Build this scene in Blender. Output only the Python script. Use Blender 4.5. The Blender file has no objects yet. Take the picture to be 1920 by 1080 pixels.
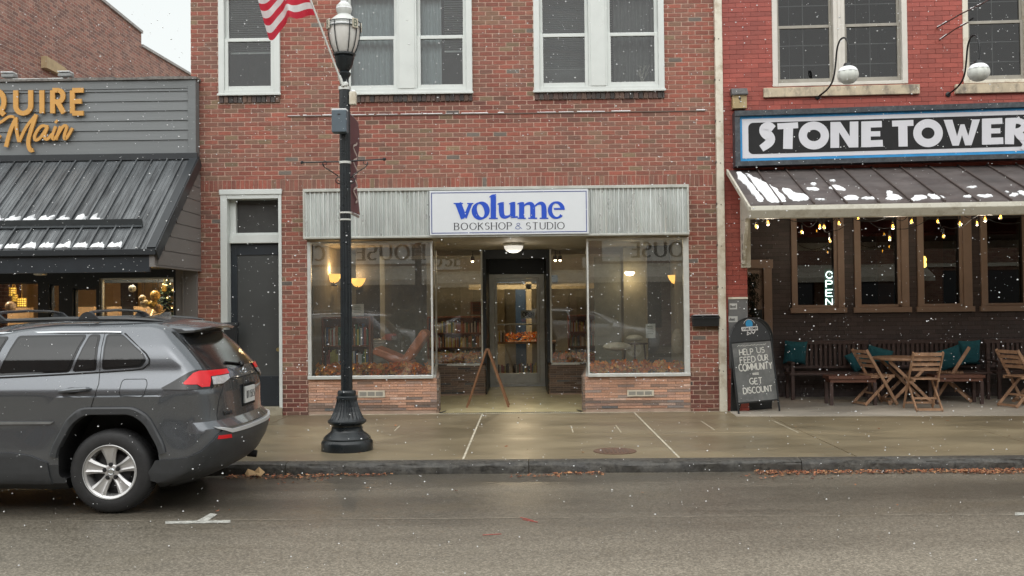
import bpy, bmesh, math, random
from mathutils import Matrix, Vector
random.seed(7)
rad = math.radians
S = bpy.context.scene
COL = S.collection

# ------------------------------------------------------------------ camera
FPX = 1850.0
CAM = Vector((0, -14.8, 1.6))
RM = (Matrix.Rotation(math.atan(30 / FPX), 4, 'Z') @ Matrix.Rotation(math.pi / 2 + math.atan(34 / FPX), 4, 'X')
      @ Matrix.Rotation(-0.0105, 4, 'Z'))
cd = bpy.data.cameras.new('camera'); cam = bpy.data.objects.new('camera', cd); COL.objects.link(cam)
cam.matrix_world = Matrix.Translation(CAM) @ RM
cd.sensor_width = 36; cd.lens = FPX / 1920 * 36; cd.clip_end = 500; cd.clip_start = 0.05
S.camera = cam
# ------------------------------------------------------------------ overcast sky, soft sun
wd = bpy.data.worlds.new('World'); S.world = wd; wd.use_nodes = True
wn = wd.node_tree; wn.nodes.clear()
sky = wn.nodes.new('ShaderNodeTexSky'); sky.sky_type = 'NISHITA'; sky.sun_disc = False
sky.sun_elevation = rad(42); sky.sun_rotation = rad(188); sky.air_density = 1.5; sky.dust_density = 4.0
hs = wn.nodes.new('ShaderNodeHueSaturation'); hs.inputs['Saturation'].default_value = 0.12
mixw = wn.nodes.new('ShaderNodeMix'); mixw.data_type = 'RGBA'; mixw.inputs[0].default_value = 0.72
mixw.inputs[7].default_value = (5.3, 5.6, 5.5, 1)
bg = wn.nodes.new('ShaderNodeBackground'); bg.inputs[1].default_value = 0.1
ow = wn.nodes.new('ShaderNodeOutputWorld')
wn.links.new(sky.outputs[0], hs.inputs['Color']); wn.links.new(hs.outputs[0], mixw.inputs[6])
wn.links.new(mixw.outputs[2], bg.inputs[0]); wn.links.new(bg.outputs[0], ow.inputs[0])
sl = bpy.data.lights.new('sun', 'SUN'); sl.energy = 1.5; sl.angle = rad(125); sl.color = (1, 0.985, 0.96)
so = bpy.data.objects.new('sun', sl); COL.objects.link(so); so.rotation_euler = (rad(48), 0, rad(-8))
S.view_settings.view_transform = 'Standard'; S.view_settings.look = 'None'
S.view_settings.exposure = 0.9; S.view_settings.gamma = 1
S.cycles.max_bounces = 6; S.cycles.transparent_max_bounces = 16; S.cycles.caustics_reflective = False
S.cycles.caustics_refractive = False; S.cycles.use_denoising = True; S.cycles.sample_clamp_indirect = 4

# ------------------------------------------------------------------ frames: pixel measurements -> metres on a plane
class Frame:
    def __init__(s, x=0, y=0, z=0, rz=0):
        s.M = Matrix.Translation((x, y, z)) @ Matrix.Rotation(rz, 4, 'Z')
        s.I = s.M.inverted()
    def P(s, px, py, y):
        d = RM.to_3x3() @ Vector(((px - 960) / FPX, -(py - 540) / FPX, -1))
        o = s.I @ CAM; d = s.I.to_3x3() @ d
        t = (y - o.y) / d.y
        return o.x + d.x * t, o.z + d.z * t
    def G(s, px, py, z):           # point on a level plane
        d = RM.to_3x3() @ Vector(((px - 960) / FPX, -(py - 540) / FPX, -1))
        o = s.I @ CAM; d = s.I.to_3x3() @ d
        t = (z - o.z) / d.z
        return o.x + d.x * t, o.y + d.y * t
    def R(s, a, b, c, d, y):       # pixel box -> x0, x1, z0, z1
        mx, my = (a + c) / 2, (b + d) / 2
        return s.P(a, my, y)[0], s.P(c, my, y)[0], s.P(mx, d, y)[1], s.P(mx, b, y)[1]
WF = Frame()

# ------------------------------------------------------------------ mesh builder
WM = {}
class MB:
    def __init__(s, F=None):
        s.v = []; s.f = []; s.c = []; s.m = []; s.F = F or WF; s.hascol = False
    def add(s, vs, fs, col=None, mi=0):
        n = len(s.v); s.v += [tuple(v) for v in vs]
        for f in fs:
            s.f.append(tuple(i + n for i in f)); s.c.append(col or (1, 1, 1)); s.m.append(mi)
        if col: s.hascol = True
        return s
    def box(s, x0, x1, y0, y1, z0, z1, col=None, mi=0):
        if x0 > x1: x0, x1 = x1, x0
        if y0 > y1: y0, y1 = y1, y0
        if z0 > z1: z0, z1 = z1, z0
        return s.add([(x0, y0, z0), (x1, y0, z0), (x1, y1, z0), (x0, y1, z0), (x0, y0, z1), (x1, y0, z1), (x1, y1, z1), (x0, y1, z1)],
                     [(0, 3, 2, 1), (4, 5, 6, 7), (0, 1, 5, 4), (1, 2, 6, 5), (2, 3, 7, 6), (3, 0, 4, 7)], col, mi)
    def bar(s, p, q, w, h, up=(0, 0, 1), col=None, mi=0):
        p = Vector(p); q = Vector(q); d = (q - p).normalized(); u = Vector(up)
        r = d.cross(u)
        if r.length < 1e-4: r = d.cross(Vector((1, 0, 0)))
        r.normalize(); u = r.cross(d).normalized(); vs = []
        for b in (p, q):
            for a, c in ((-1, -1), (1, -1), (1, 1), (-1, 1)): vs.append(b + r * a * w / 2 + u * c * h / 2)
        return s.add(vs, [(0, 1, 2, 3), (7, 6, 5, 4), (0, 4, 5, 1), (1, 5, 6, 2), (2, 6, 7, 3), (3, 7, 4, 0)], col, mi)
    def prism(s, poly, y0, y1, axis='y', col=None, mi=0):   # poly of (x,z) along y, (y,z) along x, (x,y) along z
        n = len(poly)
        A = sum(poly[i][0] * poly[(i + 1) % n][1] - poly[(i + 1) % n][0] * poly[i][1] for i in range(n))
        if A < 0: poly = poly[::-1]
        if y0 > y1: y0, y1 = y1, y0
        g = {'y': lambda a, b, t: (a, t, b), 'x': lambda a, b, t: (t, a, b), 'z': lambda a, b, t: (a, b, t)}[axis]
        vs = [g(a, b, y0) for a, b in poly] + [g(a, b, y1) for a, b in poly]
        if axis == 'y': fs = [tuple(range(n)), tuple(range(2 * n - 1, n - 1, -1))] + [(i, i + n, (i + 1) % n + n, (i + 1) % n) for i in range(n)]
        else: fs = [tuple(range(n - 1, -1, -1)), tuple(range(n, 2 * n))] + [(i, (i + 1) % n, (i + 1) % n + n, i + n) for i in range(n)]
        return s.add(vs, fs, col, mi)
    def tube(s, pts, r, n=8, col=None, mi=0, cap=True):
        pts = [Vector(p) for p in pts]; k = len(pts)
        rr = r if isinstance(r, (list, tuple)) else [r] * k
        vs = []; ref = None
        for i, p in enumerate(pts):
            d = (pts[min(i + 1, k - 1)] - pts[max(i - 1, 0)])
            d = d.normalized() if d.length > 1e-9 else Vector((0, 0, 1))
            if ref is None: ref = d.orthogonal().normalized()
            a = (ref - d * ref.dot(d)); a = a.normalized() if a.length > 1e-6 else d.orthogonal().normalized(); ref = a
            b = d.cross(a)
            for j in range(n):
                t = 2 * math.pi * j / n; vs.append(p + (a * math.cos(t) + b * math.sin(t)) * rr[i])
        fs = [(i * n + j, i * n + (j + 1) % n, (i + 1) * n + (j + 1) % n, (i + 1) * n + j) for i in range(k - 1) for j in range(n)]
        if cap: fs += [tuple(range(n - 1, -1, -1)), tuple((k - 1) * n + j for j in range(n))]
        return s.add(vs, fs, col, mi)
    def lathe(s, prof, c, n=24, axis='z', col=None, mi=0, flute=None, a0=0.0, a1=2 * math.pi):
        # prof: (r, h); axis z: h up; axis y: h along y
        vs = []; full = abs(a1 - a0 - 2 * math.pi) < 1e-6; m = n if full else n + 1
        for r, h in prof:
            for j in range(m):
                t = a0 + (a1 - a0) * j / n
                q = r
                if flute and flute[1] <= h <= flute[2]: q = r - (flute[0] if j % 2 else 0)
                if axis == 'z': vs.append((c[0] + q * math.cos(t), c[1] + q * math.sin(t), c[2] + h))
                elif axis == 'y': vs.append((c[0] + q * math.cos(t), c[1] + h, c[2] + q * math.sin(t)))
                else: vs.append((c[0] + h, c[1] + q * math.cos(t), c[2] + q * math.sin(t)))
        fs = []
        for i in range(len(prof) - 1):
            for j in range(n):
                a = i * m + j; b = i * m + (j + 1) % m
                f = (a, b, b + m, a + m)
                fs.append(f if axis != 'y' else f[::-1])
        return s.add(vs, fs, col, mi)
    def ball(s, c, r, n=12, sq=(1, 1, 1), col=None, mi=0):
        k = n // 2; vs = []; fs = []
        for i in range(k + 1):
            p = math.pi * i / k
            for j in range(n):
                t = 2 * math.pi * j / n
                vs.append((c[0] + r * sq[0] * math.sin(p) * math.cos(t), c[1] + r * sq[1] * math.sin(p) * math.sin(t), c[2] - r * sq[2] * math.cos(p)))
        for i in range(k):
            for j in range(n): fs.append((i * n + j, i * n + (j + 1) % n, (i + 1) * n + (j + 1) % n, (i + 1) * n + j))
        return s.add(vs, fs, col, mi)
    def sheet(s, fn, nu, nv, col=None, mi=0):
        vs = [fn(i / nu, j / nv) for j in range(nv + 1) for i in range(nu + 1)]
        fs = [(j * (nu + 1) + i, j * (nu + 1) + i + 1, (j + 1) * (nu + 1) + i + 1, (j + 1) * (nu + 1) + i) for j in range(nv) for i in range(nu)]
        return s.add(vs, fs, col, mi)
    def stroke(s, pts, w, y, th, fr=None, col=None, mi=0):
        """ribbon of width w (one number or one per point, same units as pts) standing on plane y, th thick; pts in pixels if fr else local metres"""
        k = len(pts); L = []; Rr = []
        loop = k > 8 and math.hypot(pts[0][0] - pts[-1][0], pts[0][1] - pts[-1][1]) < 1e-6
        for i in range(k):
            a = pts[i - 1] if i else (pts[-2] if loop else pts[0]); b = pts[i + 1] if i < k - 1 else (pts[1] if loop else pts[-1])
            dx, dz = b[0] - a[0], b[1] - a[1]; l = math.hypot(dx, dz) or 1
            ww = (w(dx / l, dz / l, i / (k - 1)) if callable(w) else (w[i] if isinstance(w, (list, tuple)) else w)) / 2
            nx, nz = -dz / l * ww, dx / l * ww
            L.append((pts[i][0] + nx, pts[i][1] + nz)); Rr.append((pts[i][0] - nx, pts[i][1] - nz))
        if fr: L = [fr.P(a, b, y) for a, b in L]; Rr = [fr.P(a, b, y) for a, b in Rr]
        vs = [(a, y - th, b) for a, b in L] + [(a, y - th, b) for a, b in Rr] + [(a, y, b) for a, b in L] + [(a, y, b) for a, b in Rr]
        fs = []
        for i in range(k - 1):
            fs += [(i, i + 1, k + i + 1, k + i), (2 * k + i, 2 * k + i + 1, i + 1, i), (k + i, k + i + 1, 3 * k + i + 1, 3 * k + i)]
        fs += [(0, k, 3 * k, 2 * k), (k - 1, 3 * k - 1, 4 * k - 1, 2 * k - 1)]
        return s.add(vs, fs, col, mi)
    def build(s, name, mats, parent=None, smooth=False, bevel=0.0, fixn=False, world=True):
        me = bpy.data.meshes.new(name)
        T = s.F.M
        if parent is not None: T = WM[parent.name].inverted() @ T
        ident = T == Matrix.Identity(4)
        vs = s.v if ident else [tuple(T @ Vector(v)) for v in s.v]
        me.from_pydata(vs, [], s.f)
        if not isinstance(mats, (list, tuple)): mats = [mats]
        for m in mats: me.materials.append(m)
        if len(mats) > 1: me.polygons.foreach_set('material_index', s.m)
        if s.hascol:
            at = me.color_attributes.new('Col', 'FLOAT_COLOR', 'CORNER'); arr = []
            for f, c in zip(s.f, s.c): arr += [c[0], c[1], c[2], 1.0] * len(f)
            at.data.foreach_set('color', arr)
        me.update()
        if fixn:
            bm = bmesh.new(); bm.from_mesh(me); bmesh.ops.remove_doubles(bm, verts=bm.verts, dist=1e-5)
            bmesh.ops.recalc_face_normals(bm, faces=bm.faces); bm.to_mesh(me); bm.free()
        if smooth:
            me.polygons.foreach_set('use_smooth', [True] * len(me.polygons)); me.set_sharp_from_angle(angle=rad(40))
        o = bpy.data.objects.new(name, me); COL.objects.link(o)
        if parent is not None: o.parent = parent; WM[o.name] = WM[parent.name]
        else: WM[o.name] = Matrix.Identity(4)
        if bevel:
            b = o.modifiers.new('bevel', 'BEVEL'); b.width = bevel; b.segments = 2; b.limit_method = 'ANGLE'; b.angle_limit = rad(40)
        return o
def tag(o, label=None, cat=None, group=None, kind=None):
    if label: o['label'] = label
    if cat: o['category'] = cat
    if group: o['group'] = group
    if kind: o['kind'] = kind
    return o
def thing(name, label, cat, loc=(0, 0, 0), rz=0, group=None, F=None):
    o = bpy.data.objects.new(name, None); COL.objects.link(o); o.empty_display_size = 0.2
    M = (F.M if F else Matrix.Identity(4)) @ Matrix.Translation(loc) @ Matrix.Rotation(rz, 4, 'Z')
    o.matrix_world = M; o.location = M.to_translation(); o.rotation_euler = M.to_euler()
    WM[o.name] = M
    return tag(o, label, cat, group)
def dup(root, M, label=None, group=None, swap=None):
    r = root.copy(); COL.objects.link(r); r.location = M.to_translation(); r.rotation_euler = M.to_euler(); WM[r.name] = M
    if label: r['label'] = label
    if group: r['group'] = group
    def rec(a, b):
        for ch in [c for c in bpy.data.objects if c.parent == a]:
            c = ch.copy(); COL.objects.link(c); c.parent = b; WM[c.name] = M
            if swap:
                for i, sl_ in enumerate(c.material_slots):
                    if sl_.material and sl_.material.name in swap:
                        if c.data.users > 1: c.data = c.data.copy()
                        c.data.materials[i] = swap[sl_.material.name]
            rec(ch, c)
    rec(root, r)
    return r
def struct(o): o['kind'] = 'structure'; return o

# ------------------------------------------------------------------ materials
def nt(name):
    m = bpy.data.materials.new(name); m.use_nodes = True
    t = m.node_tree; return m, t, t.nodes['Principled BSDF']
def N(t, typ, **kw):
    n = t.nodes.new(typ)
    for k, v in kw.items():
        if k in n.inputs.keys(): n.inputs[k].default_value = v
        else: setattr(n, k, v)
    return n
def noise(t, scale, detail=4, rough=0.55, vec=None, dist=0.0):
    n = N(t, 'ShaderNodeTexNoise'); n.inputs['Scale'].default_value = scale; n.inputs['Detail'].default_value = detail
    n.inputs['Roughness'].default_value = rough; n.inputs['Distortion'].default_value = dist
    if vec is not None: t.links.new(vec, n.inputs['Vector'])
    return n
def ramp(t, fac, stops):
    r = N(t, 'ShaderNodeValToRGB'); e = r.color_ramp.elements
    while len(e) < len(stops): e.new(0.5)
    for i, (p, c) in enumerate(stops):
        e[i].position = p; e[i].color = (*c, 1) if len(c) == 3 else c
    t.links.new(fac, r.inputs[0]); return r
def geo(t, scale=(1, 1, 1)):
    g = N(t, 'ShaderNodeNewGeometry'); mp = N(t, 'ShaderNodeMapping'); mp.inputs['Scale'].default_value = scale
    t.links.new(g.outputs['Position'], mp.inputs[0]); return mp.outputs[0]
def mixc(t, fac, a, b, blend='MIX'):
    m = N(t, 'ShaderNodeMix'); m.data_type = 'RGBA'; m.blend_type = blend
    for s_, v in ((0, fac), (6, a), (7, b)):
        if hasattr(v, 'is_output') or isinstance(v, bpy.types.NodeSocket): t.links.new(v, m.inputs[s_])
        elif s_ == 0: m.inputs[0].default_value = v
        else: m.inputs[s_].default_value = (*v, 1)
    return m.outputs[2]
def pm(name, col, rough=0.5, metal=0.0, var=0.15, vs=6.0, bump=0.0, bs=60.0, spec=0.5, scale=(1, 1, 1), rv=0.0, coat=0.0, dirt=None):
    m, t, b = nt(name); v = geo(t, scale)
    n = noise(t, vs, 5, 0.6, v)
    lo = tuple(max(0, c * (1 - var)) for c in col); hi = tuple(min(1, c * (1 + var)) for c in col)
    r = ramp(t, n.outputs[0], [(0.3, lo), (0.7, hi)]); c = r.outputs[0]
    if dirt:
        n3 = noise(t, dirt[1], 6, 0.7, v); r3 = ramp(t, n3.outputs[0], [(0.48, (0, 0, 0)), (0.68, (1, 1, 1))])
        c = mixc(t, r3.outputs[0], c, dirt[0])
    t.links.new(c, b.inputs['Base Color'])
    b.inputs['Roughness'].default_value = rough; b.inputs['Metallic'].default_value = metal
    b.inputs['Specular IOR Level'].default_value = spec; b.inputs['Coat Weight'].default_value = coat
    if rv:
        n2 = noise(t, vs * 1.7, 4, 0.6, v); mr = N(t, 'ShaderNodeMapRange'); mr.inputs[3].default_value = max(0.02, rough - rv); mr.inputs[4].default_value = min(1, rough + rv)
        t.links.new(n2.outputs[0], mr.inputs[0]); t.links.new(mr.outputs[0], b.inputs['Roughness'])
    if bump:
        n4 = noise(t, bs, 4, 0.6, v); bp = N(t, 'ShaderNodeBump'); bp.inputs['Strength'].default_value = bump; bp.inputs['Distance'].default_value = 0.01
        t.links.new(n4.outputs[0], bp.inputs['Height']); t.links.new(bp.outputs[0], b.inputs['Normal'])
    return m
def colmat(name, rough=0.8, mottled=0.35, bump=0.5, bs=90, tint=(1, 1, 1), stain=None, spec=0.5):
    """uses the mesh colour 'Col' (the colour each brick, leaf or book has) with fine mottling"""
    m, t, b = nt(name); a = N(t, 'ShaderNodeAttribute', attribute_name='Col'); v = geo(t)
    n = noise(t, 45, 6, 0.7, v); r = ramp(t, n.outputs[0], [(0.25, (1 - mottled,) * 3), (0.75, (1 + mottled * 0.6,) * 3)])
    c = mixc(t, 1.0, a.outputs['Color'], r.outputs[0], 'MULTIPLY')
    if stain:
        n2 = noise(t, 1.1, 7, 0.65, geo(t, (1, 1, 0.6))); r2 = ramp(t, n2.outputs[0], [(0.5, (0, 0, 0)), (0.75, (stain[3],) * 3)])
        c = mixc(t, r2.outputs[0], c, stain[:3])
        n5 = noise(t, 0.55, 5, 0.6, geo(t)); r5 = ramp(t, n5.outputs[0], [(.3, (.80, .80, .82)), (.7, (1.12, 1.08, 1.05))]); c = mixc(t, 1, c, r5.outputs[0], 'MULTIPLY')
    t.links.new(c, b.inputs['Base Color']); b.inputs['Roughness'].default_value = rough; b.inputs['Specular IOR Level'].default_value = spec
    n4 = noise(t, bs, 5, 0.7, v); bp = N(t, 'ShaderNodeBump'); bp.inputs['Strength'].default_value = bump; bp.inputs['Distance'].default_value = 0.006
    t.links.new(n4.outputs[0], bp.inputs['Height']); t.links.new(bp.outputs[0], b.inputs['Normal'])
    return m
def emat(name, col, strength, base=(0.8, 0.8, 0.8)):
    m, t, b = nt(name); b.inputs['Base Color'].default_value = (*base, 1); b.inputs['Emission Color'].default_value = (*col, 1)
    b.inputs['Emission Strength'].default_value = strength; return m
def glassmat(name, tint=(1, 1, 1), ior=1.5, boost=1.0, rough=0.0, haze=0.0, hazec=(0.5, 0.5, 0.5)):
    m = bpy.data.materials.new(name); m.use_nodes = True; t = m.node_tree; t.nodes.clear()
    out = N(t, 'ShaderNodeOutputMaterial'); tr = N(t, 'ShaderNodeBsdfTransparent'); tr.inputs[0].default_value = (*tint, 1)
    gl = N(t, 'ShaderNodeBsdfGlossy'); gl.inputs['Roughness'].default_value = rough; gl.inputs[0].default_value = (1, 1, 1, 1)
    fr = N(t, 'ShaderNodeFresnel'); fr.inputs[0].default_value = ior
    mu = N(t, 'ShaderNodeMath', operation='MULTIPLY', use_clamp=True); mu.inputs[1].default_value = boost
    mx = N(t, 'ShaderNodeMixShader'); t.links.new(fr.outputs[0], mu.inputs[0]); t.links.new(mu.outputs[0], mx.inputs[0])
    base = tr.outputs[0]
    if haze:
        df = N(t, 'ShaderNodeBsdfDiffuse'); df.inputs[0].default_value = (*hazec, 1); m2 = N(t, 'ShaderNodeMixShader')
        n = noise(t, 3, 4, 0.6, geo(t)); mr = N(t, 'ShaderNodeMapRange'); mr.inputs[3].default_value = haze * 0.5; mr.inputs[4].default_value = haze * 1.5
        t.links.new(n.outputs[0], mr.inputs[0]); t.links.new(mr.outputs[0], m2.inputs[0])
        t.links.new(tr.outputs[0], m2.inputs[1]); t.links.new(df.outputs[0], m2.inputs[2]); base = m2.outputs[0]
    t.links.new(base, mx.inputs[1]); t.links.new(gl.outputs[0], mx.inputs[2]); t.links.new(mx.outputs[0], out.inputs[0])
    return m
def lamp(name, parent, loc, energy, col, r=0.05):
    l = bpy.data.lights.new(name, 'POINT'); l.energy = energy; l.color = col; l.shadow_soft_size = r
    o = bpy.data.objects.new(name, l); COL.objects.link(o); o.parent = parent
    o.location = WM[parent.name].inverted() @ Vector(loc); return o

M_brick = colmat('brick_faces', 0.75, 0.4, 0.6, stain=(0.17, 0.12, 0.09, 0.5))
M_mortar = pm('mortar', (0.62, 0.45, 0.36), 0.9, var=0.2, vs=12, bump=0.4)
M_dbrick = colmat('dark_brick', 0.7, 0.4, 0.6)
M_dmortar = pm('dark_mortar', (0.12, 0.09, 0.08), 0.9)
M_redpaint = pm('red_painted_brick', (0.31, 0.058, 0.042), 0.62, var=0.18, vs=2.2, bump=0.3, dirt=((0.36, 0.095, 0.06), 3.0))
M_redjoint = pm('red_painted_joint', (0.17, 0.035, 0.03), 0.7)
M_brownpaint = pm('brown_painted_brick', (0.034, 0.024, 0.024), 0.6, var=0.2, vs=2)
M_white = pm('white_window_paint', (0.60, 0.63, 0.61), 0.45, var=0.05, vs=3)
M_cream = pm('cream_paint', (0.66, 0.62, 0.52), 0.5, var=0.08, vs=3, dirt=((0.45, 0.38, 0.28), 5))
M_taupe = pm('taupe_trim', (0.31, 0.225, 0.175), 0.5, var=0.08)
M_sill = pm('limestone_sill', (0.52, 0.44, 0.32), 0.8, var=0.15, vs=9, bump=0.3, dirt=((0.2, 0.17, 0.14), 7), scale=(1, 1, 0.5))
M_black = pm('black_paint', (0.012, 0.014, 0.016), 0.4, var=0.2)
M_lampblack = pm('cast_iron_black', (0.011, 0.015, 0.018), 0.3, var=0.25, vs=9, bump=0.15, bs=80, rv=0.12)
M_navy = pm('charcoal_paint', (0.016, 0.021, 0.027), 0.42, var=0.15)
M_alu = pm('aluminium', (0.64, 0.65, 0.62), 0.38, metal=0.35, var=0.1, vs=8, rv=0.1)
M_galv = pm('galvanised_steel', (0.72, 0.76, 0.74), 0.3, metal=0.7, var=0.15, vs=3.5, rv=0.1, scale=(1, 1, 0.3))
M_snow = pm('snow', (0.86, 0.88, 0.9), 0.9, var=0.03, bump=0.3, bs=40)
M_glass = glassmat('shop_glass', (0.97, 0.99, 0.97), 1.5, 3.2, 0.0, haze=0.07, hazec=(0.6, 0.58, 0.53))
M_glassdoor = glassmat('door_glass', (0.93, 0.95, 0.93), 1.5, 1.3)
M_upglass = glassmat('upper_glass', (0.80, 0.84, 0.84), 1.5, 1.0, 0.02, haze=0.012, hazec=(0.5, 0.55, 0.56))
M_dkglass = glassmat('pub_glass', (0.45, 0.47, 0.47), 1.5, 2.4)
M_redglass = glassmat('red_upper_glass', (0.55, 0.57, 0.57), 1.5, .75)
M_room = pm('room_plaster', (0.36, 0.34, 0.28), 0.85, var=0.1)
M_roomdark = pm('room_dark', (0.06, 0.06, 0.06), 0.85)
M_floorin = pm('room_floor', (0.12, 0.08, 0.05), 0.6)
M_wood = pm('acacia_wood', (0.34, 0.20, 0.12), 0.5, var=0.3, vs=14, scale=(1, 1, 0.2), rv=0.1, bump=0.1)
M_darkwood = pm('dark_bench_wood', (0.066, 0.04, 0.035), 0.5, var=0.25, vs=12)
M_cherry = pm('cherry_wood', (0.20, 0.055, 0.02), 0.4, var=0.25, vs=10, scale=(1, 1, 0.2))
M_teal = pm('teal_cloth', (0.012, 0.088, 0.108), 0.9, var=0.15, vs=30)
M_leaf = colmat('leaf_colours', 0.7, 0.3, 0.2)
M_items = colmat('painted_items', 0.6, 0.12, 0.1)
M_siding = pm('grey_siding', (0.155, 0.166, 0.17), 0.55, var=0.06, vs=2, bump=0.25, bs=14, scale=(0.2, 1, 3))
M_siding2 = pm('taupe_siding', (0.18, 0.168, 0.16), 0.55, var=0.05, vs=2)
M_gold = pm('gold_letters', (0.58, 0.30, 0.07), 0.45, var=0.06)
M_chalk = pm('chalk_ink', (0.62, 0.62, 0.58), 0.9, var=0.2, vs=60)
M_conc = pm('step_concrete', (0.30, 0.27, 0.2), 0.7, var=0.2, vs=10, bump=0.3)
# ------------------------------------------------------------------ pen lettering (skeleton strokes, unit height)
def arc(cx, cy, rx, ry, a0, a1, n=12):
    return [(cx + rx * math.cos(rad(a0 + (a1 - a0) * i / n)), cy + ry * math.sin(rad(a0 + (a1 - a0) * i / n))) for i in range(n + 1)]
GL = {
 'B': (.58, [[(0, 0), (0, 1)], [(0, 1), (.28, 1)] + arc(.28, .77, .24, .23, 90, -90, 8) + [(0, .54)], [(0, .54), (.3, .54)] + arc(.3, .27, .28, .27, 90, -90, 8) + [(0, 0)]]),
 'O': (.84, [arc(.42, .5, .42, .5, 0, 360, 24)]), 'Q': (.84, [arc(.42, .5, .42, .5, 0, 360, 24), [(.5, .25), (.85, -.08)]]),
 'K': (.6, [[(0, 0), (0, 1)], [(.56, 1), (0, .42)], [(.2, .6), (.6, 0)]]),
 'S': (.52, [arc(.27, .75, .23, .25, 35, 250, 12) + arc(.25, .27, .26, .27, 75, -145, 12)]),
 'H': (.66, [[(0, 0), (0, 1)], [(.66, 0), (.66, 1)], [(0, .5), (.66, .5)]]),
 'P': (.55, [[(0, 0), (0, 1)], [(0, 1), (.28, 1)] + arc(.28, .74, .27, .26, 90, -90, 8) + [(0, .48)]]),
 'T': (.64, [[(.32, 0), (.32, 1)], [(0, 1), (.64, 1)]]),
 'U': (.64, [[(0, 1), (0, .34)] + arc(.32, .32, .32, .32, 180, 360, 12) + [(.64, 1)]]),
 'D': (.68, [[(0, 0), (0, 1)], [(0, 1), (.24, 1)] + arc(.24, .5, .44, .5, 90, -90, 14) + [(0, 0)]]),
 'I': (.0, [[(0, 0), (0, 1)]]), '&': (.7, [[(.7, .05), (.22, .62)] + arc(.33, .8, .16, .18, 200, -60, 10) + [(.12, .42)] + arc(.27, .22, .25, .22, 140, 380, 12)]),
 'E': (.5, [[(0, 0), (0, 1)], [(0, 1), (.5, 1)], [(0, .52), (.42, .52)], [(0, 0), (.5, 0)]]),
 'F': (.5, [[(0, 0), (0, 1)], [(0, 1), (.5, 1)], [(0, .52), (.42, .52)]]),
 'N': (.64, [[(0, 0), (0, 1)], [(0, 1), (.64, 0)], [(.64, 0), (.64, 1)]]),
 'C': (.66, [arc(.42, .5, .42, .5, 50, 310, 18)]), 'G': (.72, [arc(.4, .5, .4, .5, 50, 340, 18) + [(.78, .45)], [(.45, .45), (.8, .45)]]),
 'R': (.58, [[(0, 0), (0, 1)], [(0, 1), (.28, 1)] + arc(.28, .75, .26, .25, 90, -90, 8) + [(0, .5)], [(.25, .5), (.58, 0)]]),
 'W': (.95, [[(0, 1), (.24, 0)], [(.24, 0), (.475, 1)], [(.475, 1), (.71, 0)], [(.71, 0), (.95, 1)]]),
 'L': (.46, [[(0, 1), (0, 0)], [(0, 0), (.46, 0)]]), 'M': (.78, [[(0, 0), (0, 1)], [(0, 1), (.39, .2)], [(.39, .2), (.78, 1)], [(.78, 1), (.78, 0)]]),
 'Y': (.6, [[(0, 1), (.3, .5)], [(.6, 1), (.3, .5)], [(.3, .5), (.3, 0)]]), '=': (.5, [[(0, .65), (.5, .65)], [(0, .35), (.5, .35)]]),
 '7': (.5, [[(0, 1), (.5, 1)], [(.5, 1), (.2, 0)]]), '5': (.5, [[(.48, 1), (.06, 1), (.03, .55)], arc(.22, .33, .27, .32, 120, -140, 12)]),
 '1': (.1, [[(.05, 0), (.05, 1)]]), '6': (.5, [arc(.25, .3, .25, .3, 0, 360, 16), [(.02, .36), (.1, .75), (.4, 1)]]),
 'A': (.6, [[(0, 0), (.3, 1)], [(.3, 1), (.6, 0)], [(.1, .35), (.5, .35)]]), 'V': (.6, [[(0, 1), (.3, 0)], [(.3, 0), (.6, 1)]]),
 '4': (.55, [[(.42, 0), (.42, 1)], [(.42, 1), (0, .3)], [(0, .3), (.55, .3)]]), ' ': (.3, []), '0': (.5, [arc(.25, .5, .25, .5, 0, 360, 16)]),
}
def lettering(mb, txt, x0, x1, z0, z1, y, th, w, wthin=None, serif=0, gap=.2, jit=0, mirror=False, put=None, rnd=None):
    """write txt into the box x0..x1, z0..z1 of the plane y; w stroke width in letter heights; put maps (x,z)->(x,y,z) offsets"""
    H = z1 - z0; widths = [GL[c][0] for c in txt]; tot = sum(widths) + gap * (len(txt) - 1)
    sx = (x1 - x0) / tot; cx = 0; rn = rnd or random.Random(3)
    for c, wd_ in zip(txt, widths):
        dx, dz = (rn.uniform(-jit, jit), rn.uniform(-jit, jit)) if jit else (0, 0)
        sts = list(GL[c][1])
        if serif:
            for st in GL[c][1]:
                if len(st) == 2 and abs(st[0][0] - st[1][0]) < .12 and c not in '&':
                    for p in st:
                        if p[1] in (0, 1): sts.append([(p[0] - serif, p[1]), (p[0] + serif, p[1])])
        for si, st in enumerate(sts):
            pts = []
            for a, b in st:
                X = x0 + (cx + a + dx) * sx; Z = z0 + (b + dz) * H
                pts.append((X, Z))
            wf = (lambda ddx, ddz, t: (wthin + (w - wthin) * abs(ddz) ** 1.5) * H) if wthin else w * H
            mb.stroke(pts, wf, y - .0004 * (si % 4), th)
        cx += wd_ + gap
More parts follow.
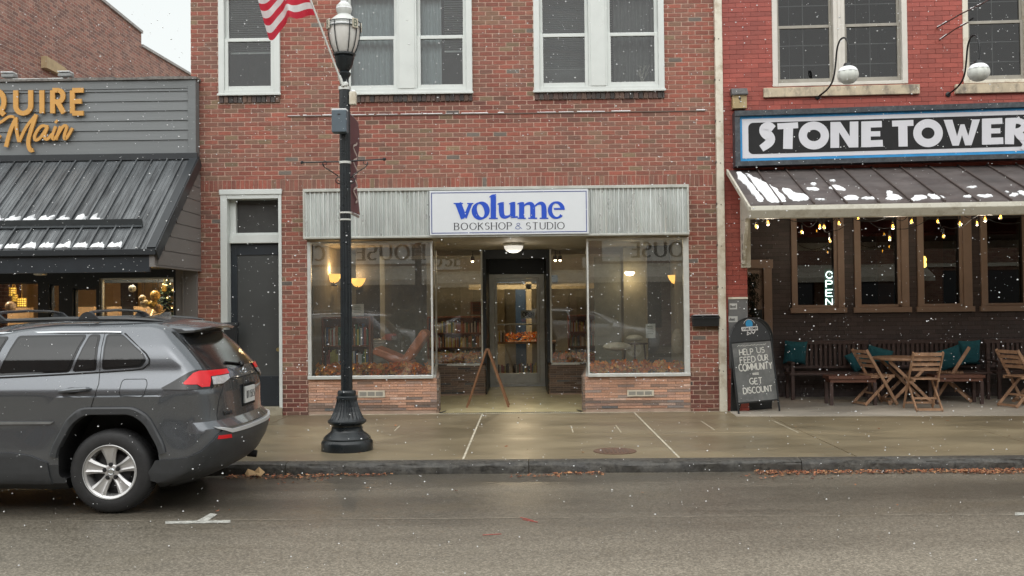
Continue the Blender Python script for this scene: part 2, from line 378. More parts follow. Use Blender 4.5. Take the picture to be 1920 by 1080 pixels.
# ------------------------------------------------------------------ brick laying
def cut(ivs, a, b):
    out = []
    for p, q in ivs:
        if b <= p or a >= q: out.append((p, q)); continue
        if a > p: out.append((p, a))
        if b < q: out.append((b, q))
    return out
BR = [(.325, .102, .07), (.30, .10, .07), (.27, .10, .072), (.295, .125, .088), (.26, .115, .083), (.24, .135, .09), (.24, .165, .10), (.17, .145, .125), (.23, .11, .082)]
BW = [6, 6, 5, 4, 3, 2, .9, .4, 2]
def bricks(mb, x0, x1, z0, z1, y, holes=(), L=.2032, H=.0677, j=.0125, d=.05, pal=BR, wts=BW, zfn=None, out=.007, vertical=False, jitter=.0012):
    rn = random.Random(int(abs(x0 * 100 + z0 * 10)) + 5); z = z0; r = 0
    while z < z1 - H * .3:
        za, zb = z + j / 2, min(z + H - j / 2, z1)
        iv = [(x0, x1)]
        for h in holes:
            if h[2] < (za + zb) / 2 < h[3]: iv = cut(iv, h[0], h[1])
        x = x0 - (L / 2 if r % 2 else 0)
        while x < x1:
            a, b = x + j / 2, x + L - j / 2
            for p, q in iv:
                aa, bb = max(a, p), min(b, q)
                if bb - aa > .012:
                    c = list(rn.choices(pal, wts)[0]); k = rn.uniform(.82, 1.15); c = [min(1, v * k) for v in c]
                    if zfn: c = zfn((aa + bb) / 2, (za + zb) / 2, c, rn)
                    o = out + rn.uniform(-jitter, jitter)
                    mb.box(aa, bb, y - o, y + d, za + rn.uniform(-.0006, .0006), zb + rn.uniform(-.0006, .0006), col=tuple(c))
            x += L
        z += H; r += 1
def soldiers(mb, x0, x1, z0, z1, y, w=.0677, j=.01, out=.008, d=.05, holes=(), pal=BR, wts=BW, dark=1.0):
    rn = random.Random(int(abs(x0 * 77 + z0 * 13)) + 1); x = x0
    while x < x1 - .01:
        a, b = x + j / 2, min(x + w - j / 2, x1)
        if not any(h[0] < (a + b) / 2 < h[1] for h in holes):
            c = rn.choices(pal, wts)[0]; k = rn.uniform(.8, 1.15) * dark
            mb.box(a, b, y - out - rn.uniform(0, .002), y + d, z0 + j / 2, z1 - j / 2, col=tuple(min(1, v * k) for v in c))
        x += w
def holed(mb, x0, x1, z0, z1, y0, y1, holes, mi=0):
    """a wall slab with openings: front, back and reveals"""
    xs = sorted(set([x0, x1] + [v for h in holes for v in h[:2] if x0 < v < x1])); zs = sorted(set([z0, z1] + [v for h in holes for v in h[2:4] if z0 < v < z1]))
    solid = lambda a, b: x0 < a < x1 and z0 < b < z1 and not any(h[0] < a < h[1] and h[2] < b < h[3] for h in holes)
    for i in range(len(xs) - 1):
        for k in range(len(zs) - 1):
            a, b, c, d = xs[i], xs[i + 1], zs[k], zs[k + 1]; mx, mz = (a + b) / 2, (c + d) / 2
            if not solid(mx, mz): continue
            mb.add([(a, y0, c), (b, y0, c), (b, y0, d), (a, y0, d)], [(0, 1, 2, 3)], mi=mi)
            mb.add([(a, y1, c), (b, y1, c), (b, y1, d), (a, y1, d)], [(3, 2, 1, 0)], mi=mi)
            if not solid(a - 1e-4, mz): mb.add([(a, y0, c), (a, y1, c), (a, y1, d), (a, y0, d)], [(3, 2, 1, 0)], mi=mi)
            if not solid(b + 1e-4, mz): mb.add([(b, y0, c), (b, y1, c), (b, y1, d), (b, y0, d)], [(0, 1, 2, 3)], mi=mi)
            if not solid(mx, c - 1e-4): mb.add([(a, y0, c), (b, y0, c), (b, y1, c), (a, y1, c)], [(3, 2, 1, 0)], mi=mi)
            if not solid(mx, d + 1e-4): mb.add([(a, y0, d), (b, y0, d), (b, y1, d), (a, y1, d)], [(0, 1, 2, 3)], mi=mi)
def frame(mb, x0, x1, z0, z1, y0, y1, wl, wr=None, wb=None, wt=None):
    wr = wl if wr is None else wr; wb = wl if wb is None else wb; wt = wl if wt is None else wt
    mb.box(x0, x0 + wl, y0, y1, z0, z1); mb.box(x1 - wr, x1, y0, y1, z0, z1)
    if wb: mb.box(x0 + wl, x1 - wr, y0 + .0015, y1 - .0015, z0, z0 + wb)
    if wt: mb.box(x0 + wl, x1 - wr, y0 + .0015, y1 - .0015, z1 - wt, z1)
# ------------------------------------------------------------------ ground
def roadmat():
    m, t, b = nt('wet_asphalt'); v = geo(t)
    a = noise(t, 62, 3, 0.72, v); base = ramp(t, a.outputs[0], [(0.33, (0.125, 0.108, 0.083)), (0.5, (0.235, 0.206, 0.16)), (0.67, (0.45, 0.40, 0.32))])
    big = noise(t, 0.7, 5, 0.6, geo(t, (0.28, 1.9, 1))); g = N(t, 'ShaderNodeNewGeometry'); sx = N(t, 'ShaderNodeSeparateXYZ'); t.links.new(g.outputs[0], sx.inputs[0])
    # dampness: the gutter and the parking strip stay soaked, the crown of the road is drying
    mr = N(t, 'ShaderNodeMapRange'); mr.inputs[1].default_value = -8.4; mr.inputs[2].default_value = -6.4; t.links.new(sx.outputs['Y'], mr.inputs[0])
    mr.inputs[3].default_value = 0.0; mr.inputs[4].default_value = 0.72
    ad = N(t, 'ShaderNodeMath', operation='ADD', use_clamp=True); mb_ = N(t, 'ShaderNodeMapRange'); mb_.inputs[1].default_value = .35; mb_.inputs[2].default_value = .7
    mb_.inputs[3].default_value = -.05; mb_.inputs[4].default_value = .42; t.links.new(big.outputs[0], mb_.inputs[0])
    t.links.new(mr.outputs[0], ad.inputs[0]); t.links.new(mb_.outputs[0], ad.inputs[1])
    dk = ramp(t, ad.outputs[0], [(0, (1.0, 1, 1)), (1, (0.33, 0.33, 0.335))]); c = mixc(t, 1, base.outputs[0], dk.outputs[0], 'MULTIPLY')
    st = noise(t, 1.3, 4, 0.7, geo(t, (0.5, 1, 1))); r3 = ramp(t, st.outputs[0], [(0.55, (0, 0, 0)), (0.75, (0.3, 0.3, 0.3))]); c = mixc(t, r3.outputs[0], c, (0.15, 0.12, 0.075))
    t.links.new(c, b.inputs['Base Color'])
    rr = N(t, 'ShaderNodeMapRange'); rr.inputs[3].default_value = 0.6; rr.inputs[4].default_value = 0.3; t.links.new(ad.outputs[0], rr.inputs[0]); t.links.new(rr.outputs[0], b.inputs['Roughness'])
    bp = N(t, 'ShaderNodeBump'); bp.inputs['Strength'].default_value = 0.4; bp.inputs['Distance'].default_value = 0.006; t.links.new(a.outputs[0], bp.inputs['Height']); t.links.new(bp.outputs[0], b.inputs['Normal'])
    return m
def walkmat(name='wet_concrete', lo=(0.165, 0.132, 0.08), hi=(0.26, 0.215, 0.14), r0=.33, r1=.5):
    m, t, b = nt(name); v = geo(t, (0.6, 1.3, 1))
    a = noise(t, 0.9, 6, 0.6, v); base = ramp(t, a.outputs[0], [(0.3, lo), (0.7, hi)])
    s_ = noise(t, 120, 3, 0.6, geo(t)); r2 = ramp(t, s_.outputs[0], [(0.3, (0.8, 0.8, 0.8)), (0.7, (1.15, 1.15, 1.15))]); c = mixc(t, 1, base.outputs[0], r2.outputs[0], 'MULTIPLY')
    w = noise(t, 0.9, 6, 0.62, geo(t, (0.55, 1.1, 1)), 0.6)
    r5 = ramp(t, w.outputs[0], [(0.42, (0.80, 0.80, 0.81)), (0.6, (1.08, 1.07, 1.05))]); c = mixc(t, 1, c, r5.outputs[0], 'MULTIPLY')
    t.links.new(c, b.inputs['Base Color'])
    rr = N(t, 'ShaderNodeMapRange'); rr.inputs[1].default_value = .4; rr.inputs[2].default_value = .62; rr.inputs[3].default_value = r0; rr.inputs[4].default_value = r1
    t.links.new(w.outputs[0], rr.inputs[0]); t.links.new(rr.outputs[0], b.inputs['Roughness'])
    bp = N(t, 'ShaderNodeBump'); bp.inputs['Strength'].default_value = 0.15; bp.inputs['Distance'].default_value = 0.003; t.links.new(s_.outputs[0], bp.inputs['Height']); t.links.new(bp.outputs[0], b.inputs['Normal'])
    return m
M_road = roadmat(); M_walk = walkmat(); M_patio = walkmat('patio_concrete', (0.34, 0.31, 0.26), (0.48, 0.44, 0.38), .4, .7)
M_kerb = pm('kerb_stone', (0.062, 0.058, 0.05), 0.5, var=0.7, vs=20, bump=0.8, bs=26, rv=0.2, dirt=((0.032, 0.03, 0.028), 5))
KY = -4.62; RZ = -0.12
struct(MB().add([(-90, -17.6, RZ), (90, -17.6, RZ), (90, KY - .0, RZ), (-90, KY - .0, RZ)], [(0, 1, 2, 3)]).build('road', M_road))
g = MB(); g.add([(-90, 60, -.012), (90, 60, -.012), (90, -60, -.6), (-90, -60, -.6)], [(3, 2, 1, 0)])
struct(MB().add([(-90, -60, -.6), (90, -60, -.6), (90, 60, -.6), (-90, 60, -.6)], [(0, 1, 2, 3)]).build('ground', M_walk))
# near sidewalk as slabs with open joints
sw = MB(); rn = random.Random(4); ys = [KY + .17, -2.45, -.02]
xj = [-30]
vj = [-6.1, -3.9, WF.G(890, 820, 0)[0], WF.G(1228, 820, 0)[0], 3.75, 5.9, 8.2]
# the joints lie square to the kerb; the photograph shows one every seven feet
vj = [-30, -20, -12, -8.2, -5.95, -3.6, -.70, 1.56, 3.4, 5.6, 7.7, 12, 20, 30]
for i in range(len(vj) - 1):
    for k in range(2):
        h = rn.uniform(-.002, .002)
        sw.box(vj[i] + .006, vj[i + 1] - .006, ys[k] + .004, ys[k + 1] - .004, -.3, h)
struct(sw.build('sidewalk', M_walk, bevel=.004))
jt = MB(); jt.box(-30, 30, KY + .17, -.02, -.3, -.012); struct(jt.build('joint_sand', pm('joint_fill', (0.30, 0.27, 0.2), 0.85)))
wl = MB()
for x, a, b in ((-.70, KY + .2, -.05), (1.56, KY + .2, -.05)): wl.box(x - .011, x + .011, a, b, -.02, .0015)
for x, a, b in ((-1.75, -2.0, -1.5), (.55, -2.3, -1.6), (1.15, -2.35, -1.6), (2.35, -2.2, -1.2), (3.32, -2.5, -1.2)): wl.box(x - .006, x + .006, a, b, -.012, .003)
wl.box(-3.3, 3.0, -.045, -.02, -.02, .004)
struct(wl.build('joint_sealant', pm('pale_sealant', (0.5, 0.46, 0.36), 0.6, var=0.3, vs=8)))
kb = MB(); x = -30
while x < 30:
    L_ = rn.uniform(2.0, 2.9); n = 14
    def kf(u, v, x=x, L_=L_):
        X = x + .004 + u * (L_ - .008); q = v * 4
        prof = [(KY + .165, .0), (KY + .06, .0), (KY + .015, -.012), (KY - .004, -.05), (KY - .012, -.3)]
        i = min(int(q), 3); f_ = q - i; a, b = prof[i], prof[i + 1]
        y = a[0] + (b[0] - a[0]) * f_; z = a[1] + (b[1] - a[1]) * f_; rr = random.Random(int(X * 200) * 7 + int(v * 12))
        return (X, y + (rr.uniform(-.007, .007) if 0.2 < v < .9 else 0), z + (rr.uniform(-.007, .004) if .1 < v else 0))
    kb.sheet(kf, 24, 12); x += L_
struct(kb.build('kerb', M_kerb, smooth=True))
# gutter: worn pale line and the parking ticks painted on the road
pk = MB(); z = RZ + .004
p = [WF.G(a, b, z) for a, b in ((310, 977), (432, 975), (432, 980), (310, 982))]; pk.add([(x, y, z) for x, y in p], [(3, 2, 1, 0)] if p[0][1] > p[2][1] else [(0, 1, 2, 3)])
p = [WF.G(a, b, z + .001) for a, b in ((368, 977), (395, 962), (408, 964), (388, 977))]; pk.add([(x, y, z + .001) for x, y in p], [(0, 3, 2, 1)])
p = [WF.G(a, b, z) for a, b in ((1903, 961), (1960, 960), (1960, 965), (1903, 966))]; pk.add([(x, y, z) for x, y in p], [(3, 2, 1, 0)])
struct(pk.build('parking_marking', pm('worn_road_paint', (0.5, 0.5, 0.46), 0.6, var=0.35, vs=25, dirt=((0.13, 0.12, 0.1), 30)), fixn=True))
cm = MB()
for a, b, c, d in ((976, 970, 1000, 976), (980, 974, 1008, 979), (905, 1003, 940, 1001)):
    (x0, y0), (x1, y1) = WF.G(a, b, z), WF.G(c, d, z); cm.bar((x0, y0, z), (x1, y1, z), .012, .002)
struct(cm.build('survey_marking', pm('faded_orange_paint', (0.42, 0.09, 0.07), 0.7)))
mh = thing('water_cover', 'round rusty iron access cover set in the tan sidewalk', 'cover', (*WF.G(1153, 846, 0), 0))
cx, cy = WF.G(1153, 846, 0); q = MB(); q.lathe([(0, .004), (.20, .004), (.215, .006), (.235, .006), (.235, -.02)], (cx, cy, 0), 32)
q.build('lid', pm('rusty_iron', (0.13, 0.075, 0.05), 0.55, var=0.3, vs=30, bump=0.5), mh)
q = MB()
for a in range(-3, 4): q.box(cx + a * .045 - .012, cx + a * .045 + .012, cy - .12, cy + .12, .003, .0075)
q.build('ridge', pm('rusty_iron_ridge', (0.10, 0.06, 0.045), 0.5), mh)
# fallen leaves along the gutter
def leafbits(name, label, cat, spots, n, seed, cols, size, kind='stuff', parent=None, up=.3, group=None):
    rn = random.Random(seed); mb = MB()
    tot = sum(s[4] for s in spots)
    for s_ in spots:
        for _ in range(int(n * s_[4] / tot)):
            x = rn.uniform(s_[0], s_[1]); y = s_[2] + (s_[3] - s_[2]) * (rn.random() ** 1.3); z = (s_[5] if len(s_) > 5 else RZ) + rn.uniform(.003, s_[6] if len(s_) > 6 else .02)
            L_ = rn.uniform(*size); w = L_ * rn.uniform(.35, .8); a = rn.uniform(0, 6.3); ti = rn.uniform(-up, up); tj = rn.uniform(-up, up)
            M = Matrix.Translation((x, y, z)) @ Matrix.Rotation(a, 4, 'Z') @ Matrix.Rotation(ti, 4, 'X') @ Matrix.Rotation(tj, 4, 'Y')
            c = rn.choice(cols); k = rn.uniform(.7, 1.2); b = rn.uniform(0, .3) * L_
            pts = [(-L_ / 2, 0, 0), (-L_ * .2, -w / 2, b), (0, -w * .25, 0), (L_ * .2, -w / 2, b * .6), (L_ / 2, 0, 0), (L_ * .2, w / 2, b), (0, w * .25, 0), (-L_ * .2, w / 2, b * .5)]
            mb.add([M @ Vector(p_) for p_ in pts], [(0, 1, 2, 7), (2, 6, 7), (2, 3, 4, 6), (4, 5, 6)] if False else [(0, 1, 2, 6, 7), (2, 3, 4, 5, 6)], col=tuple(v * k for v in c))
    return tag(mb.build(name, M_leaf, parent), label, cat, group, kind)
LC = [(.42, .16, .075), (.34, .11, .05), (.45, .2, .09), (.17, .07, .035), (.42, .22, .10), (.11, .045, .028)]
leafbits('fallen_leaves', 'wet orange and brown leaf litter lying in the gutter against the kerb', 'leaves',
  [(-3.1, -2.1, -4.66, -4.86, 1.8), (-2.1, -1.4, -4.66, -4.74, .7), (.25, .75, -4.66, -4.76, .8), (-.2, .3, -4.75, -4.9, .4), (2.3, 4.6, -4.66, -4.84, 6), (4.3, 5.6, -4.65, -4.9, 6), (5.6, 7.0, -4.65, -5.05, 12, RZ, .04), (-2.5, -2.0, -4.8, -5.2, .25), (2.0, 3.2, -4.75, -5.1, .6), (-3, 7, -4.7, -6.6, .12), (-3, 7, -4.4, -.3, .12, 0, .008)], 3600, 5, LC, (.012, .05), up=.28)
bl = MB(); bx, by = WF.G(478, 893, RZ)
for s_, a in ((1, .3), (.7, 2.1)):
    M = Matrix.Translation((bx + (.0 if s_ == 1 else .06), by - (0 if s_ == 1 else .1), RZ + .03)) @ Matrix.Rotation(a, 4, 'Z') @ Matrix.Rotation(.7 if s_ == 1 else .1, 4, 'X')
    P_ = [(-.1, 0, 0), (-.06, -.05, .01), (0, -.03, .0), (.05, -.07, .02), (.1, 0, .01), (.04, .06, .03), (0, .03, 0), (-.07, .05, .02)]
    bl.add([M @ (Vector(v) * s_) for v in P_], [(0, 1, 2, 6, 7), (2, 3, 4, 5, 6)])
sm_ = MB(); yq = WF.G(960, 972, RZ)[1]
for k in range(60):
    a = -9 + k * .3; sm_.add([(a, yq + .01 * math.sin(k * 1.3), RZ + .0035), (a + .3, yq + .01 * math.sin(k * 1.3 + 1.3), RZ + .0035), (a + .3, yq + .01 * math.sin(k * 1.3 + 1.3) + .012, RZ + .0035), (a, yq + .01 * math.sin(k * 1.3) + .012, RZ + .0035)], [(0, 1, 2, 3)])
struct(sm_.build('road_seam', pm('pale_seam', (.30, .265, .21), .6, var=.5, vs=9)))
tag(bl.build('fallen_leaf', pm('tan_leaf', (0.42, 0.27, 0.13), 0.7)), 'large curled tan leaf in the gutter behind the parked car', 'leaf')
# ------------------------------------------------------------------ brick shop building
BT = thing('brick_building', 'two storey red brick building with white sash windows over the bookshop', 'building', (0, 0, 0))
XL = WF.P(357.5, 75, 0)[0]; XR = WF.P(1349, 500, 0)[0]; ZT = 7.2
w1 = WF.R(411, -160, 525, 180, 0); w2 = WF.R(640, -160, 884, 178, 0); w3 = WF.R(1000, -160, 1243, 173, 0)
SD = WF.R(415, 359, 529, 783, 0); SF0 = WF.P(577, 600, 0)[0]; SF1 = WF.P(1293, 600, 0)[0]; SFZ = 2.66
wins = [w1, w2, w3]; top = 6.35
wins = [(a, b, c, top) for a, b, c, d in wins]
holes = wins + [(SD[0], SD[1], -.2, SD[3]), (SF0, SF1, -.2, SFZ)]
mw = MB(); holed(mw, XL, XR, -.2, ZT, 0, .3, holes)
mw.add([(XL, 0, -.2), (XL, 14, -.2), (XL, 14, ZT), (XL, 0, ZT)], [(3, 2, 1, 0)]); mw.add([(XR, 0.3, -.2), (XR, 14, -.2), (XR, 14, ZT), (XR, .3, ZT)], [(0, 1, 2, 3)])
mw.add([(XL, 0, ZT), (XR, 0, ZT), (XR, 14, ZT), (XL, 14, ZT)], [(0, 1, 2, 3)])
wall = mw.build('mortar_wall', M_mortar, BT)
bk = MB(); zs0 = 3.37; zs1 = 3.545     # soldier course
sills = []
for a, b, c, d in wins: sills.append((a - .0, b + .0, c - .115, c))
def dirt(x, z, c, r):
    k = 1.0
    if 4.35 < z < 4.78 and -3.4 < x < 2.2 or (z < .62): k = .93 - .2 * r.random()
    if z < .50 and (x < SF0 or x > SF1): k = .5 + .2 * r.random()
    return [c[0] * k, c[1] * k * (1.0 if k > .8 else .95), c[2] * k]
hz = [(a - .001, b + .001, c, d) for a, b, c, d in holes]
bricks(bk, XL + .002, XR - .002, -.02, zs0, 0, hz, zfn=dirt)
bricks(bk, XL + .002, XR - .002, zs1, ZT, 0, hz + sills, zfn=dirt)
soldiers(bk, XL, XR, zs0, zs1, 0)
bk.build('brick_wall', M_brick, BT)
ss = MB()
DK = [(.07, .05, .045), (.10, .06, .05), (.05, .042, .04), (.13, .08, .06), (.075, .065, .06)]
for a, b, c, d in sills: ss = MB(); soldiers(ss, a, b, c + .005, d - .001, 0, w=.071, out=.035, pal=DK, wts=[1] * 5); ss.build('window_sill', M_dbrick, BT)
# steel lip with snow on it, and other wall marks
lp = MB(); x0, z0 = WF.P(540, 215, 0); x1 = WF.P(1322, 215, 0)[0]; zl = WF.P(860, 213.5, 0)[1]
lp.box(x0, x1, -.022, -.002, zl - .012, zl); lp.build('lintel_lip', pm('stained_steel', (0.16, 0.12, 0.10), 0.7), BT)
sn = MB(); x = x0; rn = random.Random(9)
while x < x1:
    L_ = rn.uniform(.05, .35); X_ = (x - x0) / (x1 - x0)
    if (X_ < .42 and rn.random() < .95) or (.42 < X_ < .82 and rn.random() < .55) or X_ > .955: sn.box(x, min(x + L_, x1), -.026, -.009, zl + .0005, zl + rn.uniform(.006, .016))
    x += L_ + rn.uniform(.0, .05)
tag(sn.build('snow', M_snow, bevel=.003), 'thin broken line of snow on the brick ledge above the shop front', 'snow', kind='stuff')

def sash_window(px_frames, W, mull):
    """white double hung sash units in one opening"""
    a, b, c, d = W; fr = MB(); wn_ = MB().build('window', M_white, BT) if False else None
    f = MB()
    f.box(a - .004, a + .085, -.055, .10, c, d); f.box(b - .085, b + .004, -.055, .10, c, d)
    f.box(a + .085, b - .085, -.053, .10, c, c + .085); f.box(a - .02, b + .02, -.075, -.055, c - .004, c + .03)
    units = []
    if mull:
        m0, m1 = mull; f.box(m0, m1, -.05, .10, c + .085, d); f.box(m0 + .03, m1 - .03, -.062, -.05, c + .085, d); units = [(a + .085, m0), (m1, b - .085)]
    else: units = [(a + .085, b - .085)]
    wo = f.build('window', M_white, BT, bevel=.006)
    for p, q in units:
        zr = WF.P(700, 73, 0)[1]
        g = MB(); frame(g, p, q, c + .085, zr + .03, -.03, .02, .055, wb=.06, wt=.05); g.build('sash', M_white, wo, bevel=.005)
        g = MB(); frame(g, p, q, zr, d, .03, .07, .05, wb=.05, wt=.05); g.build('sash', M_white, wo, bevel=.005)
        g = MB(); g.add([(p + .05, .0, c + .14), (q - .05, .0, c + .14), (q - .05, .0, zr), (p + .05, .0, zr)], [(0, 1, 2, 3)]); g.build('pane', M_upglass, wo)
        g = MB(); g.add([(p + .045, .05, zr + .045), (q - .045, .05, zr + .045), (q - .045, .05, d - .05), (p + .045, .05, d - .05)], [(0, 1, 2, 3)]); g.build('pane', M_upglass, wo)
    return wo, units
M_blind = pm('blind_slats', (0.40, 0.42, 0.41), 0.6, var=0.05); M_curt = pm('pale_curtain', (0.42, 0.47, 0.48), 0.9, var=0.06, vs=3, scale=(8, 1, .3))
wa, ua = sash_window(None, wins[0], None)
wb_, ub = sash_window(None, wins[1], (WF.P(745, 90, 0)[0], WF.P(782, 90, 0)[0]))
wc, uc = sash_window(None, wins[2], (WF.P(1103, 90, 0)[0], WF.P(1138, 90, 0)[0]))
def blinds(p, q, z0, z1, parent, y=.13, pitch=.034, tilt=.35, mat=None):
    g = MB(); z = z0
    while z < z1:
        g.bar((p + .05, y, z), (q - .05, y, z), .028, .002, up=(0, math.sin(tilt), math.cos(tilt))); z += pitch
    g.bar((p + .05, y - .01, z0 - .02), (q - .05, y - .01, z0 - .02), .025, .02); g.build('blind', mat or M_blind, parent)
def curtain(p, q, z0, z1, parent, y=.2, amp=.02, mat=None, fr_=11):
    g = MB(); n = max(12, int((q - p) * 90)); g.sheet(lambda u, v: (p + (q - p) * u, y + amp * math.sin(u * (q - p) * fr_ * 6.28 + .3 * math.sin(v * 3)), z0 + (z1 - z0) * v), n, 2)
    g.build('curtain', mat or M_curt, parent, smooth=True)
blinds(*ua[0], WF.P(470, 94, 0)[1], top, wa); 
cx_ = WF.P(828, 80, .2)[0]
curtain(ub[0][0], ub[0][1], 4.7, top, wb_); curtain(ub[1][0], cx_, 4.7, top, wb_); blinds(cx_ + .0, ub[1][1], WF.P(850, 95, .13)[1], top, wb_)
M_blind2 = pm('grey_blind', (0.19, 0.2, 0.19), 0.6); M_curt2 = pm('grey_curtain', (0.15, 0.155, 0.15), 0.9, var=0.1)
blinds(uc[0][0], uc[0][1], 5.2, top, wc, mat=M_blind2); curtain(uc[0][0], uc[0][1], 4.7, top, wc, y=.35, amp=.01, mat=M_curt2, fr_=2)
curtain(uc[1][0] + .12, uc[1][1], 4.7, top, wc, y=.26, amp=.035, mat=M_curt2, fr_=9); blinds(uc[1][0], uc[1][0] + .14, 4.75, top, wc, y=.12, mat=M_blind2)
# twig decoration behind the right pane, low
tg = thing('twig_bunch', 'bare pale twigs standing behind the rightmost upstairs bookshop pane', 'twigs', (*[WF.P(1205, 158, .12)[i] if i == 0 else .12 for i in (0,)], .12, WF.P(1205, 158, .12)[1]))
q = MB(); tx, tz = WF.P(1203, 156, .12); rn = random.Random(3)
for i in range(9):
    a = rn.uniform(-.5, .6); L_ = rn.uniform(.12, .3); e = (tx + math.sin(a) * L_, .12, tz + math.cos(a) * L_); q.tube([(tx, .12, tz), e], .003, 5)
    for k in range(3): f_ = rn.uniform(.4, .9); q.tube([(tx + (e[0] - tx) * f_, .12, tz + (e[2] - tz) * f_), (tx + (e[0] - tx) * f_ + rn.uniform(-.06, .06), .12, tz + (e[2] - tz) * f_ + .06)], .002, 4)
q.build('stem', pm('pale_twig', (.4, .38, .33), .8), tg)
# upstairs rooms
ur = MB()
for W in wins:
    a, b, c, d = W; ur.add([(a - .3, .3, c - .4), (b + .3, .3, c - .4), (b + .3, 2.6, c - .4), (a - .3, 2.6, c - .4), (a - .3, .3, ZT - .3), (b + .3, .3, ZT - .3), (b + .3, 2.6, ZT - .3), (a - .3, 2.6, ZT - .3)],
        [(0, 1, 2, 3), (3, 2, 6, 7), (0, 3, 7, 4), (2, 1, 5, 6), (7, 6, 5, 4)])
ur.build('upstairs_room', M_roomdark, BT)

# ---- side door
a, b, c, d = SD
sd = MB(); jz = WF.P(470, 373, 0)[1]; lx = WF.P(432, 600, 0)[0]; rx = WF.P(524, 600, 0)[0]
sd.box(a - .003, a + .10, -.03, .26, .10, d); sd.box(b - .045, b + .003, -.03, .26, .10, d); sd.box(a + .10, b - .045, -.028, .26, jz, d)
sd.box(a - .015, b + .015, -.045, -.03, d - .05, d + .03)
tz0 = WF.P(470, 456, .1)[1]; tz1 = WF.P(470, 440, .1)[1]
sd.box(a + .10, b - .045, .08, .24, tz0, tz1); sd.box(a + .10, a + .19, .12, .24, tz1, jz); sd.box(a + .19, b - .045, .12, .24, tz1, tz1 + .03)
dj = sd.build('door_frame', M_white, BT, bevel=.006)
q = MB(); q.add([(a + .19, .2, tz1 + .03), (b - .045, .2, tz1 + .03), (b - .045, .2, jz), (a + .19, .2, jz)], [(0, 1, 2, 3)])
q.build('pane', pm('transom_board', (0.055, 0.056, 0.055), 0.25, var=0.15), dj)
dx0, dx1 = a + .101, b - .046; dd = MB(); px0, px1, pz0, pz1 = WF.R(445, 478, 522, 705, .15)
frame(dd, dx0, dx1, .12, tz0 - .001, .15, .2, px0 - dx0, dx1 - px1, pz0 - .12, tz0 - pz1)
door = dd.build('door', M_navy, BT, bevel=.004)
q = MB(); q.box(px0 - .005, px1 + .005, .166, .19, pz0 - .005, pz1 + .005); q.build('door_panel', pm('frosted_panel', (0.065, 0.068, 0.068), 0.3, var=0.12, vs=1.5), door)
q = MB(); hx = dx1 - .04; hz_ = .98; q.lathe([(.0, -.03), (.028, -.03), (.03, -.015), (.015, .0), (.015, .045)], (hx, .10, hz_), 14, 'y'); q.build('handle', pm('brass', (.5, .4, .18), .3, metal=.9), door)
q = MB(); q.box(a + .09, b, -.04, .3, -.02, .118); q.build('door_step', M_conc, BT, bevel=.01)
# ---- mailbox left of the side door and letterbox on the right pier
mbx = WF.R(421, 606, 446, 646, -.1)
MX = thing('mailbox', 'black lidded metal mailbox on the white jamb of the side door', 'mailbox', ((mbx[0] + mbx[1]) / 2, -.1, mbx[2]))
q = MB(); q.box(mbx[0], mbx[1], -.15, -.046, mbx[2] - .05, mbx[3] - .03); q.build('body', M_black, MX, bevel=.008)
q = MB(); q.prism([(-.165, mbx[3] - .045), (-.165, mbx[3] - .03), (-.12, mbx[3] + .01), (-.046, mbx[3] + .012), (-.046, mbx[3] - .03)], mbx[0] - .008, mbx[1] + .008, 'x'); q.build('lid', M_black, MX)
m2 = WF.R(1299, 591, 1348, 612, -.1)
MX2 = thing('wall_letterbox', 'wide black letterbox on the brick pier beside the white drainpipe', 'letterbox', ((m2[0] + m2[1]) / 2, -.08, m2[2]))
q = MB(); q.prism([(-.02, m2[2]), (-.11, m2[2]), (-.13, m2[3] - .05), (-.02, m2[3] - .03)], m2[0], m2[1], 'x'); q.build('body', M_black, MX2, bevel=.006)
q = MB(); q.prism([(-.145, m2[3] - .05), (-.145, m2[3] - .035), (-.05, m2[3]), (-.012, m2[3]), (-.012, m2[3] - .03)], m2[0] - .01, m2[1] + .01, 'x'); q.build('lid', M_black, MX2)
q = MB(); q.box(m2[0] + .01, m2[1] - .01, -.12, -.06, m2[3] + .001, m2[3] + .008); q.build('snow_cap', M_snow, MX2)

# ---- corrugated fascia
FY = -.20; fa = WF.R(568, 350, 1292, 444, FY); fs = WF.R(806, 357, 1103, 440, FY)
zb, zt = fa[2], fa[3]
fc = MB(); fc.box(fa[0] + .02, fa[1] - .02, FY + .05, -.012, zb + .02, zt - .03)
core = fc.build('fascia', M_galv, BT)
cg = MB(); prof = []
x = fa[0] + .04; ph = 0
while x < fa[1] - .04:
    if not (fs[0] - .02 < x < fs[1] + .02):
        prof.append((x, .0)); 
    x += .0085; 
def corr(x0, x1):
    n = int((x1 - x0) / .0098); pts = []
    for i in range(n + 1):
        X = x0 + (x1 - x0) * i / n; t_ = (X / .0675) % 1; 
        dpt = .03 * (0 if t_ < .3 else (t_ - .3) / .15 if t_ < .45 else 1 if t_ < .85 else (1 - t_) / .15)
        pts.append((X, FY + .008 + dpt))
    vs = [(p[0], p[1], zb + .03) for p in pts] + [(p[0], p[1], zt - .045) for p in pts]
    cg.add(vs, [(i, i + 1, n + 2 + i, n + 1 + i) for i in range(n)])
corr(fa[0] + .03, fs[0] + .03); cg.build('corrugated_sheet', M_galv, core); cg = MB(); corr(fs[1] - .03, fa[1] - .03); cg.build('corrugated_sheet', M_galv, core)
tr = MB(); tr.box(fa[0], fa[1], FY - .012, -.012, zt - .045, zt); tr.box(fa[0], fa[1], FY - .012, -.012, zb, zb + .03)
tr.box(fa[0], fa[0] + .03, FY - .011, -.012, zb + .03, zt - .045); tr.box(fa[1] - .03, fa[1], FY - .011, -.012, zb + .03, zt - .045)
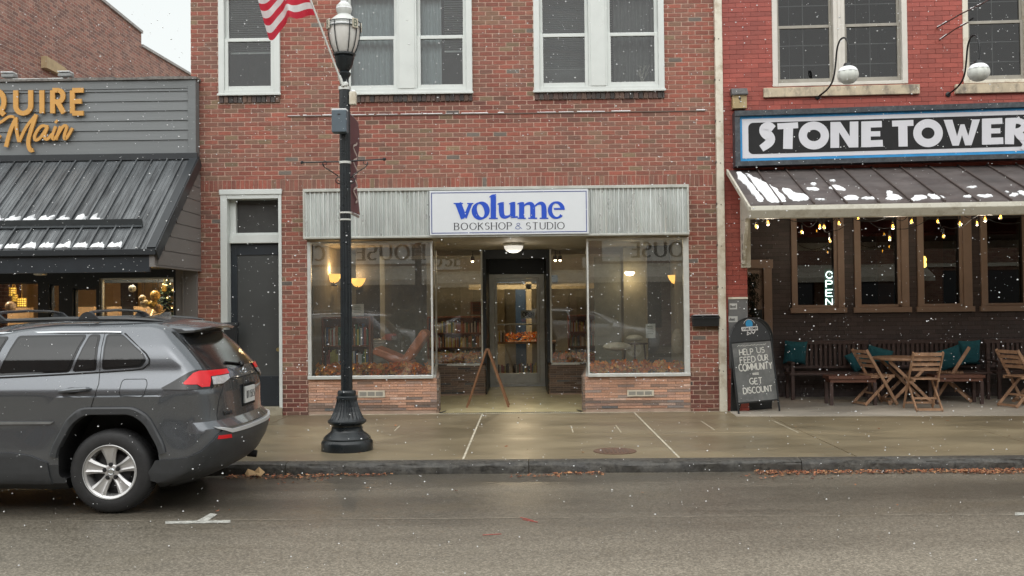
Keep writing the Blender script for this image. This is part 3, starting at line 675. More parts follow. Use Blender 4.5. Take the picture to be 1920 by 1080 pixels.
tr.build('fascia_trim', pm('fascia_trim', (0.5, 0.51, 0.47), 0.4, metal=0.5, var=0.15, vs=5), core, bevel=.003)
# ---- shop sign
SG = thing('shop_sign', 'white bookshop sign with bold blue lettering on the corrugated metal band', 'sign', ((fs[0] + fs[1]) / 2, FY - .03, fs[2]))
sy = FY - .045
q = MB(); q.box(fs[0], fs[1], sy, FY - .013, fs[2], fs[3]); q.build('panel', pm('sign_white', (0.68, 0.71, 0.74), 0.4, var=0.02), SG, bevel=.004)
q = MB(); frame(q, fs[0] + .025, fs[1] - .025, fs[2] + .025, fs[3] - .025, sy - .002, sy, .012); q.build('border', pm('sign_line_blue', (0.05, 0.07, 0.25), 0.4), SG)
M_blue = pm('sign_blue', (0.013, 0.075, 0.52), 0.4, var=0.04)
def zpen(k, ox, oy): return lambda pts: [(ox + a / k, oy + b / k) for a, b in pts]
Zv = zpen(6.4, 820, 340); q = MB()
def chaik(pts, w):
    P_ = [(Vector(p), (w[i] if isinstance(w, (list, tuple)) else w)) for i, p in enumerate(pts)]
    for _ in range(2):
        o = [P_[0]]
        for (u, a), (v, b) in zip(P_, P_[1:]): o += [(u * .75 + v * .25, a * .75 + b * .25), (u * .25 + v * .75, a * .25 + b * .75)]
        P_ = o + [P_[-1]]
    return [(p.x, p.y) for p, _w in P_], [w_ for _p, w_ in P_]
def st(pts, w, i=0):
    if 2 < len(pts) < 9: pts, w = chaik(pts, w)
    q.stroke(Zv(pts), [v / 6.4 for v in w] if isinstance(w, (list, tuple)) else w / 6.4, sy - .001 - .0003 * (i % 9), .003, WF)
def arcp(cx, cy, rx, ry, a0, a1, n=20): return arc(cx, cy, rx, ry, a0, a1, n)
def ring(cx, cy, ro, ri, tilt=0, n=36, a0=0, a1=360, i=0):
    pts = []; w = []
    for k in range(n + 1):
        t = rad(a0 + (a1 - a0) * k / n); o = (ro[0] * math.cos(t), ro[1] * math.sin(t)); e = t
        c_, s_ = math.cos(tilt), math.sin(tilt); ix, iy = ri[0] * math.cos(t), ri[1] * math.sin(t); ix, iy = ix * c_ - iy * s_, ix * s_ + iy * c_
        pts.append((cx + (o[0] + ix) / 2, cy + (o[1] + iy) / 2)); w.append(math.hypot(o[0] - ix, o[1] - iy))
    st(pts, w, i)
st([(250, 262), (320, 445)], 74, 1); st([(400, 265), (330, 440)], [40, 46], 2); st([(195, 266), (308, 266)], 14, 3); st([(358, 266), (432, 266)], 14, 4)
ring(520, 352, (108, 104), (44, 84), -.22, i=5)
st([(672, 175), (672, 440)], 64, 6); st([(625, 190), (660, 172), (705, 160)], [10, 30, 12], 7); st([(620, 444), (726, 444)], 15, 8)
st([(768, 265), (768, 370), (780, 415), (812, 432), (860, 420), (885, 395)], [62, 62, 60, 40, 24, 18], 1); st([(905, 262), (905, 425)], 62, 2); st([(722, 275), (760, 262), (798, 255)], [10, 24, 10], 3); st([(860, 272), (900, 258), (935, 252)], [10, 24, 10], 4); st([(880, 438), (965, 425)], [8, 22], 5)
st([(1012, 262), (1012, 440)], 62, 6); st([(960, 272), (1000, 260), (1040, 255)], [10, 24, 10], 7); st([(962, 443), (1062, 443)], 15, 8)
st([(1035, 300), (1065, 272), (1110, 262), (1138, 280), (1145, 320), (1145, 440)], [16, 24, 40, 54, 60, 60], 1); st([(1092, 443), (1198, 443)], 15, 2)
st([(1168, 300), (1200, 272), (1245, 258), (1272, 280), (1281, 320), (1281, 440)], [16, 24, 40, 54, 62, 62], 3); st([(1228, 443), (1332, 443)], 15, 4)
ring(1428, 345, (102, 105), (52, 82), -.1, a0=-2, a1=-320, i=5); st([(1400, 330), (1528, 330)], 22, 6)
q.build('lettering', M_blue, SG)
q = MB()
x0, x1, z0, z1 = WF.R(820 + 207 / 6.4, 340 + 497 / 6.4, 820 + 890 / 6.4, 340 + 578 / 6.4, sy); lettering(q, 'BOOKSHOP', x0, x1, z0, z1, sy - .001, .002, .14, .06, serif=.12, gap=.3)
x0, x1, z0, z1 = WF.R(820 + 1068 / 6.4, 340 + 493 / 6.4, 820 + 1522 / 6.4, 340 + 573 / 6.4, sy); lettering(q, 'STUDIO', x0, x1, z0, z1, sy - .001, .002, .14, .06, serif=.12, gap=.3)
q.build('small_lettering', pm('sign_ink', (0.03, 0.03, 0.04), 0.5), SG)
q = MB(); x0, x1, z0, z1 = WF.R(820 + 935 / 6.4, 340 + 500 / 6.4, 820 + 1015 / 6.4, 340 + 572 / 6.4, sy); lettering(q, '&', x0, x1, z0, z1, sy - .001, .002, .10); q.build('ampersand', pm('pale_blue_ink', (.16, .2, .42), .5), SG)

# ---- storefront
Y1, Y2 = 3.0, 4.9
A0 = SF0 + .002; A1 = WF.P(812, 600, 0)[0]; B0 = WF.P(1101, 600, 0)[0]; B1 = SF1 - .002
sz = WF.P(690, 706, 0)[1]; cz = 2.62
c0 = WF.P(818, 600, Y1)[0]; c1 = WF.P(907, 600, Y1)[0]; d0 = WF.P(1030, 600, Y1)[0]; d1 = WF.P(1101, 600, Y1)[0]
e0 = WF.P(918, 600, Y2)[0]; e1 = WF.P(1021, 600, Y2)[0]
def bulkhead(poly, wallx, nm):
    q = MB(); q.prism(poly, -.02, sz - .03, 'z'); o = q.build(nm, M_mortar2, BT); return o
M_mortar2 = pm('pale_mortar', (0.42, 0.30, 0.23), 0.9); 
# left and right plinths under the glass (roman brick faces laid one by one)
Lp = [(A0, .012), (A1 + .03, .012), (A1 + .07, .05), (A1 + .075, .2), (c0 + .02, Y1 - .02), (c1 + .0, Y1), (c1 + .02, Y1 + .1), (e0 - .02, Y2 + .3), (A0, Y2 + .3)]
Rp = [(B1, .012), (B1, Y2 + .3), (e1 + .02, Y2 + .3), (d0 - .02, Y1 + .1), (d0, Y1), (d1 - .02, Y1 - .02), (B0 - .075, .2), (B0 - .07, .05), (B0 - .03, .012)]
b1 = bulkhead(Lp, 0, 'bulkhead'); b2 = bulkhead(Rp, 0, 'bulkhead')
PK = [(.66, .38, .26), (.63, .36, .24), (.68, .42, .30), (.60, .38, .29), (.72, .52, .42), (.40, .33, .29), (.56, .36, .27)]
PW = [5, 5, 4, 3, .6, .8, 2]
def roman(x0, x1, flip):
    q = MB()
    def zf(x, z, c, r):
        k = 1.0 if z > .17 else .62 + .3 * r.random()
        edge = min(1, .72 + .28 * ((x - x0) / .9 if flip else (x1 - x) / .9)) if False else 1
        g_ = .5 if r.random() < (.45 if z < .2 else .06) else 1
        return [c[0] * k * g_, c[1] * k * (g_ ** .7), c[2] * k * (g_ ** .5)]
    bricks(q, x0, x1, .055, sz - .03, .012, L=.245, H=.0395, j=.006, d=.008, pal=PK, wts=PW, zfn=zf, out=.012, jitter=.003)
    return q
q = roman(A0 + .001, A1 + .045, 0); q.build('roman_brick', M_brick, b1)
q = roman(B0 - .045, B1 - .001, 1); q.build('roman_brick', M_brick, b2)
# returns of the plinths into the entry
def retbrick(pts, par):
    q = MB(); rn = random.Random(8); z = .03; r = 0
    while z < sz - .05:
        for i in range(len(pts) - 1):
            p, e = Vector((*pts[i], 0)), Vector((*pts[i + 1], 0)); L_ = (e - p).length; dv = (e - p) / L_; s0 = -(.12 if r % 2 else 0); nrm = Vector((dv.y, -dv.x, 0))
            while s0 < L_:
                a_, b_ = max(s0, 0), min(s0 + .24, L_)
                if b_ - a_ > .03:
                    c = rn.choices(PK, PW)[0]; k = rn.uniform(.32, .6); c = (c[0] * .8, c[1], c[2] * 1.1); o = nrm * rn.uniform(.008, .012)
                    P0, P1 = p + dv * (a_ + .003) + o, p + dv * (b_ - .003) + o; Q0, Q1 = P0 - o * 1.5, P1 - o * 1.5
                    z0_, z1_ = z + .003, z + .0365
                    q.add([(P0.x, P0.y, z0_), (P1.x, P1.y, z0_), (P1.x, P1.y, z1_), (P0.x, P0.y, z1_), (Q0.x, Q0.y, z0_), (Q1.x, Q1.y, z0_), (Q1.x, Q1.y, z1_), (Q0.x, Q0.y, z1_)],
                          [(0, 1, 2, 3), (3, 2, 6, 7), (0, 4, 5, 1), (1, 5, 6, 2), (0, 3, 7, 4)], col=tuple(v * k for v in c))
                s0 += .24
        z += .0395; r += 1
    q.build('return_brick', M_brick, par)
retbrick(Lp[1:7], b1); retbrick(Rp[3:9], b2)
for X, par in ((697, b1), (1201, b2)):
    v = WF.R(X - 25, 731 if X > 1000 else 732, X + 25, 743 if X > 1000 else 745, 0); q = MB(); q.box(v[0], v[1], -.016, .004, v[2], v[3])
    vv = q.build('vent', pm('vent_frame', (0.55, 0.5, 0.4), 0.6) if X < 1000 else bpy.data.materials['vent_frame'], par)
    q = MB()
    for k in range(3): w = (v[1] - v[0] - .05) / 3; q.box(v[0] + .02 + k * (w + .005), v[0] + .02 + k * (w + .005) + w - .012, -.018, -.0165, v[2] + .022, v[3] - .022)
    q.build('vent_slot', pm('vent_slot', (0.25, 0.24, 0.21), 0.6) if X < 1000 else bpy.data.materials['vent_slot'], vv)
# display window frames and glass
def display(x0, x1, nm, jl, jr):
    q = MB(); frame(q, x0, x1, sz - .03, cz - .02, -.025, .05, jl, jr, .045, .03); q.box(x0 - .0, x1 + .0, -.05, -.026, sz - .035, sz + .012)
    o = q.build('display_window', M_alu, BT, bevel=.004)
    q = MB(); q.add([(x0 + jl, .01, sz + .015), (x1 - jr, .01, sz + .015), (x1 - jr, .01, cz - .05), (x0 + jl, .01, cz - .05)], [(0, 1, 2, 3)]); q.build('pane', M_glass, o); return o
dwl = display(A0, A1, 'l', .055, .028); dwr = display(B0, B1, 'r', .028, .085)
def side_glass(pts, par):
    for i in range(len(pts) - 1):
        (xa, ya), (xb, yb) = pts[i], pts[i + 1]
        q = MB(); q.add([(xa, ya, sz + .0), (xb, yb, sz + .0), (xb, yb, cz), (xa, ya, cz)], [(0, 1, 2, 3)]); q.build('pane', M_glass, par)
        q = MB(); q.bar((xa, ya, sz - .01), (xb, yb, sz - .01), .05, .04); q.bar((xb, yb, sz + .01), (xb, yb, cz), .03, .03); q.build('glazing_bar', M_alu, par)
side_glass([(A1 + .005, .05), (c0, Y1), (c1 - .03, Y1)], dwl); side_glass([(B0 - .005, .05), (d1, Y1), (d0 + .03, Y1)], dwr)
# entry: dark posts, ceiling, floor, door
q = MB(); dtz = WF.P(968, 514, Y2)[1]
q.box(c1 - .03, c1 + .05, Y1, Y1 + .12, sz + .01, cz); q.box(d0 - .05, d0 + .03, Y1, Y1 + .12, sz + .01, cz)
q.prism([(c1 + .02, Y1 + .12), (c1 + .04, Y1 + .12), (e0 + .0, Y2 + .1), (e0 - .04, Y2 + .1)], .0, cz, 'z'); q.prism([(d0 - .04, Y1 + .12), (d0 - .02, Y1 + .12), (e1 + .04, Y2 + .1), (e1, Y2 + .1)], 0, cz, 'z')
q.box(e0, e1, Y2, Y2 + .1, dtz, cz); q.box(c1 + .05, d0 - .05, Y1, Y1 + .08, cz - .16, cz)
q.build('entry_surround', M_navy, BT, bevel=.003)
M_ceil = pm('entry_ceiling', (0.42, 0.38, 0.31), 0.6, var=0.1, vs=2)
q = MB(); q.box(A0 + .01, B1 - .01, FY + .05, Y2, cz + .001, cz + .06); q.build('entry_ceiling', M_ceil, BT)
M_terr = pm('terrazzo', (0.72, 0.63, 0.36), 0.22, var=0.15, vs=1.5, bump=0.05, rv=0.12)
q = MB(); q.prism([(A1 + .07, -.02), (B0 - .07, -.02), (B0 - .07, .2), (d1, Y1), (d0, Y1 + .05), (e1, Y2 + .2), (e0, Y2 + .2), (c1, Y1 + .05), (c0, Y1), (A1 + .07, .2)], -.05, .004, 'z'); struct(q.build('entry_floor', M_terr))
q = MB()
for i in range(70): x = A1 + .1 + i * (B0 - A1 - .2) / 70; q.box(x, x + .022, -.018, .035, .004, .009)
q.box(A1 + .07, B0 - .07, .036, .06, .004, .007); q.bar((A1 + .09, .07, .008), (A1 + .15, .3, .008), .03, .008); q.bar((B0 - .09, .07, .008), (B0 - .15, .3, .008), .03, .008)
q.build('threshold_strip', pm('threshold_black', (0.03, 0.028, 0.025), 0.5), BT)
q = MB(); jx = .10
frame(q, e0, e1, .06, dtz, Y2 - .05, Y2 + .08, jx, jx, 0, .08); q.box(e0, e1, Y2 - .04, Y2 + .12, .0, .06); dfr = q.build('entry_door_frame', M_alu, BT, bevel=.006)
g0, g1 = e0 + jx + .004, e1 - jx - .004
q = MB(); frame(q, g0, g1, .065, dtz - .085, Y2 - .02, Y2 + .03, .05, .05, .2, .07); ed = q.build('door', M_alu, dfr, bevel=.005)
q = MB(); q.add([(g0 + .05, Y2, .26), (g1 - .05, Y2, .26), (g1 - .05, Y2, dtz - .15), (g0 + .05, Y2, dtz - .15)], [(0, 1, 2, 3)]); q.build('pane', M_glassdoor, ed)
q = MB(); hz_ = WF.P(968, 608, Y2)[1]; q.tube([(g0 + .03, Y2 - .07, hz_), (g1 - .03, Y2 - .07, hz_)], .014, 8); q.tube([(g0 + .04, Y2 - .07, hz_), (g0 + .04, Y2, hz_)], .01); q.tube([(g1 - .04, Y2 - .07, hz_), (g1 - .04, Y2, hz_)], .01); q.tube([(g0+.3, Y2 - .07, hz_), (g0+.32, Y2 - .07, hz_-.12), (g0+.3, Y2-.03, hz_-.2)], .012)
q.build('handle', M_alu, ed)
# the OPEN card hung in the door
oc = WF.R(977, 582, 1003, 597, Y2 + .05); OC = thing('open_card', 'small open sign card hanging inside the glass entry door', 'sign', (oc[0], Y2 + .05, oc[2]))
q = MB(); q.box(oc[0], oc[1], Y2 + .045, Y2 + .055, oc[2], oc[3]); q.build('card', pm('card_grey', (.85, .86, .86), .5), OC)
q = MB(); lettering(q, 'OPEN', oc[0] + .03, oc[1] - .03, oc[2] + .04, oc[3] - .04, Y2 + .044, .002, .22); q.build('lettering', M_black, OC)
# ceiling dome, spot lights
cxp, czp = WF.P(963, 470, 1.15); CL = thing('dome_light', 'round white glass dome light on the entry ceiling', 'ceiling light', (cxp, 1.15, cz))
q = MB(); q.lathe([(.0, -.01), (.17, -.01), (.17, -.04), (.15, -.05)], (cxp, 1.15, cz), 28); q.build('rim', M_alu, CL, smooth=True)
q = MB(); q.lathe([(.155, -.045), (.15, -.08), (.12, -.125), (.07, -.15), (0, -.158)], (cxp, 1.15, cz), 28); q.build('shade', emat('opal_glass', (1, .95, .85), .38), CL, smooth=True); lamp('dome_bulb', CL, (cxp, 1.15, cz - .22), 3, (1, .9, .74), .12)
M_bulb = emat('spot_bulb', (1, .78, .45), 9)
for px_, py_, lab in ((886, 489, 'small lit spotlight behind the left entry pane'), (1041, 487, 'small lit spotlight behind the right entry pane, left of its pair'), (1050, 487, 'small lit spotlight behind the right entry pane, right of its pair')):
    X, Z = WF.P(px_, py_, Y1 + .5); sp = thing('spotlight', lab, 'spotlight', (X, Y1 + .5, Z), group='small spotlights inside the shop')
    q = MB(); q.tube([(X, Y1 + .5, 2.9), (X, Y1 + .5, Z + .08)], .008, 6); q.lathe([(.0, .08), (.035, .08), (.045, 0), (.042, -.005)], (X, Y1 + .5, Z), 12); q.build('housing', M_black, sp)
    q = MB(); q.ball((X, Y1 + .49, Z - .01), .024, 10); q.build('bulb', M_bulb, sp)
# shop interior
q = MB(); X0, X1_ = A0 + .0, B1; IY = 11.0; q.add([(X0, .3, .0), (X1_, .3, 0), (X1_, IY, 0), (X0, IY, 0), (X0, .3, 3.0), (X1_, .3, 3.0), (X1_, IY, 3.0), (X0, IY, 3.0)], [(3, 2, 6, 7), (0, 3, 7, 4), (2, 1, 5, 6), (7, 6, 5, 4)])
q.box(A0, A0 + .02, .3, 6, 0, 2.98)
q.build('interior_wall', M_room, BT); q = MB(); q.add([(X0, Y2 + .2, .001), (X1_, Y2 + .2, .001), (X1_, IY, .001), (X0, IY, .001)], [(0, 1, 2, 3)]); q.build('interior_floor', M_floorin, BT)
q = MB(); q.prism([(A0 + .01, .06), (A1, .06), (c0 - .02, Y1 - .05), (c1 - .05, Y1 + .05), (c1 - .05, Y2 - .2), (A0 + .01, Y2 - .2)], sz - .03, sz, 'z'); q.prism([(B1 - .01, .06), (B1 - .01, Y2 - .2), (d0 + .05, Y2 - .2), (d0 + .05, Y1 + .05), (d1 + .02, Y1 - .05), (B0, .06)], sz - .03, sz, 'z'); q.build('display_floor', pm('display_floor', (.10, .085, .07), .6), BT)
# dark and pale partitions seen through the glass
q = MB()
for px_a, px_b, y, mi in ((668, 712, 1.9, 0), (1215, 1262, 1.9, 0), (722, 800, 2.6, 1), (1115, 1165, 2.5, 1), (1170, 1212, 2.4, 2)):
    xa, xb = WF.P(px_a, 600, y)[0], WF.P(px_b, 600, y)[0]; q.box(xa, xb, y, y + .06, sz, 2.6 - .15 * (mi == 1), mi=mi)
q.build('partition', [M_roomdark, pm('partition_sage', (.25, .25, .2), .8), pm('partition_cream', (.34, .31, .22), .8)], BT)
# wall sconces (lit)
def sconce(px_, py_, y, lab, w=.27):
    X, Z = WF.P(px_, py_, y); o = thing('wall_sconce', lab, 'wall lamp', (X, y, Z), group='lit bowl sconces in the bookshop')
    q = MB(); q.lathe([(.01, -.15), (w * .25, -.125), (w * .42, -.06), (w * .5, .0), (w * .48, .0)], (X, y, Z), 20, a0=math.pi, a1=2 * math.pi); q.build('shade', emat('sconce_shade', (1, .50, .10), .85, (.8, .6, .3)) if 'sconce_shade' not in bpy.data.materials else bpy.data.materials['sconce_shade'], o, smooth=True)
    q = MB(); q.box(X - .05, X + .05, y + .01, y + .03, Z - .2, Z - .05); q.tube([(X, y + .02, Z - .1), (X, y - .05, Z - .15)], .01); q.build('bracket', M_roomdark, o)
    lamp('sconce_bulb', o, (X, y - .06, Z + .08), 3, (1, .64, .3), .04)
sconce(626, 514, 1.6, 'lit amber bowl sconce left of the street lamp in the left display window'); sconce(671, 522, 1.85, 'lit amber bowl sconce right of the street lamp in the left display window')
sconce(1267, 516, 1.5, 'lit amber bowl sconce in the right display window')
# white glass hanging lamp (small), picture, cards
for (a_, b_, c_, d_), y, lab, col_, nm in (((660, 570, 682, 592), 1.2, 'white framed picture standing on the red bookcase', (.6, .6, .52), 'picture_card'), ((1211, 607, 1229, 634), .12, 'white notice stuck inside the right display window', (.62, .64, .6), 'notice'), ((882, 566, 905, 590), Y1 + 1.0, 'orange book cover facing out behind the left entry pane', (.55, .2, .12), 'book')):
    v = WF.R(a_, b_, c_, d_, y); o = thing(nm, lab, nm.replace('_', ' '), (v[0], y, v[2])); q = MB(); q.box(v[0], v[1], y, y + .015, v[2], v[3]); q.build('sheet', pm(nm + '_paper', col_, .6, var=.1), o)
    q = MB(); w = v[1] - v[0]; h = v[3] - v[2]; rn = random.Random(5)
    for k in range(5): q.box(v[0] + w * .15, v[0] + w * rn.uniform(.5, .85), y - .002, y - .0005, v[3] - h * (.2 + .13 * k), v[3] - h * (.15 + .13 * k))
    q.build('print', pm(nm + '_ink', (.2, .23, .18), .7), o)
# bookcase with books
def books(mb, x0, x1, y, z, hmax, rn):
    x = x0
    while x < x1:
        w = rn.uniform(.018, .045); h = hmax * rn.uniform(.7, .98)
        mb.box(x, min(x + w, x1) - .002, y, y + .14, z, z + h, col=rn.choice([(.3, .06, .04), (.05, .1, .2), (.45, .4, .3), (.06, .15, .08), (.5, .45, .1), (.6, .6, .58), (.02, .02, .03), (.35, .15, .05)])); x += w
def bookcase(name, lab, x0, x1, y, z0, z1, n, seed, grp=None):
    rn = random.Random(seed); o = thing(name, lab, 'bookcase', ((x0 + x1) / 2, y + .15, z0), group=grp); q = MB(); frame(q, x0, x1, z0, z1, y, y + .3, .03)
    q.box(x0 + .03, x1 - .03, y + .27, y + .29, z0 + .03, z1 - .03); h = (z1 - z0 - .06) / n
    q.build('case', M_cherry, o)
    for i in range(n - 1): q = MB(); q.box(x0 + .03, x1 - .03, y + .01, y + .26, z0 + h * (i + 1), z0 + h * (i + 1) + .02); q.build('shelf', M_cherry, o)
    q = MB()
    for i in range(n): books(q, x0 + .04, x1 - .05, y + .05, z0 + .03 + h * i + (.0 if i == 0 else -.01), h * .85, rn)
    tag(q.build('book_row', M_items, o), kind='stuff'); return o
xa, xb = WF.P(602, 650, .8)[0], WF.P(694, 650, .8)[0]; bookcase('bookcase', 'low cherry wood bookcase in the left display window', xa, xb, .85, sz, WF.P(640, 594, .8)[1], 2, 4)
bookcase('bookcase', 'chest high bookcase deep in the shop seen through the left entry pane', -2.3, -1.0, 7.6, 0, 1.38, 4, 5); bookcase('bookcase', 'chest high bookcase deep in the shop seen through the right entry pane', .9, 2.0, 7.6, 0, 1.38, 4, 6)
# leather armchair, ribbed white stool
X, Z = WF.P(765, 650, .9); AC = thing('armchair', 'low orange leather lounge chair in the left display window', 'chair', (X, .9, sz))
M_lea = pm('orange_leather', (.72, .27, .14), .4, var=.25, vs=7)
q = MB(); q.bar((X + .0, .6, sz + .18), (X + .34, .6, sz + .66), .62, .13, up=(-1, 0, .5)); q.build('backrest', M_lea, AC, bevel=.03)
q = MB(); q.bar((X + .12, .6, sz + .14), (X - .46, .6, sz + .38), .62, .12); q.build('seat', M_lea, AC, bevel=.03)
q = MB()
for y in (.34, .88): q.bar((X + .3, y, sz + .5), (X - .2, y, sz + .0), .03, .03); q.bar((X - .42, y, sz + .34), (X + .1, y, sz + .0), .03, .03)
q.build('frame', M_cherry, AC)
X, Z = WF.P(705, 660, 1.3); ST = MB(); ST.lathe([(0, 0)] + [(.16 + .012 * (i % 2), i * .022) for i in range(24)] + [(0, .53)], (X, 1.3, sz), 24)
tag(ST.build('ribbed_stool', pm('white_ceramic', (.55, .55, .5), .4, var=.05), smooth=False), 'white ribbed drum stool beside the leather chair', 'stool')
# pale pumpkins / fluffy things in the right window
M_cot = pm('cream_fleece', (.55, .5, .38), .95, var=.15, vs=20, bump=1, bs=40)
for px_, py_, y, r, sq, lab, nm in ((1157, 650, .6, .14, (1.6, 1, .5), 'flat cream fleece cushion in the right display window', 'fleece_cushion'), (1272, 640, .8, .14, (.8, .8, 1.5), 'white fluffy bundle at the right edge of the right display window', 'fluffy_bundle'), (1190, 634, 1.0, .09, (1.5, 1, .6), 'pale pumpkin on the small dark stand in the right display window', 'pumpkin')):
    X, Z = WF.P(px_, py_, y); q = MB(); q.ball((X, y, Z), r, 20, sq); tag(q.build(nm, M_cot, smooth=True), lab, nm.split('_')[-1])
X, Z = WF.P(1190, 643, 1.0); q = MB(); o = thing('plant_stand', 'small dark table in the right display window under the pumpkin', 'table', (X, 1.0, sz)); q.lathe([(0, 0), (.22, 0), (.22, -.02), (0, -.02)], (X, 1.0, Z), 20); q.build('table_top', M_darkwood, o)
for a_ in (-.15, 0, .15): q = MB(); q.bar((X + a_, 1.0, Z - .02), (X + a_ * 1.2, 1.0, sz), .025, .025); q.build('leg', M_darkwood, o)
OR = [(1, .38, .06), (1, .30, .05), (1, .5, .12), (.95, .25, .06), (.95, .56, .18)]
def garland(name, lab, x0, x1, y0, y1, z, n, seed, h=.17):
    leafbits(name, lab, 'garland', [(x0, x1, y0, y1, 1, z, h)], n, seed, OR, (.08, .15), kind='thing', up=1.3, group='leaf garlands in the shop windows')
garland('leaf_garland', 'orange autumn leaf garland along the sill of the left display window', A0 + .1, A1 - .06, .05, .2, sz, 420, 1)
garland('leaf_garland', 'orange autumn leaf garland along the sill of the right display window', B0 + .06, B1 - .1, .05, .2, sz, 340, 2)
garland('leaf_garland', 'dim red leaf garland low behind the left entry pane', c0 + .05, c1 - .05, Y1 + .1, Y1 + .4, sz, 160, 3)
garland('leaf_garland', 'dim red leaf garland low behind the right entry pane', d0 + .05, d1 + .4, Y1 + .1, Y1 + .4, sz, 200, 4, .16)
# table with flowers and far wall openings beyond the door
TB = thing('display_table', 'wooden book table beyond the entry door with orange leaves on it', 'table', (0, 7, 0)); q = MB(); q.box(-.9, .6, 6.7, 7.5, .78, .82); q.build('table_top', M_wood, TB)
for a_ in (-.85, .55):
    for b_ in (6.75, 7.45): q = MB(); q.box(a_ - .03, a_ + .03, b_ - .03, b_ + .03, 0, .78); q.build('leg', M_darkwood, TB)
leafbits('leaf_arrangement', 'heap of orange leaves on the book table beyond the door', 'leaves', [(-.5, .5, 6.72, 7.2, 1, .82, .2)], 260, 6, OR, (.05, .09), kind='thing', up=1.3)
q = MB(); books(q, -.85, -.5, 6.8, .82, .25, random.Random(2)); books(q, -.8, .5, 6.72, .1, .26, random.Random(3)); tag(q.build('book_row', M_items), 'rows of small books on and under the table beyond the door', 'books', kind='stuff')
q = MB(); q.box(-1.0, -.62, 10.9, 10.98, .0, 2.35); q.box(-.05, .08, 8.6, 8.7, 0, 2.6); q.box(-1.4, 1.6, 8.6, 8.7, 2.0, 2.12); q.build('shop_beam', pm('beam_cream', (.45, .38, .25), .7), BT)
q = MB(); q.box(-.3, -.06, 8.5, 8.58, 0, 2.0); q.box(-.9, -.1, 8.5, 8.58, 2.15, 2.32);  q.box(.1, .7, 8.5, 8.58, 2.15, 2.32); q.build('shop_post', pm('shelf_blue', (.02, .05, .11), .5), BT)
for X, Y, Z, E in ((-.2, 7.5, 2.7, 40), (-2.9, 6.6, 2.8, 16), (1.75, 2.2, 2.15, 1.6)):
    o = thing('ceiling_lamp', {-.2: 'lit round ceiling lamp beyond the entry door', -2.9: 'lit round ceiling lamp deep in the shop behind the left display', 1.75: 'small lit pendant in the right display window'}[X], 'ceiling light', (X, Y, Z)); q = MB(); q.lathe([(0, .02), (.08, .02), (.09, .0), (.06, -.04), (0, -.05)], (X, Y, Z), 16); q.build('diffuser', emat('ceiling_lamp_%d' % int(Y * 10 + X), (1, .8, .5), 3), o)
    lamp('ceiling_bulb', o, (X, Y, Z - .12), E, (1, .78, .5), .08)
# A-frame easel in the entry
x0, y0 = WF.G(875, 765, 0); x1, y1 = WF.G(953, 768, 0); EA = thing('easel', 'empty wooden folding a-frame standing in the shop entry', 'easel', ((x0 + x1) / 2, y0, 0))
ax, az = WF.P(913, 655, y0); M_eas = pm('easel_wood', (.20, .095, .045), .5, var=.2, vs=12)
for k, dy in enumerate((-.0, .34)):
    for xx in (x0, x1):
        q = MB(); q.bar((xx, y0 + dy, .005), (ax + (.012 if xx > ax else -.012), y0 + .02 + dy * .7, az), .02, .03); q.build('leg', M_eas, EA)
q = MB(); q.bar((ax, y0 + .0, az - .01), (ax, y0 + .28, az - .01), .03, .03); q.build('hinge_bar', M_eas, EA)
# drainpipe between the buildings
xt, zt_ = WF.P(1350, 10, -.06); xb_ = WF.P(1350, 700, -.06)[0]; DP = thing('drainpipe', 'tall cream drainpipe between the brown brick and red painted walls', 'drainpipe', (XR + .04, -.05, 0))
q = MB(); q.box(XR - .035, XR + .075, -.085, -.002, .0, ZT); q.build('pipe', M_cream, DP, bevel=.008)
q = MB(); z = .6
while z < ZT: q.box(XR - .042, XR - .0352, -.09, -.01, z, z + .03); q.ball((XR + .02, -.087, z), .009, 8); z += .62
q.build('strap', pm('strap_dark', (.15, .14, .12), .6), DP)
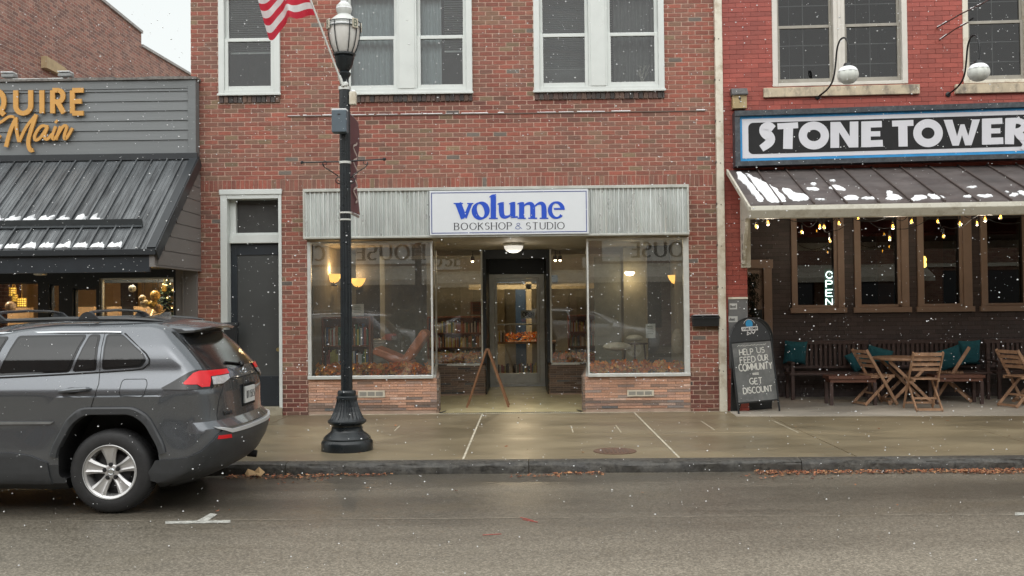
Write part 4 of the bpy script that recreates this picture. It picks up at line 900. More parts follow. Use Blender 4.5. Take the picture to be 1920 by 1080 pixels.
# ------------------------------------------------------------------ far brick building on the left
def brickmat(name, axes, L, H, pal, mort, rough=.8):
    """procedural running bond with a colour of its own for every brick"""
    m, t, b = nt(name); g = N(t, 'ShaderNodeNewGeometry'); sx = N(t, 'ShaderNodeSeparateXYZ'); t.links.new(g.outputs[0], sx.inputs[0])
    def M_(op, a, b_=None):
        n = N(t, 'ShaderNodeMath', operation=op)
        for i, v in enumerate((a, b_)):
            if v is None: continue
            if isinstance(v, (int, float)): n.inputs[i].default_value = v
            else: t.links.new(v, n.inputs[i])
        return n.outputs[0]
    u = M_('DIVIDE', sx.outputs[axes[0]], L); v = M_('DIVIDE', sx.outputs[axes[1]], H); row = M_('FLOOR', v); par = M_('MODULO', row, 2.0); par = M_('ABSOLUTE', par)
    u2 = M_('ADD', u, M_('MULTIPLY', par, .5)); colf = M_('FLOOR', u2); fu = M_('FRACT', u2); fv = M_('FRACT', v)
    cb = N(t, 'ShaderNodeCombineXYZ'); t.links.new(colf, cb.inputs[0]); t.links.new(row, cb.inputs[1]); wn_ = N(t, 'ShaderNodeTexWhiteNoise'); t.links.new(cb.outputs[0], wn_.inputs[0])
    r = ramp(t, wn_.outputs['Value'], [(i / len(pal), c) for i, c in enumerate(pal)]); r.color_ramp.interpolation = 'CONSTANT'
    e = .05; mk = M_('MULTIPLY', M_('GREATER_THAN', fu, e), M_('GREATER_THAN', fv, e * L / H * .9)); c = mixc(t, mk, mort, r.outputs[0])
    n = noise(t, 3, 5, .7, geo(t)); r2 = ramp(t, n.outputs[0], [(.3, (.75,) * 3), (.7, (1.2,) * 3)]); c = mixc(t, 1, c, r2.outputs[0], 'MULTIPLY')
    t.links.new(c, b.inputs['Base Color']); b.inputs['Roughness'].default_value = rough
    bp = N(t, 'ShaderNodeBump'); bp.inputs['Strength'].default_value = .6; bp.inputs['Distance'].default_value = .006; t.links.new(mk, bp.inputs['Height']); t.links.new(bp.outputs[0], b.inputs['Normal'])
    return m
FB = thing('side_brick_building', 'tall older brick building whose stepped side wall rises behind the grey shop', 'building', (-10, 8, 0))
XF_ = -10.0
def onx(px, py):
    d = RM.to_3x3() @ Vector(((px - 960) / FPX, -(py - 540) / FPX, -1)); t = (XF_ - CAM.x) / d.x; return CAM.y + d.y * t, CAM.z + d.z * t
s1 = onx(265, 63); s2 = onx(265, 88); s3 = onx(352, 139)
q = MB(); prof = [(3.0, -.1), (3.0, s1[1] + .35), (s1[0] - 3, s1[1] + .12), (s1[0], s1[1]), (s1[0], s2[1]), (s3[0], s3[1]), (26, s3[1] - .3), (26, -.1)]
q.prism(prof, XF_ - 8, XF_, 'x'); q.build('brick_wall', brickmat('old_brick', ('Y', 'Z'), .215, .0705, [(.26, .12, .09), (.30, .13, .10), (.22, .11, .09), (.28, .15, .12), (.19, .10, .085), (.33, .17, .13)], (.42, .33, .27)), FB)
q = MB()
for i, j in ((1, 2), (2, 3), (4, 5), (5, 6)):
    a, b = prof[i], prof[j]; q.bar((XF_ - .1, a[0], a[1] + .035), (XF_ - .1, b[0], b[1] + .035), .3, .07)
q.build('coping', pm('coping_stone', (.33, .32, .31), .7), FB)
q = MB(); q.prism([onx(77, 127), onx(77, 105), onx(112, 127), onx(127, 143), onx(109, 143)], XF_, XF_ + .12, 'x')
q.build('stone_lintel', pm('tan_stone', (.45, .34, .2), .8), FB)

# ------------------------------------------------------------------ grey shop
GS = thing('grey_shop', 'single storey grey sided shop with black metal canopy and gold letters', 'building', (-8, 0, 0))
GY = -.16; GX0 = -13.5; GX1 = WF.P(368, 220, GY)[0]; zt = WF.P(183, 152, GY)[1]; zb = WF.P(183, 297, GY)[1]
q = MB(); q.box(GX0, XL - .02, -.02, 14, 3.14, zt - .05); q.build('shop_body', M_siding2, GS)
lap = MB(); n = 0; z = zb + .0; H = (zt - zb - .14) / 7.0
for i in range(7):
    za = zb + .12 + i * H
    if i == 0: za = zb
    z1_ = zb + .12 + (i + 1) * H
    lap.add([(GX0, GY - .012, za), (GX1 - .12, GY - .012, za), (GX1 - .12, GY + .006, z1_ + .01), (GX0, GY + .006, z1_ + .01), (GX0, GY + .02, za), (GX1 - .12, GY + .02, za)], [(0, 1, 2, 3), (4, 5, 1, 0)])
lap.build('lap_siding', M_siding, GS)
q = MB(); q.box(GX1 - .12, GX1, GY - .025, -.02, zb - .02, zt); q.box(GX0, GX1 - .12, GY - .02, -.02, zt - .13, zt - .002); q.box(GX0, GX1 - .12, GY + .021, -.02, zb, zt - .13); q.build('siding_trim', M_siding, GS, bevel=.004)
q = MB(); rn = random.Random(2); x = GX0
while x < GX1 + .02: w = rn.uniform(.08, .3); q.box(x, min(x + w, GX1 + .02), GY - .05 - rn.uniform(0, .01), .2, zt, zt + .035 + rn.uniform(-.004, .012)); x += w
q.build('parapet_cap', pm('weathered_cap', (.16, .15, .14), .8, var=.4, vs=25), GS)
# canopy
CX1 = -4.905; eY, eZ = -1.86, WF.P(288, 467, -1.86)[1]; tY, tZ = GY - .02, zb - .04
def roofpt(x, f, off=0):       # f 0 top, 1 eave
    sl_ = Vector((0, eY - tY, eZ - tZ)).normalized(); nn = Vector((0, sl_.z, -sl_.y)); nn = nn if nn.z > 0 else -nn
    return Vector((x, tY + (eY - tY) * f, tZ + (eZ - tZ) * f)) + nn * off
def metalroof(name, col, dark):
    m, t, b = nt(name); n = noise(t, 2.2, 6, .7, geo(t, (5, .5, .5))); r = ramp(t, n.outputs[0], [(.35, dark), (.6, col)]); t.links.new(r.outputs[0], b.inputs['Base Color'])
    r2 = ramp(t, n.outputs[0], [(.4, (.5,) * 3), (.6, (.22,) * 3)]); t.links.new(r2.outputs[0], b.inputs['Roughness']); b.inputs['Specular IOR Level'].default_value = .6; return m
M_croof = metalroof('canopy_metal', (.12, .13, .138), (.022, .025, .028))
CN = thing('metal_canopy', 'black standing seam metal canopy sloping over the grey shop front', 'awning', (-9, -1, tZ))
q = MB(); q.add([roofpt(GX0, 0), roofpt(CX1, 0), roofpt(CX1, 1), roofpt(GX0, 1), roofpt(GX0, 0, -.04), roofpt(CX1, 0, -.04), roofpt(CX1, 1, -.04), roofpt(GX0, 1, -.04)], [(3, 2, 1, 0), (4, 5, 6, 7), (0, 1, 5, 4), (1, 2, 6, 5), (2, 3, 7, 6)])
q.build('roof_sheet', M_croof, CN)
q = MB(); x = CX1 - .225
while x > GX0:
    q.bar(roofpt(x, .0, .014), roofpt(x, 1, .014), .018, .03, up=(0, -.6, .8))
    for k in range(1, 4): q.bar(roofpt(x + .057 * k, .01, .002), roofpt(x + .057 * k, .99, .002), .006, .004, up=(0, -.6, .8))
    x -= .229
q.build('seam', M_croof, CN)
q = MB(); q.bar(roofpt(CX1 - .06, 0, .02), roofpt(CX1 - .06, 1.0, .02), .12, .03, up=(0, -.6, .8)); q.bar(roofpt(CX1 + .008, -.02, -.06), roofpt(CX1 + .008, 1.02, -.06), .016, .17, up=(0, -.6, .8))
q.box(GX0, CX1, eY - .03, eY + .01, eZ - .075, eZ + .004); q.box(GX0, CX1, tY - .03, tY + .02, tZ - .0, tZ + .10); q.build('canopy_trim', pm('black_trim_metal', (.022, .026, .03), .35, var=.1), CN, bevel=.004)
gf = .755; q = MB(); 
q.bar(roofpt(GX0, gf, .05), roofpt(CX1 - .33, gf, .05), .02, .10, up=(0, -.35, 1)); q.bar(roofpt(GX0, gf + .02, .02), roofpt(CX1 - .33, gf + .02, .02), .05, .012, up=(0, -.6, .8)); q.build('snow_guard', pm('guard_metal', (.05, .056, .06), .35), CN)
# snow lying behind the guard and at the eave
def heap(mb, xa, xb, f0, df, h, rn, put=roofpt, peak=False):
    n = max(5, int((xb - xa) / .022)); hs = []
    for i in range(n + 1):
        u = i / n; e = min(1, u * 6, (1 - u) * 6) ** .6; hs.append(df * e * (.55 + .45 * rn.random() + (.5 * rn.random() ** 4 if peak else 0)))
    for i in range(n):
        a, b = xa + (xb - xa) * i / n, xa + (xb - xa) * (i + 1) / n; A = hs[i]; B = hs[i + 1]
        vs = [put(a, f0, 0), put(b, f0, 0), put(b, f0, h * min(1, B / df)), put(a, f0, h * min(1, A / df)), put(a, f0 - A, .003), put(b, f0 - B, .003), put(a, f0 - A * .5, h * .85 * min(1, A / df)), put(b, f0 - B * .5, h * .85 * min(1, B / df))]
        mb.add(vs, [(0, 1, 2, 3), (3, 2, 7, 6), (6, 7, 5, 4), (1, 0, 4, 5)])
sm = MB(); rn = random.Random(12); x = CX1 - .225
k = 0
while x > -9.5:
    if k > 2 and k != 0: heap(sm, x - .225 + .012, x - .008, gf - .008, .075 + .04 * rn.random(), .08, rn, peak=True)
    if k == 2: heap(sm, x - .22, x - .02, gf - .008, .03, .05, rn, peak=True)
    if k >= 1: heap(sm, x - .222, x - .02, .985, .075, .035, rn)
    x -= .229; k += 1
tag(sm.build('snow', M_snow, smooth=True, fixn=True), 'white snow caught behind the guard rail and along the eave of the black canopy', 'snow', kind='stuff')
# siding cheek, header
q = MB(); zc = 2.17; ch = [(-.02, zc), (-.02, tZ), (tY, tZ - .03), (eY + .02, eZ - .06), (eY + .02, zc)]
q.prism(ch, CX1 - .10, CX1 - .03, 'x'); cheek = q.build('cheek', M_siding2, CN)
q = MB(); z = zc + .23
while z < tZ - .1:
    f = (z - (eZ - .06)) / ((tZ - .03) - (eZ - .06)); y1_ = eY + .02 + max(0, f) * (tY - eY) ; q.add([(CX1 - .03, -.02, z), (CX1 - .018, y1_ + .02, z), (CX1 - .03, y1_ + .02, z + .008), (CX1 - .03, -.02, z + .008)], [(0, 1, 2, 3)])
    q.box(CX1 - .03, CX1 - .018, y1_ + .04, -.02, z - .20, z - .004); z += .205
q.box(CX1 - .03, CX1 - .012, eY + .02, -.02, zc, zc + .02); q.build('cheek_board', M_siding2, cheek)
q = MB(); q.box(GX0, CX1 - .10, eY + .03, eY + .08, eZ - .30, eZ - .07); q.box(GX0, CX1 - .1, eY + .08, -.2, eZ - .2, eZ - .16); q.build('soffit', M_navy, CN)
# shop front below
zw = WF.P(250, 521, 0)[1]; q = MB(); wl0, wl1 = WF.P(188, 560, 0)[0], WF.P(327, 560, 0)[0]; a3 = WF.P(73, 560, 0)[0]; a4, a5 = WF.P(93, 560, 0)[0], WF.P(112, 560, 0)[0]; a6 = WF.P(138, 560, 0)[0]
hl = [(GX0 + .5, a3, .5, zw - .05), (a4, a5, .3, zw - .08), (a6, wl0 - .05, .12, zw - .15), (wl0, wl1, .5, zw)]
holed(q, GX0, wl1 + .04, 0, 3.3, -.03, .15, hl); sf = q.build('shop_front', M_navy, GS)
q = MB(); q.box(wl1 + .04, WF.P(372, 560, 0)[0], -.06, -.012, 0, 3.1); q.box(wl1 + .14, wl1 + .17, -.075, -.06, 0, 3.1); q.build('pilaster', M_siding2, GS, bevel=.004)
for h in hl:
    q = MB(); q.add([(h[0], .05, h[2]), (h[1], .05, h[2]), (h[1], .05, h[3]), (h[0], .05, h[3])], [(0, 1, 2, 3)]); fq = MB(); frame(fq, h[0], h[1], h[2], h[3], .02, .09, .022); w_ = fq.build('window_frame', M_navy if h[0] != wl0 else M_alu, GS); q.build('pane', M_dkglass, w_)
M_warm = pm('warm_room', (.66, .52, .33), .8, var=.1)
q = MB(); q.add([(GX0, .15, 0), (XL - .1, .15, 0), (XL - .1, 4.5, 0), (GX0, 4.5, 0), (GX0, .15, 3.1), (XL - .1, .15, 3.1), (XL - .1, 4.5, 3.1), (GX0, 4.5, 3.1)], [(0, 1, 2, 3), (3, 2, 6, 7), (0, 3, 7, 4), (2, 1, 5, 6), (7, 6, 5, 4)]); q.build('warm_interior', M_warm, GS)
q = MB(); q.box(WF.P(226, 560, 2)[0], WF.P(250, 560, 2)[0], 2, 2.2, 0, 3); q.box(GX0, XL - .1, 1.5, 1.6, WF.P(260, 530, 1.5)[1], 3.05); q.build('dark_column', M_navy, GS)
q = MB()
for a_, b_ in ((205, 226), (255, 325), (20, 60), (145, 180)): q.box(WF.P(a_, 590, 1.5)[0], WF.P(b_, 590, 1.5)[0], 1.4, 1.55, 0, WF.P(200, 575, 1.4)[1])
q.build('counter', pm('pale_wood_counter', (.42, .28, .16), .6, var=.2), GS)
# gold letters
gl = thing('gold_lettering', 'large gold letters spelling quire over script main on grey siding', 'lettering', (-6.5, GY, 3.9)); gy = GY - .035
q = MB()
for ch_, a_, b_ in (('U', 31, 59), ('I', 80, 80), ('R', 100, 121), ('E', 137, 158), ('Q', -24, 9)):
    v = WF.R(a_, 170, max(b_, a_ + 1), 213, gy)
    wdt = .045 * 1.1; H = v[3] - v[2]; sxx = (v[1] - v[0]) / max(GL[ch_][0], .01) if ch_ != 'I' else 1
    for i_, st_ in enumerate(GL[ch_][1]): q.stroke([(v[0] + p[0] * sxx, v[2] + p[1] * H) for p in st_], .072, gy - .0006 * i_, .03)
Zm = zpen(3, 0, 0)
def gs(pts, w, i=0):
    # smooth the script path before inking it
    P_ = [Vector((a, b)) for a, b in pts]
    for _ in range(2):
        o = [P_[0]]
        for u, v in zip(P_, P_[1:]): o += [u * .75 + v * .25, u * .25 + v * .75]
        P_ = o + [P_[-1]]
    q.stroke([(p.x / 3, p.y / 3) for p in P_], w * 1.28 / 3, gy - .0007 * i, .03, WF)
gs([(-20, 700), (10, 690), (35, 670), (60, 655), (85, 660)], 12, 1); gs([(38, 828), (60, 740), (95, 668)], 17, 2); gs([(95, 662), (96, 740), (112, 800)], 13, 3); gs([(112, 800), (150, 715), (208, 648)], 13, 4)
gs([(208, 645), (178, 735), (160, 800), (172, 850), (192, 845)], 17, 5); gs([(276, 715), (236, 705), (198, 760), (200, 795), (232, 780), (268, 722)], 13, 6); gs([(272, 715), (250, 770), (268, 792), (298, 755)], 13, 7)
gs([(318, 712), (296, 768), (304, 792), (332, 758)], 13, 8); gs([(316, 682), (326, 690)], 16, 1); gs([(346, 712), (318, 788)], 14, 2); gs([(332, 755), (362, 705), (384, 712), (362, 770), (372, 792), (412, 722)], 13, 3); gs([(-10, 790), (0, 770), (8, 765)], 12, 4)
q.build('letters', M_gold, gl)
# flood lights on the parapet
for px_, lab in ((22, 'small grey floodlight on the parapet cap at the left edge'), (128, 'small grey floodlight on the parapet cap above the gold letters')):
    X, Z = WF.P(px_, 146, -.05); o = thing('floodlight', lab, 'floodlight', (X, -.05, zt + .04), group='floodlights on the grey shop parapet'); q = MB(); q.tube([(X, -.05, zt + .03), (X, -.05, zt + .12)], .018, 8); q.lathe([(0, 0), (.05, 0), (.05, .015), (0, .015)], (X, -.05, zt + .035), 12); q.build('stem', M_alu, o)
    q = MB(); q.prism([(-.12, zt + .09), (-.12, zt + .145), (.02, zt + .16), (.03, zt + .10)], X - .13, X + .06, 'x'); q.build('head', pm('flood_grey%d' % px_, (.25, .26, .26), .5), o, bevel=.01)
    q = MB(); q.box(X - .125, X + .055, -.135, .0, zt + .158, zt + .17); q.build('snow_cap', M_snow, o)
q = MB(); q.tube([(GX0, -.12, zt + .05), (-7.4, -.12, zt + .052), (WF.P(118, 143, -.12)[0], -.12, zt + .056)], .012, 8); tag(q.build('conduit', M_white), 'thin white conduit running between the floodlights on the parapet', 'conduit')
# things in the grey shop windows
def lantern(px_, py_, w, h, lab):
    X, Z = WF.P(px_, py_, 1.0); o = thing('lantern', lab, 'lantern', (X, 1.0, Z), group='gridded yellow lanterns in the grey shop'); s_ = 1.0 / 117; w *= s_; h *= s_
    q = MB(); q.lathe([(w / 2, -h / 2), (w / 2, h / 2)], (X, 1.0, Z), 16); q.build('shade', bpy.data.materials.get('lantern_glow') or emat('lantern_glow', (1, .58, .08), 2.2, (.8, .6, .2)), o)
    q = MB()
    for k in range(5): q.lathe([(w / 2 + .004, -h / 2 + h * k / 4 - .006), (w / 2 + .004, -h / 2 + h * k / 4 + .006)], (X, 1.0, Z), 16)
    for k in range(16): a = 6.283 * k / 16; q.bar((X + math.cos(a) * (w / 2 + .004), 1 + math.sin(a) * (w / 2 + .004), Z - h / 2), (X + math.cos(a) * (w / 2 + .004), 1 + math.sin(a) * (w / 2 + .004), Z + h / 2), .007, .007)
    q.tube([(X, 1, Z + h / 2), (X, 1, 3.0)], .006); q.build('cage', pm('lantern_wire', (.3, .2, .05), .4) if 'lantern_wire' not in bpy.data.materials else bpy.data.materials['lantern_wire'], o)
lantern(24, 547, 12, 16, 'tall yellow lantern at upper left in the leftmost shop window'); lantern(28, 559, 10, 13, 'yellow lantern hanging just under the tall one in the leftmost shop window'); lantern(41, 567, 16, 16, 'wide yellow lantern lowest in the leftmost shop window'); lantern(308, 541, 7, 10, 'small yellow lantern high in the right shop window')
rn = random.Random(1)
for px_, py_, r, c_, lab in ((267, 559, 6.5, (.55, .48, .36), 'small cream paper ball above the bigger cream one'), (271, 569, 8, (.55, .48, .36), 'larger cream paper ball under the small one'), (291, 554, 9.5, (.55, .36, .10), 'striped gold ball ornament, highest of the ball cluster'), (287, 571, 8.5, (.42, .30, .06), 'plain dark gold ball under the striped one'), (297, 578, 8, (.5, .34, .2), 'copper ball lowest of the ball cluster'), (20, 575, 10, (.35, .25, .18), 'brown woven ball in the leftmost shop window'), (248, 541, 7, (.4, .42, .42), 'silver faceted ball high in the right shop window')):
    X, Z = WF.P(px_, py_, .8); o = thing('hanging_ball', lab, 'ornament', (X, .8, Z), group='ball ornaments in the grey shop windows'); q = MB(); q.ball((X, .8, Z), r / 118, 20); 
    q.build('ball', pm('ball_%d' % px_, c_, .4, var=.5, vs=8, scale=(.2, .2, 7)), o, smooth=True); q = MB(); q.tube([(X, .8, Z), (X, .8, 3.0)], .004, 5); q.build('thread', M_black, o)
X, Z = WF.P(313, 565, 1.1); XT = thing('decorated_tree', 'small green decorated tree with gold lights in the right shop window', 'tree', (X, 1.1, .4)); q = MB()
for i in range(420):
    h = rn.random(); r = .42 * (1 - h) + .03; a = rn.uniform(0, 6.28); q.bar((X, 1.1, .9 + h * 1.3), (X + math.cos(a) * r, 1.1 + math.sin(a) * r, .84 + h * 1.3), .035, .006)
q.build('crown', pm('fir_green', (.02, .05, .025), .8), XT); q = MB()
for i in range(60): h = rn.random(); r = .44 * (1 - h) + .03; a = rn.uniform(0, 6.28); q.ball((X + math.cos(a) * r, 1.1 + math.sin(a) * r, .85 + h * 1.3), .012, 6)
q.build('fairy_lights', emat('fairy_gold', (1, .6, .2), 5), XT); q = MB(); q.tube([(X, 1.1, .0), (X, 1.1, 2.2)], .02, 8); q.build('trunk', M_darkwood, XT)
X, Z = WF.P(75, 512, -.6); o = thing('downlight', 'small grey square lamp under the black canopy', 'lamp', (X, -.6, Z)); q = MB(); q.box(X - .07, X + .07, -.66, -.52, Z - .03, Z + .04); q.build('housing', M_alu, o, bevel=.01); q = MB(); q.box(X - .05, X + .05, -.64, -.54, Z - .034, Z - .0305); q.build('lens', pm('frosted_lens', (.5, .5, .45), .4), o)
o = thing('shop_ceiling_lamp', 'warm ceiling lamp inside the grey shop', 'ceiling light', (-6.5, 1.2, 2.95)); q = MB(); q.lathe([(0, 0), (.12, 0), (.1, -.05), (0, -.06)], (-6.5, 1.2, 2.95), 14); q.build('shade', emat('shop_lamp_glow', (1, .7, .35), 3), o)
lamp('shop_bulb', o, (-6.3, .9, 2.6), 150, (1, .80, .55), .15); lamp('shop_bulb', o, (-9, 1.0, 2.6), 150, (1, .80, .55), .15)

# ------------------------------------------------------------------ street lamp
LX, LY = WF.G(650, 850, 0); LY += .27; LX = WF.P(650, 700, LY)[0]
SL = thing('street_lamp', 'black cast iron street lamp with snow capped frosted globe', 'street lamp', (LX, LY, 0))
def lz(py): return WF.P(650, py, LY)[1]
Sx = (LY + 14.8) / FPX
def lx(px, py): return WF.P(px, py, LY)[0]
def LP_(prof, name, mat, n=36, par=None, flute=None, smooth=True, dx=0):
    q = MB(); q.lathe([(r * Sx, lz(py)) for r, py in prof], (LX + dx, LY, 0), n, flute=flute); return q.build(name, mat, par or SL, smooth=smooth)
LP_([(0, 852), (47, 852), (48, 850), (48, 829), (47, 826), (44, 823), (44, 820), (38, 814), (31, 809), (29, 805), (29, 801), (27, 799), (28, 796), (33, 794), (36, 791), (36, 788), (32, 785)], 'base', M_lampblack, 40)
LP_([(33, 787), (29, 780), (25, 771), (22, 762), (19.5, 753), (18, 746)], 'fluted_skirt', M_lampblack, 48, flute=(.013, lz(785), lz(750)), smooth=False)
LP_([(16, 749), (19.5, 748), (19.5, 744), (17, 742), (17.5, 738), (17.5, 735), (16, 732), (10.5, 731), (10, 715), (9.3, 400), (9, 165), (9, 160)], 'collar', M_lampblack, 28)
LP_([(10.8, 730), (10.6, 560), (10.2, 400), (10, 162)], 'fluted_pole', M_lampblack, 28, flute=(.010, lz(729), lz(163)), smooth=False)
LP_([(9, 165), (8, 148), (9, 145), (12, 140), (12, 137), (8.5, 134), (15, 124), (18, 112), (19, 108), (17, 106), (21, 104), (21, 101), (17, 100)], 'lamp_holder', M_lampblack, 24)
M_globe = pm('frosted_globe', (.66, .65, .62), .3, var=.08, vs=9); M_globe.node_tree.nodes['Principled BSDF'].inputs['Subsurface Weight'].default_value = .0
LP_([(15, 103), (19, 98), (24, 85), (28, 68), (29, 55), (29, 50)], 'globe', M_globe, 32)
LP_([(29.5, 52), (29, 46), (26, 40), (21, 35), (16, 31), (13, 29), (11, 27), (14, 22), (15, 17), (14, 11), (10, 7), (5, 4), (0, 3)], 'cap', pm('lamp_cap_white', (.6, .62, .6), .45), 32)
LP_([(29.8, 50), (28, 44), (25, 39), (19, 34), (14.5, 30)], 'snow_cap', M_snow, 24); LP_([(15.4, 17), (13, 10), (8, 5), (0, 2)], 'snow_cap', M_snow, 20)
cage = MB()
for py_, r in ((44, 31), (53, 31.5), (83, 25.5)):
    if py_ == 83: continue
    c_ = (LX, LY, lz(py_)); cage.tube([(LX + r * Sx * math.cos(a * .2618), LY + r * Sx * math.sin(a * .2618), lz(py_)) for a in range(25)], .006, 6, cap=False)
for a in (20, 50, 62, 118, 140, 200, 245, 300, 330):
    ca, sa = math.cos(rad(a)), math.sin(rad(a)); cage.tube([(LX + r * Sx * ca, LY + r * Sx * sa, lz(py_)) for r, py_ in ((31, 44), (31, 56), (28.5, 74), (24, 90), (18, 102))], .006, 6)
cage.build('cage', M_lampblack, SL)
for a in (212, 320, 32, 148):
    ca, sa = math.cos(rad(a)), math.sin(rad(a)); M = Matrix.Translation((LX + 32 * Sx * ca, LY + 32 * Sx * sa, lz(49))) @ Matrix.Rotation(rad(a + 90), 4, 'Z')
    w, h = .038, .052; q = MB(Frame()); q.F = type('F', (), {'M': M})(); q.box(-w, w, -.006, .006, -h, h); pl = q.build('plate', M_cream, SL)
    q = MB(); q.F = type('F', (), {'M': M})(); lettering(q, 'B', -.02, .02, -.034, .034, -.0065, .001, .18); q.build('lettering', pm('plate_ink', (.12, .14, .10), .5) if 'plate_ink' not in bpy.data.materials else bpy.data.materials['plate_ink'], pl)
# boxes on the pole
v = WF.R(625, 209, 653, 251, LY - .09); q = MB(); q.box(v[0], v[1], LY - .20, LY - .065, v[2], v[3]); bx_ = q.build('control_box', pm('box_blue_grey', (.085, .115, .14), .45, var=.08), SL, bevel=.012)
q = MB(); q.box(v[0] + .005, v[1] - .005, LY - .195, LY - .07, v[3], v[3] + .014); q.build('snow_cap', M_snow, bx_); q = MB(); q.box(v[0] + .07, v[0] + .1, LY - .203, LY - .2005, v[3] - .06, v[3] - .045); q.build('badge', M_black, bx_)
v = WF.R(655, 172, 668, 197, LY - .02); q = MB(); q.box(v[0], v[1], LY - .05, LY + .03, v[2], v[3]); ob = q.build('outlet_box', M_cream, SL, bevel=.012)
q = MB(); q.ball(((v[0] + v[1]) / 2, LY - .01, v[3] + .005), .035, 10, (1, 1, .5)); q.build('snow_cap', M_snow, ob)
# scroll bracket bar
br = MB(); zb_ = lz(302); xa, za = WF.P(569, 305, LY); xb, zb2 = WF.P(719, 299, LY); br.tube([(xa, LY - .02, za), (LX - .07, LY, lz(303)), (LX + .07, LY, lz(302)), (xb, LY - .02, zb2)], .008, 8); br.ball((xa - .012, LY - .02, za), .02, 10); br.ball((xb + .012, LY - .02, zb2), .02, 10)
for s_ in (-1, 1):
    def sp(pts): return [(LX + s_ * (p[0] - 648) * Sx, LY, lz(p[1])) for p in pts]
    cc = (660, 337); spiral = [(cc[0] + (9.5 - 1.1 * k * .5) * math.cos(rad(170 + s_ * 0 - k * 28)), cc[1] + (9.5 - 1.1 * k * .5) * math.sin(rad(170 - k * 28 + 0))) for k in range(16)]
    br.tube(sp([(658, 320), (656, 330)] + [(cc[0] + (8.5 - .42 * k) * math.cos(rad(180 - k * 30)), cc[1] + (8.5 - .42 * k) * math.sin(rad(180 - k * 30))) for k in range(19)]), .006, 6)
    br.tube(sp([(690, 304), (691, 308), (686, 314), (676, 320), (664, 328), (659, 333)]), .006, 6)
    br.tube(sp([(690 - 3.5 + 4 * math.cos(rad(a)), 305 + 4 * math.sin(rad(a))) for a in range(0, 330, 30)]), .004, 6)
br.build('scroll_bracket', M_lampblack, SL)
q = MB()
for py_, h in ((305, 2.2), (399, 1.5), (412, 1.5), (166, 3)): q = MB(); q.lathe([(0, lz(py_ + h)), (11.6 * Sx, lz(py_ + h)), (11.6 * Sx, lz(py_ - h)), (0, lz(py_ - h))], (LX, LY, 0), 20); q.build('band', M_alu, SL)
# banner on the far side of the pole
BN = thing('street_banner', 'narrow maroon banner hung edge on behind the street lamp pole', 'banner', (LX + .05, LY + .5, lz(300)))
bzt, bzb = lz(206), lz(392); q = MB(); bw = .72
q.sheet(lambda u, v_: (LX + .012 + .02 * math.sin(v_ * 7 + u * 2) * u + .0, LY + .07 + u * bw, bzb + (bzt - bzb) * v_), 10, 16)
q.build('cloth', pm('maroon_cloth', (.12, .045, .05), .8, var=.1), BN)
q = MB(); sq_ = [(LY + .16 + .78 * (i % 2) if False else LY + .44 + .13 * math.sin(i * .9), bzb + .12 + i * (bzt - bzb - .4) / 30) for i in range(31)]
for i in range(len(sq_) - 1): q.bar((LX + .04, sq_[i][0], sq_[i][1]), (LX + .04, sq_[i + 1][0], sq_[i + 1][1]), .022, .004, up=(1, 0, 0))
q.build('ornament_line', pm('banner_pale', (.5, .42, .38), .8), BN)
q = MB(); q.tube([(LX, LY + .05, bzt + .01), (LX, LY + bw + .12, bzt + .01)], .012, 8); q.tube([(LX, LY + .05, bzb - .01), (LX, LY + bw + .12, bzb - .01)], .016, 8); q.build('arm', pm('banner_rod', (.35, .3, .3), .5), BN)
# flag on its slanted pole
FG = thing('flag', 'red and white striped flag flying from the slanted rod on the street lamp', 'flag', (LX, LY - .1, lz(160)))
p0 = Vector((lx(643, 157), LY - .08, lz(157))); p1 = Vector((lx(600, 38), LY - .18, lz(38))); dirp = (p1 - p0); ptop = p0 + dirp * 2.15
q = MB(); q.tube([p0, p0 + dirp, ptop], .011, 8); q.build('flag_pole', pm('flag_pole_white', (.55, .55, .52), .4), FG)
q = MB(); q.tube([p0 - dirp * .06, p0 + dirp * .1], .02, 8); q.ball(tuple(p0 + Vector((.04, .03, -.02))), .035, 10); q.build('bracket', M_alu, FG)
fl = MB(); NU, NV = 60, 52; hoist = .92; pu = dirp.normalized(); v0 = p0 + dirp * 1.0
def flagpt(u, t):
    # u along the fly 0..1, t up the hoist 0..1; the cloth streams left and droops in folds
    base = v0 + pu * (t * hoist)
    a = u * 1.35
    x = -.50 * math.sin(min(a, 1.6) * .98) - .02 * math.sin(9 * u + 2 * t); drop = -.12 * u - .10 * u * u * (1 - t) + .05 * math.sin(u * 5.0 + t * 1.5) 
    y = .10 * math.sin(u * 11 + t * 3.2) * min(1, u * 4) - .05 * u + .03 * math.sin(u * 23 + t * 9) * u
    z = drop + .045 * math.sin(u * 10.5 + 1.4 + t * 2.2) * min(1, u * 3)
    return base + Vector((x + .10 * (1 - t) * u * 0, y, z))
vs = [flagpt(i / NU, j / NV) for j in range(NV + 1) for i in range(NU + 1)]; fl.v = [tuple(v_) for v_ in vs]
for j in range(NV):
    for i in range(NU):
        s_ = j // 4; canton = s_ >= 6 and i < NU * .4; fl.f.append((j * (NU + 1) + i, j * (NU + 1) + i + 1, (j + 1) * (NU + 1) + i + 1, (j + 1) * (NU + 1) + i)); fl.c.append((1, 1, 1)); fl.m.append(2 if canton else (0 if s_ % 2 == 0 else 1))
fo = fl.build('cloth', [pm('flag_red', (.55, .018, .045), .7), pm('flag_white', (.72, .72, .72), .7), pm('flag_blue', (.02, .03, .12), .7)], FG, smooth=True)
q = MB()
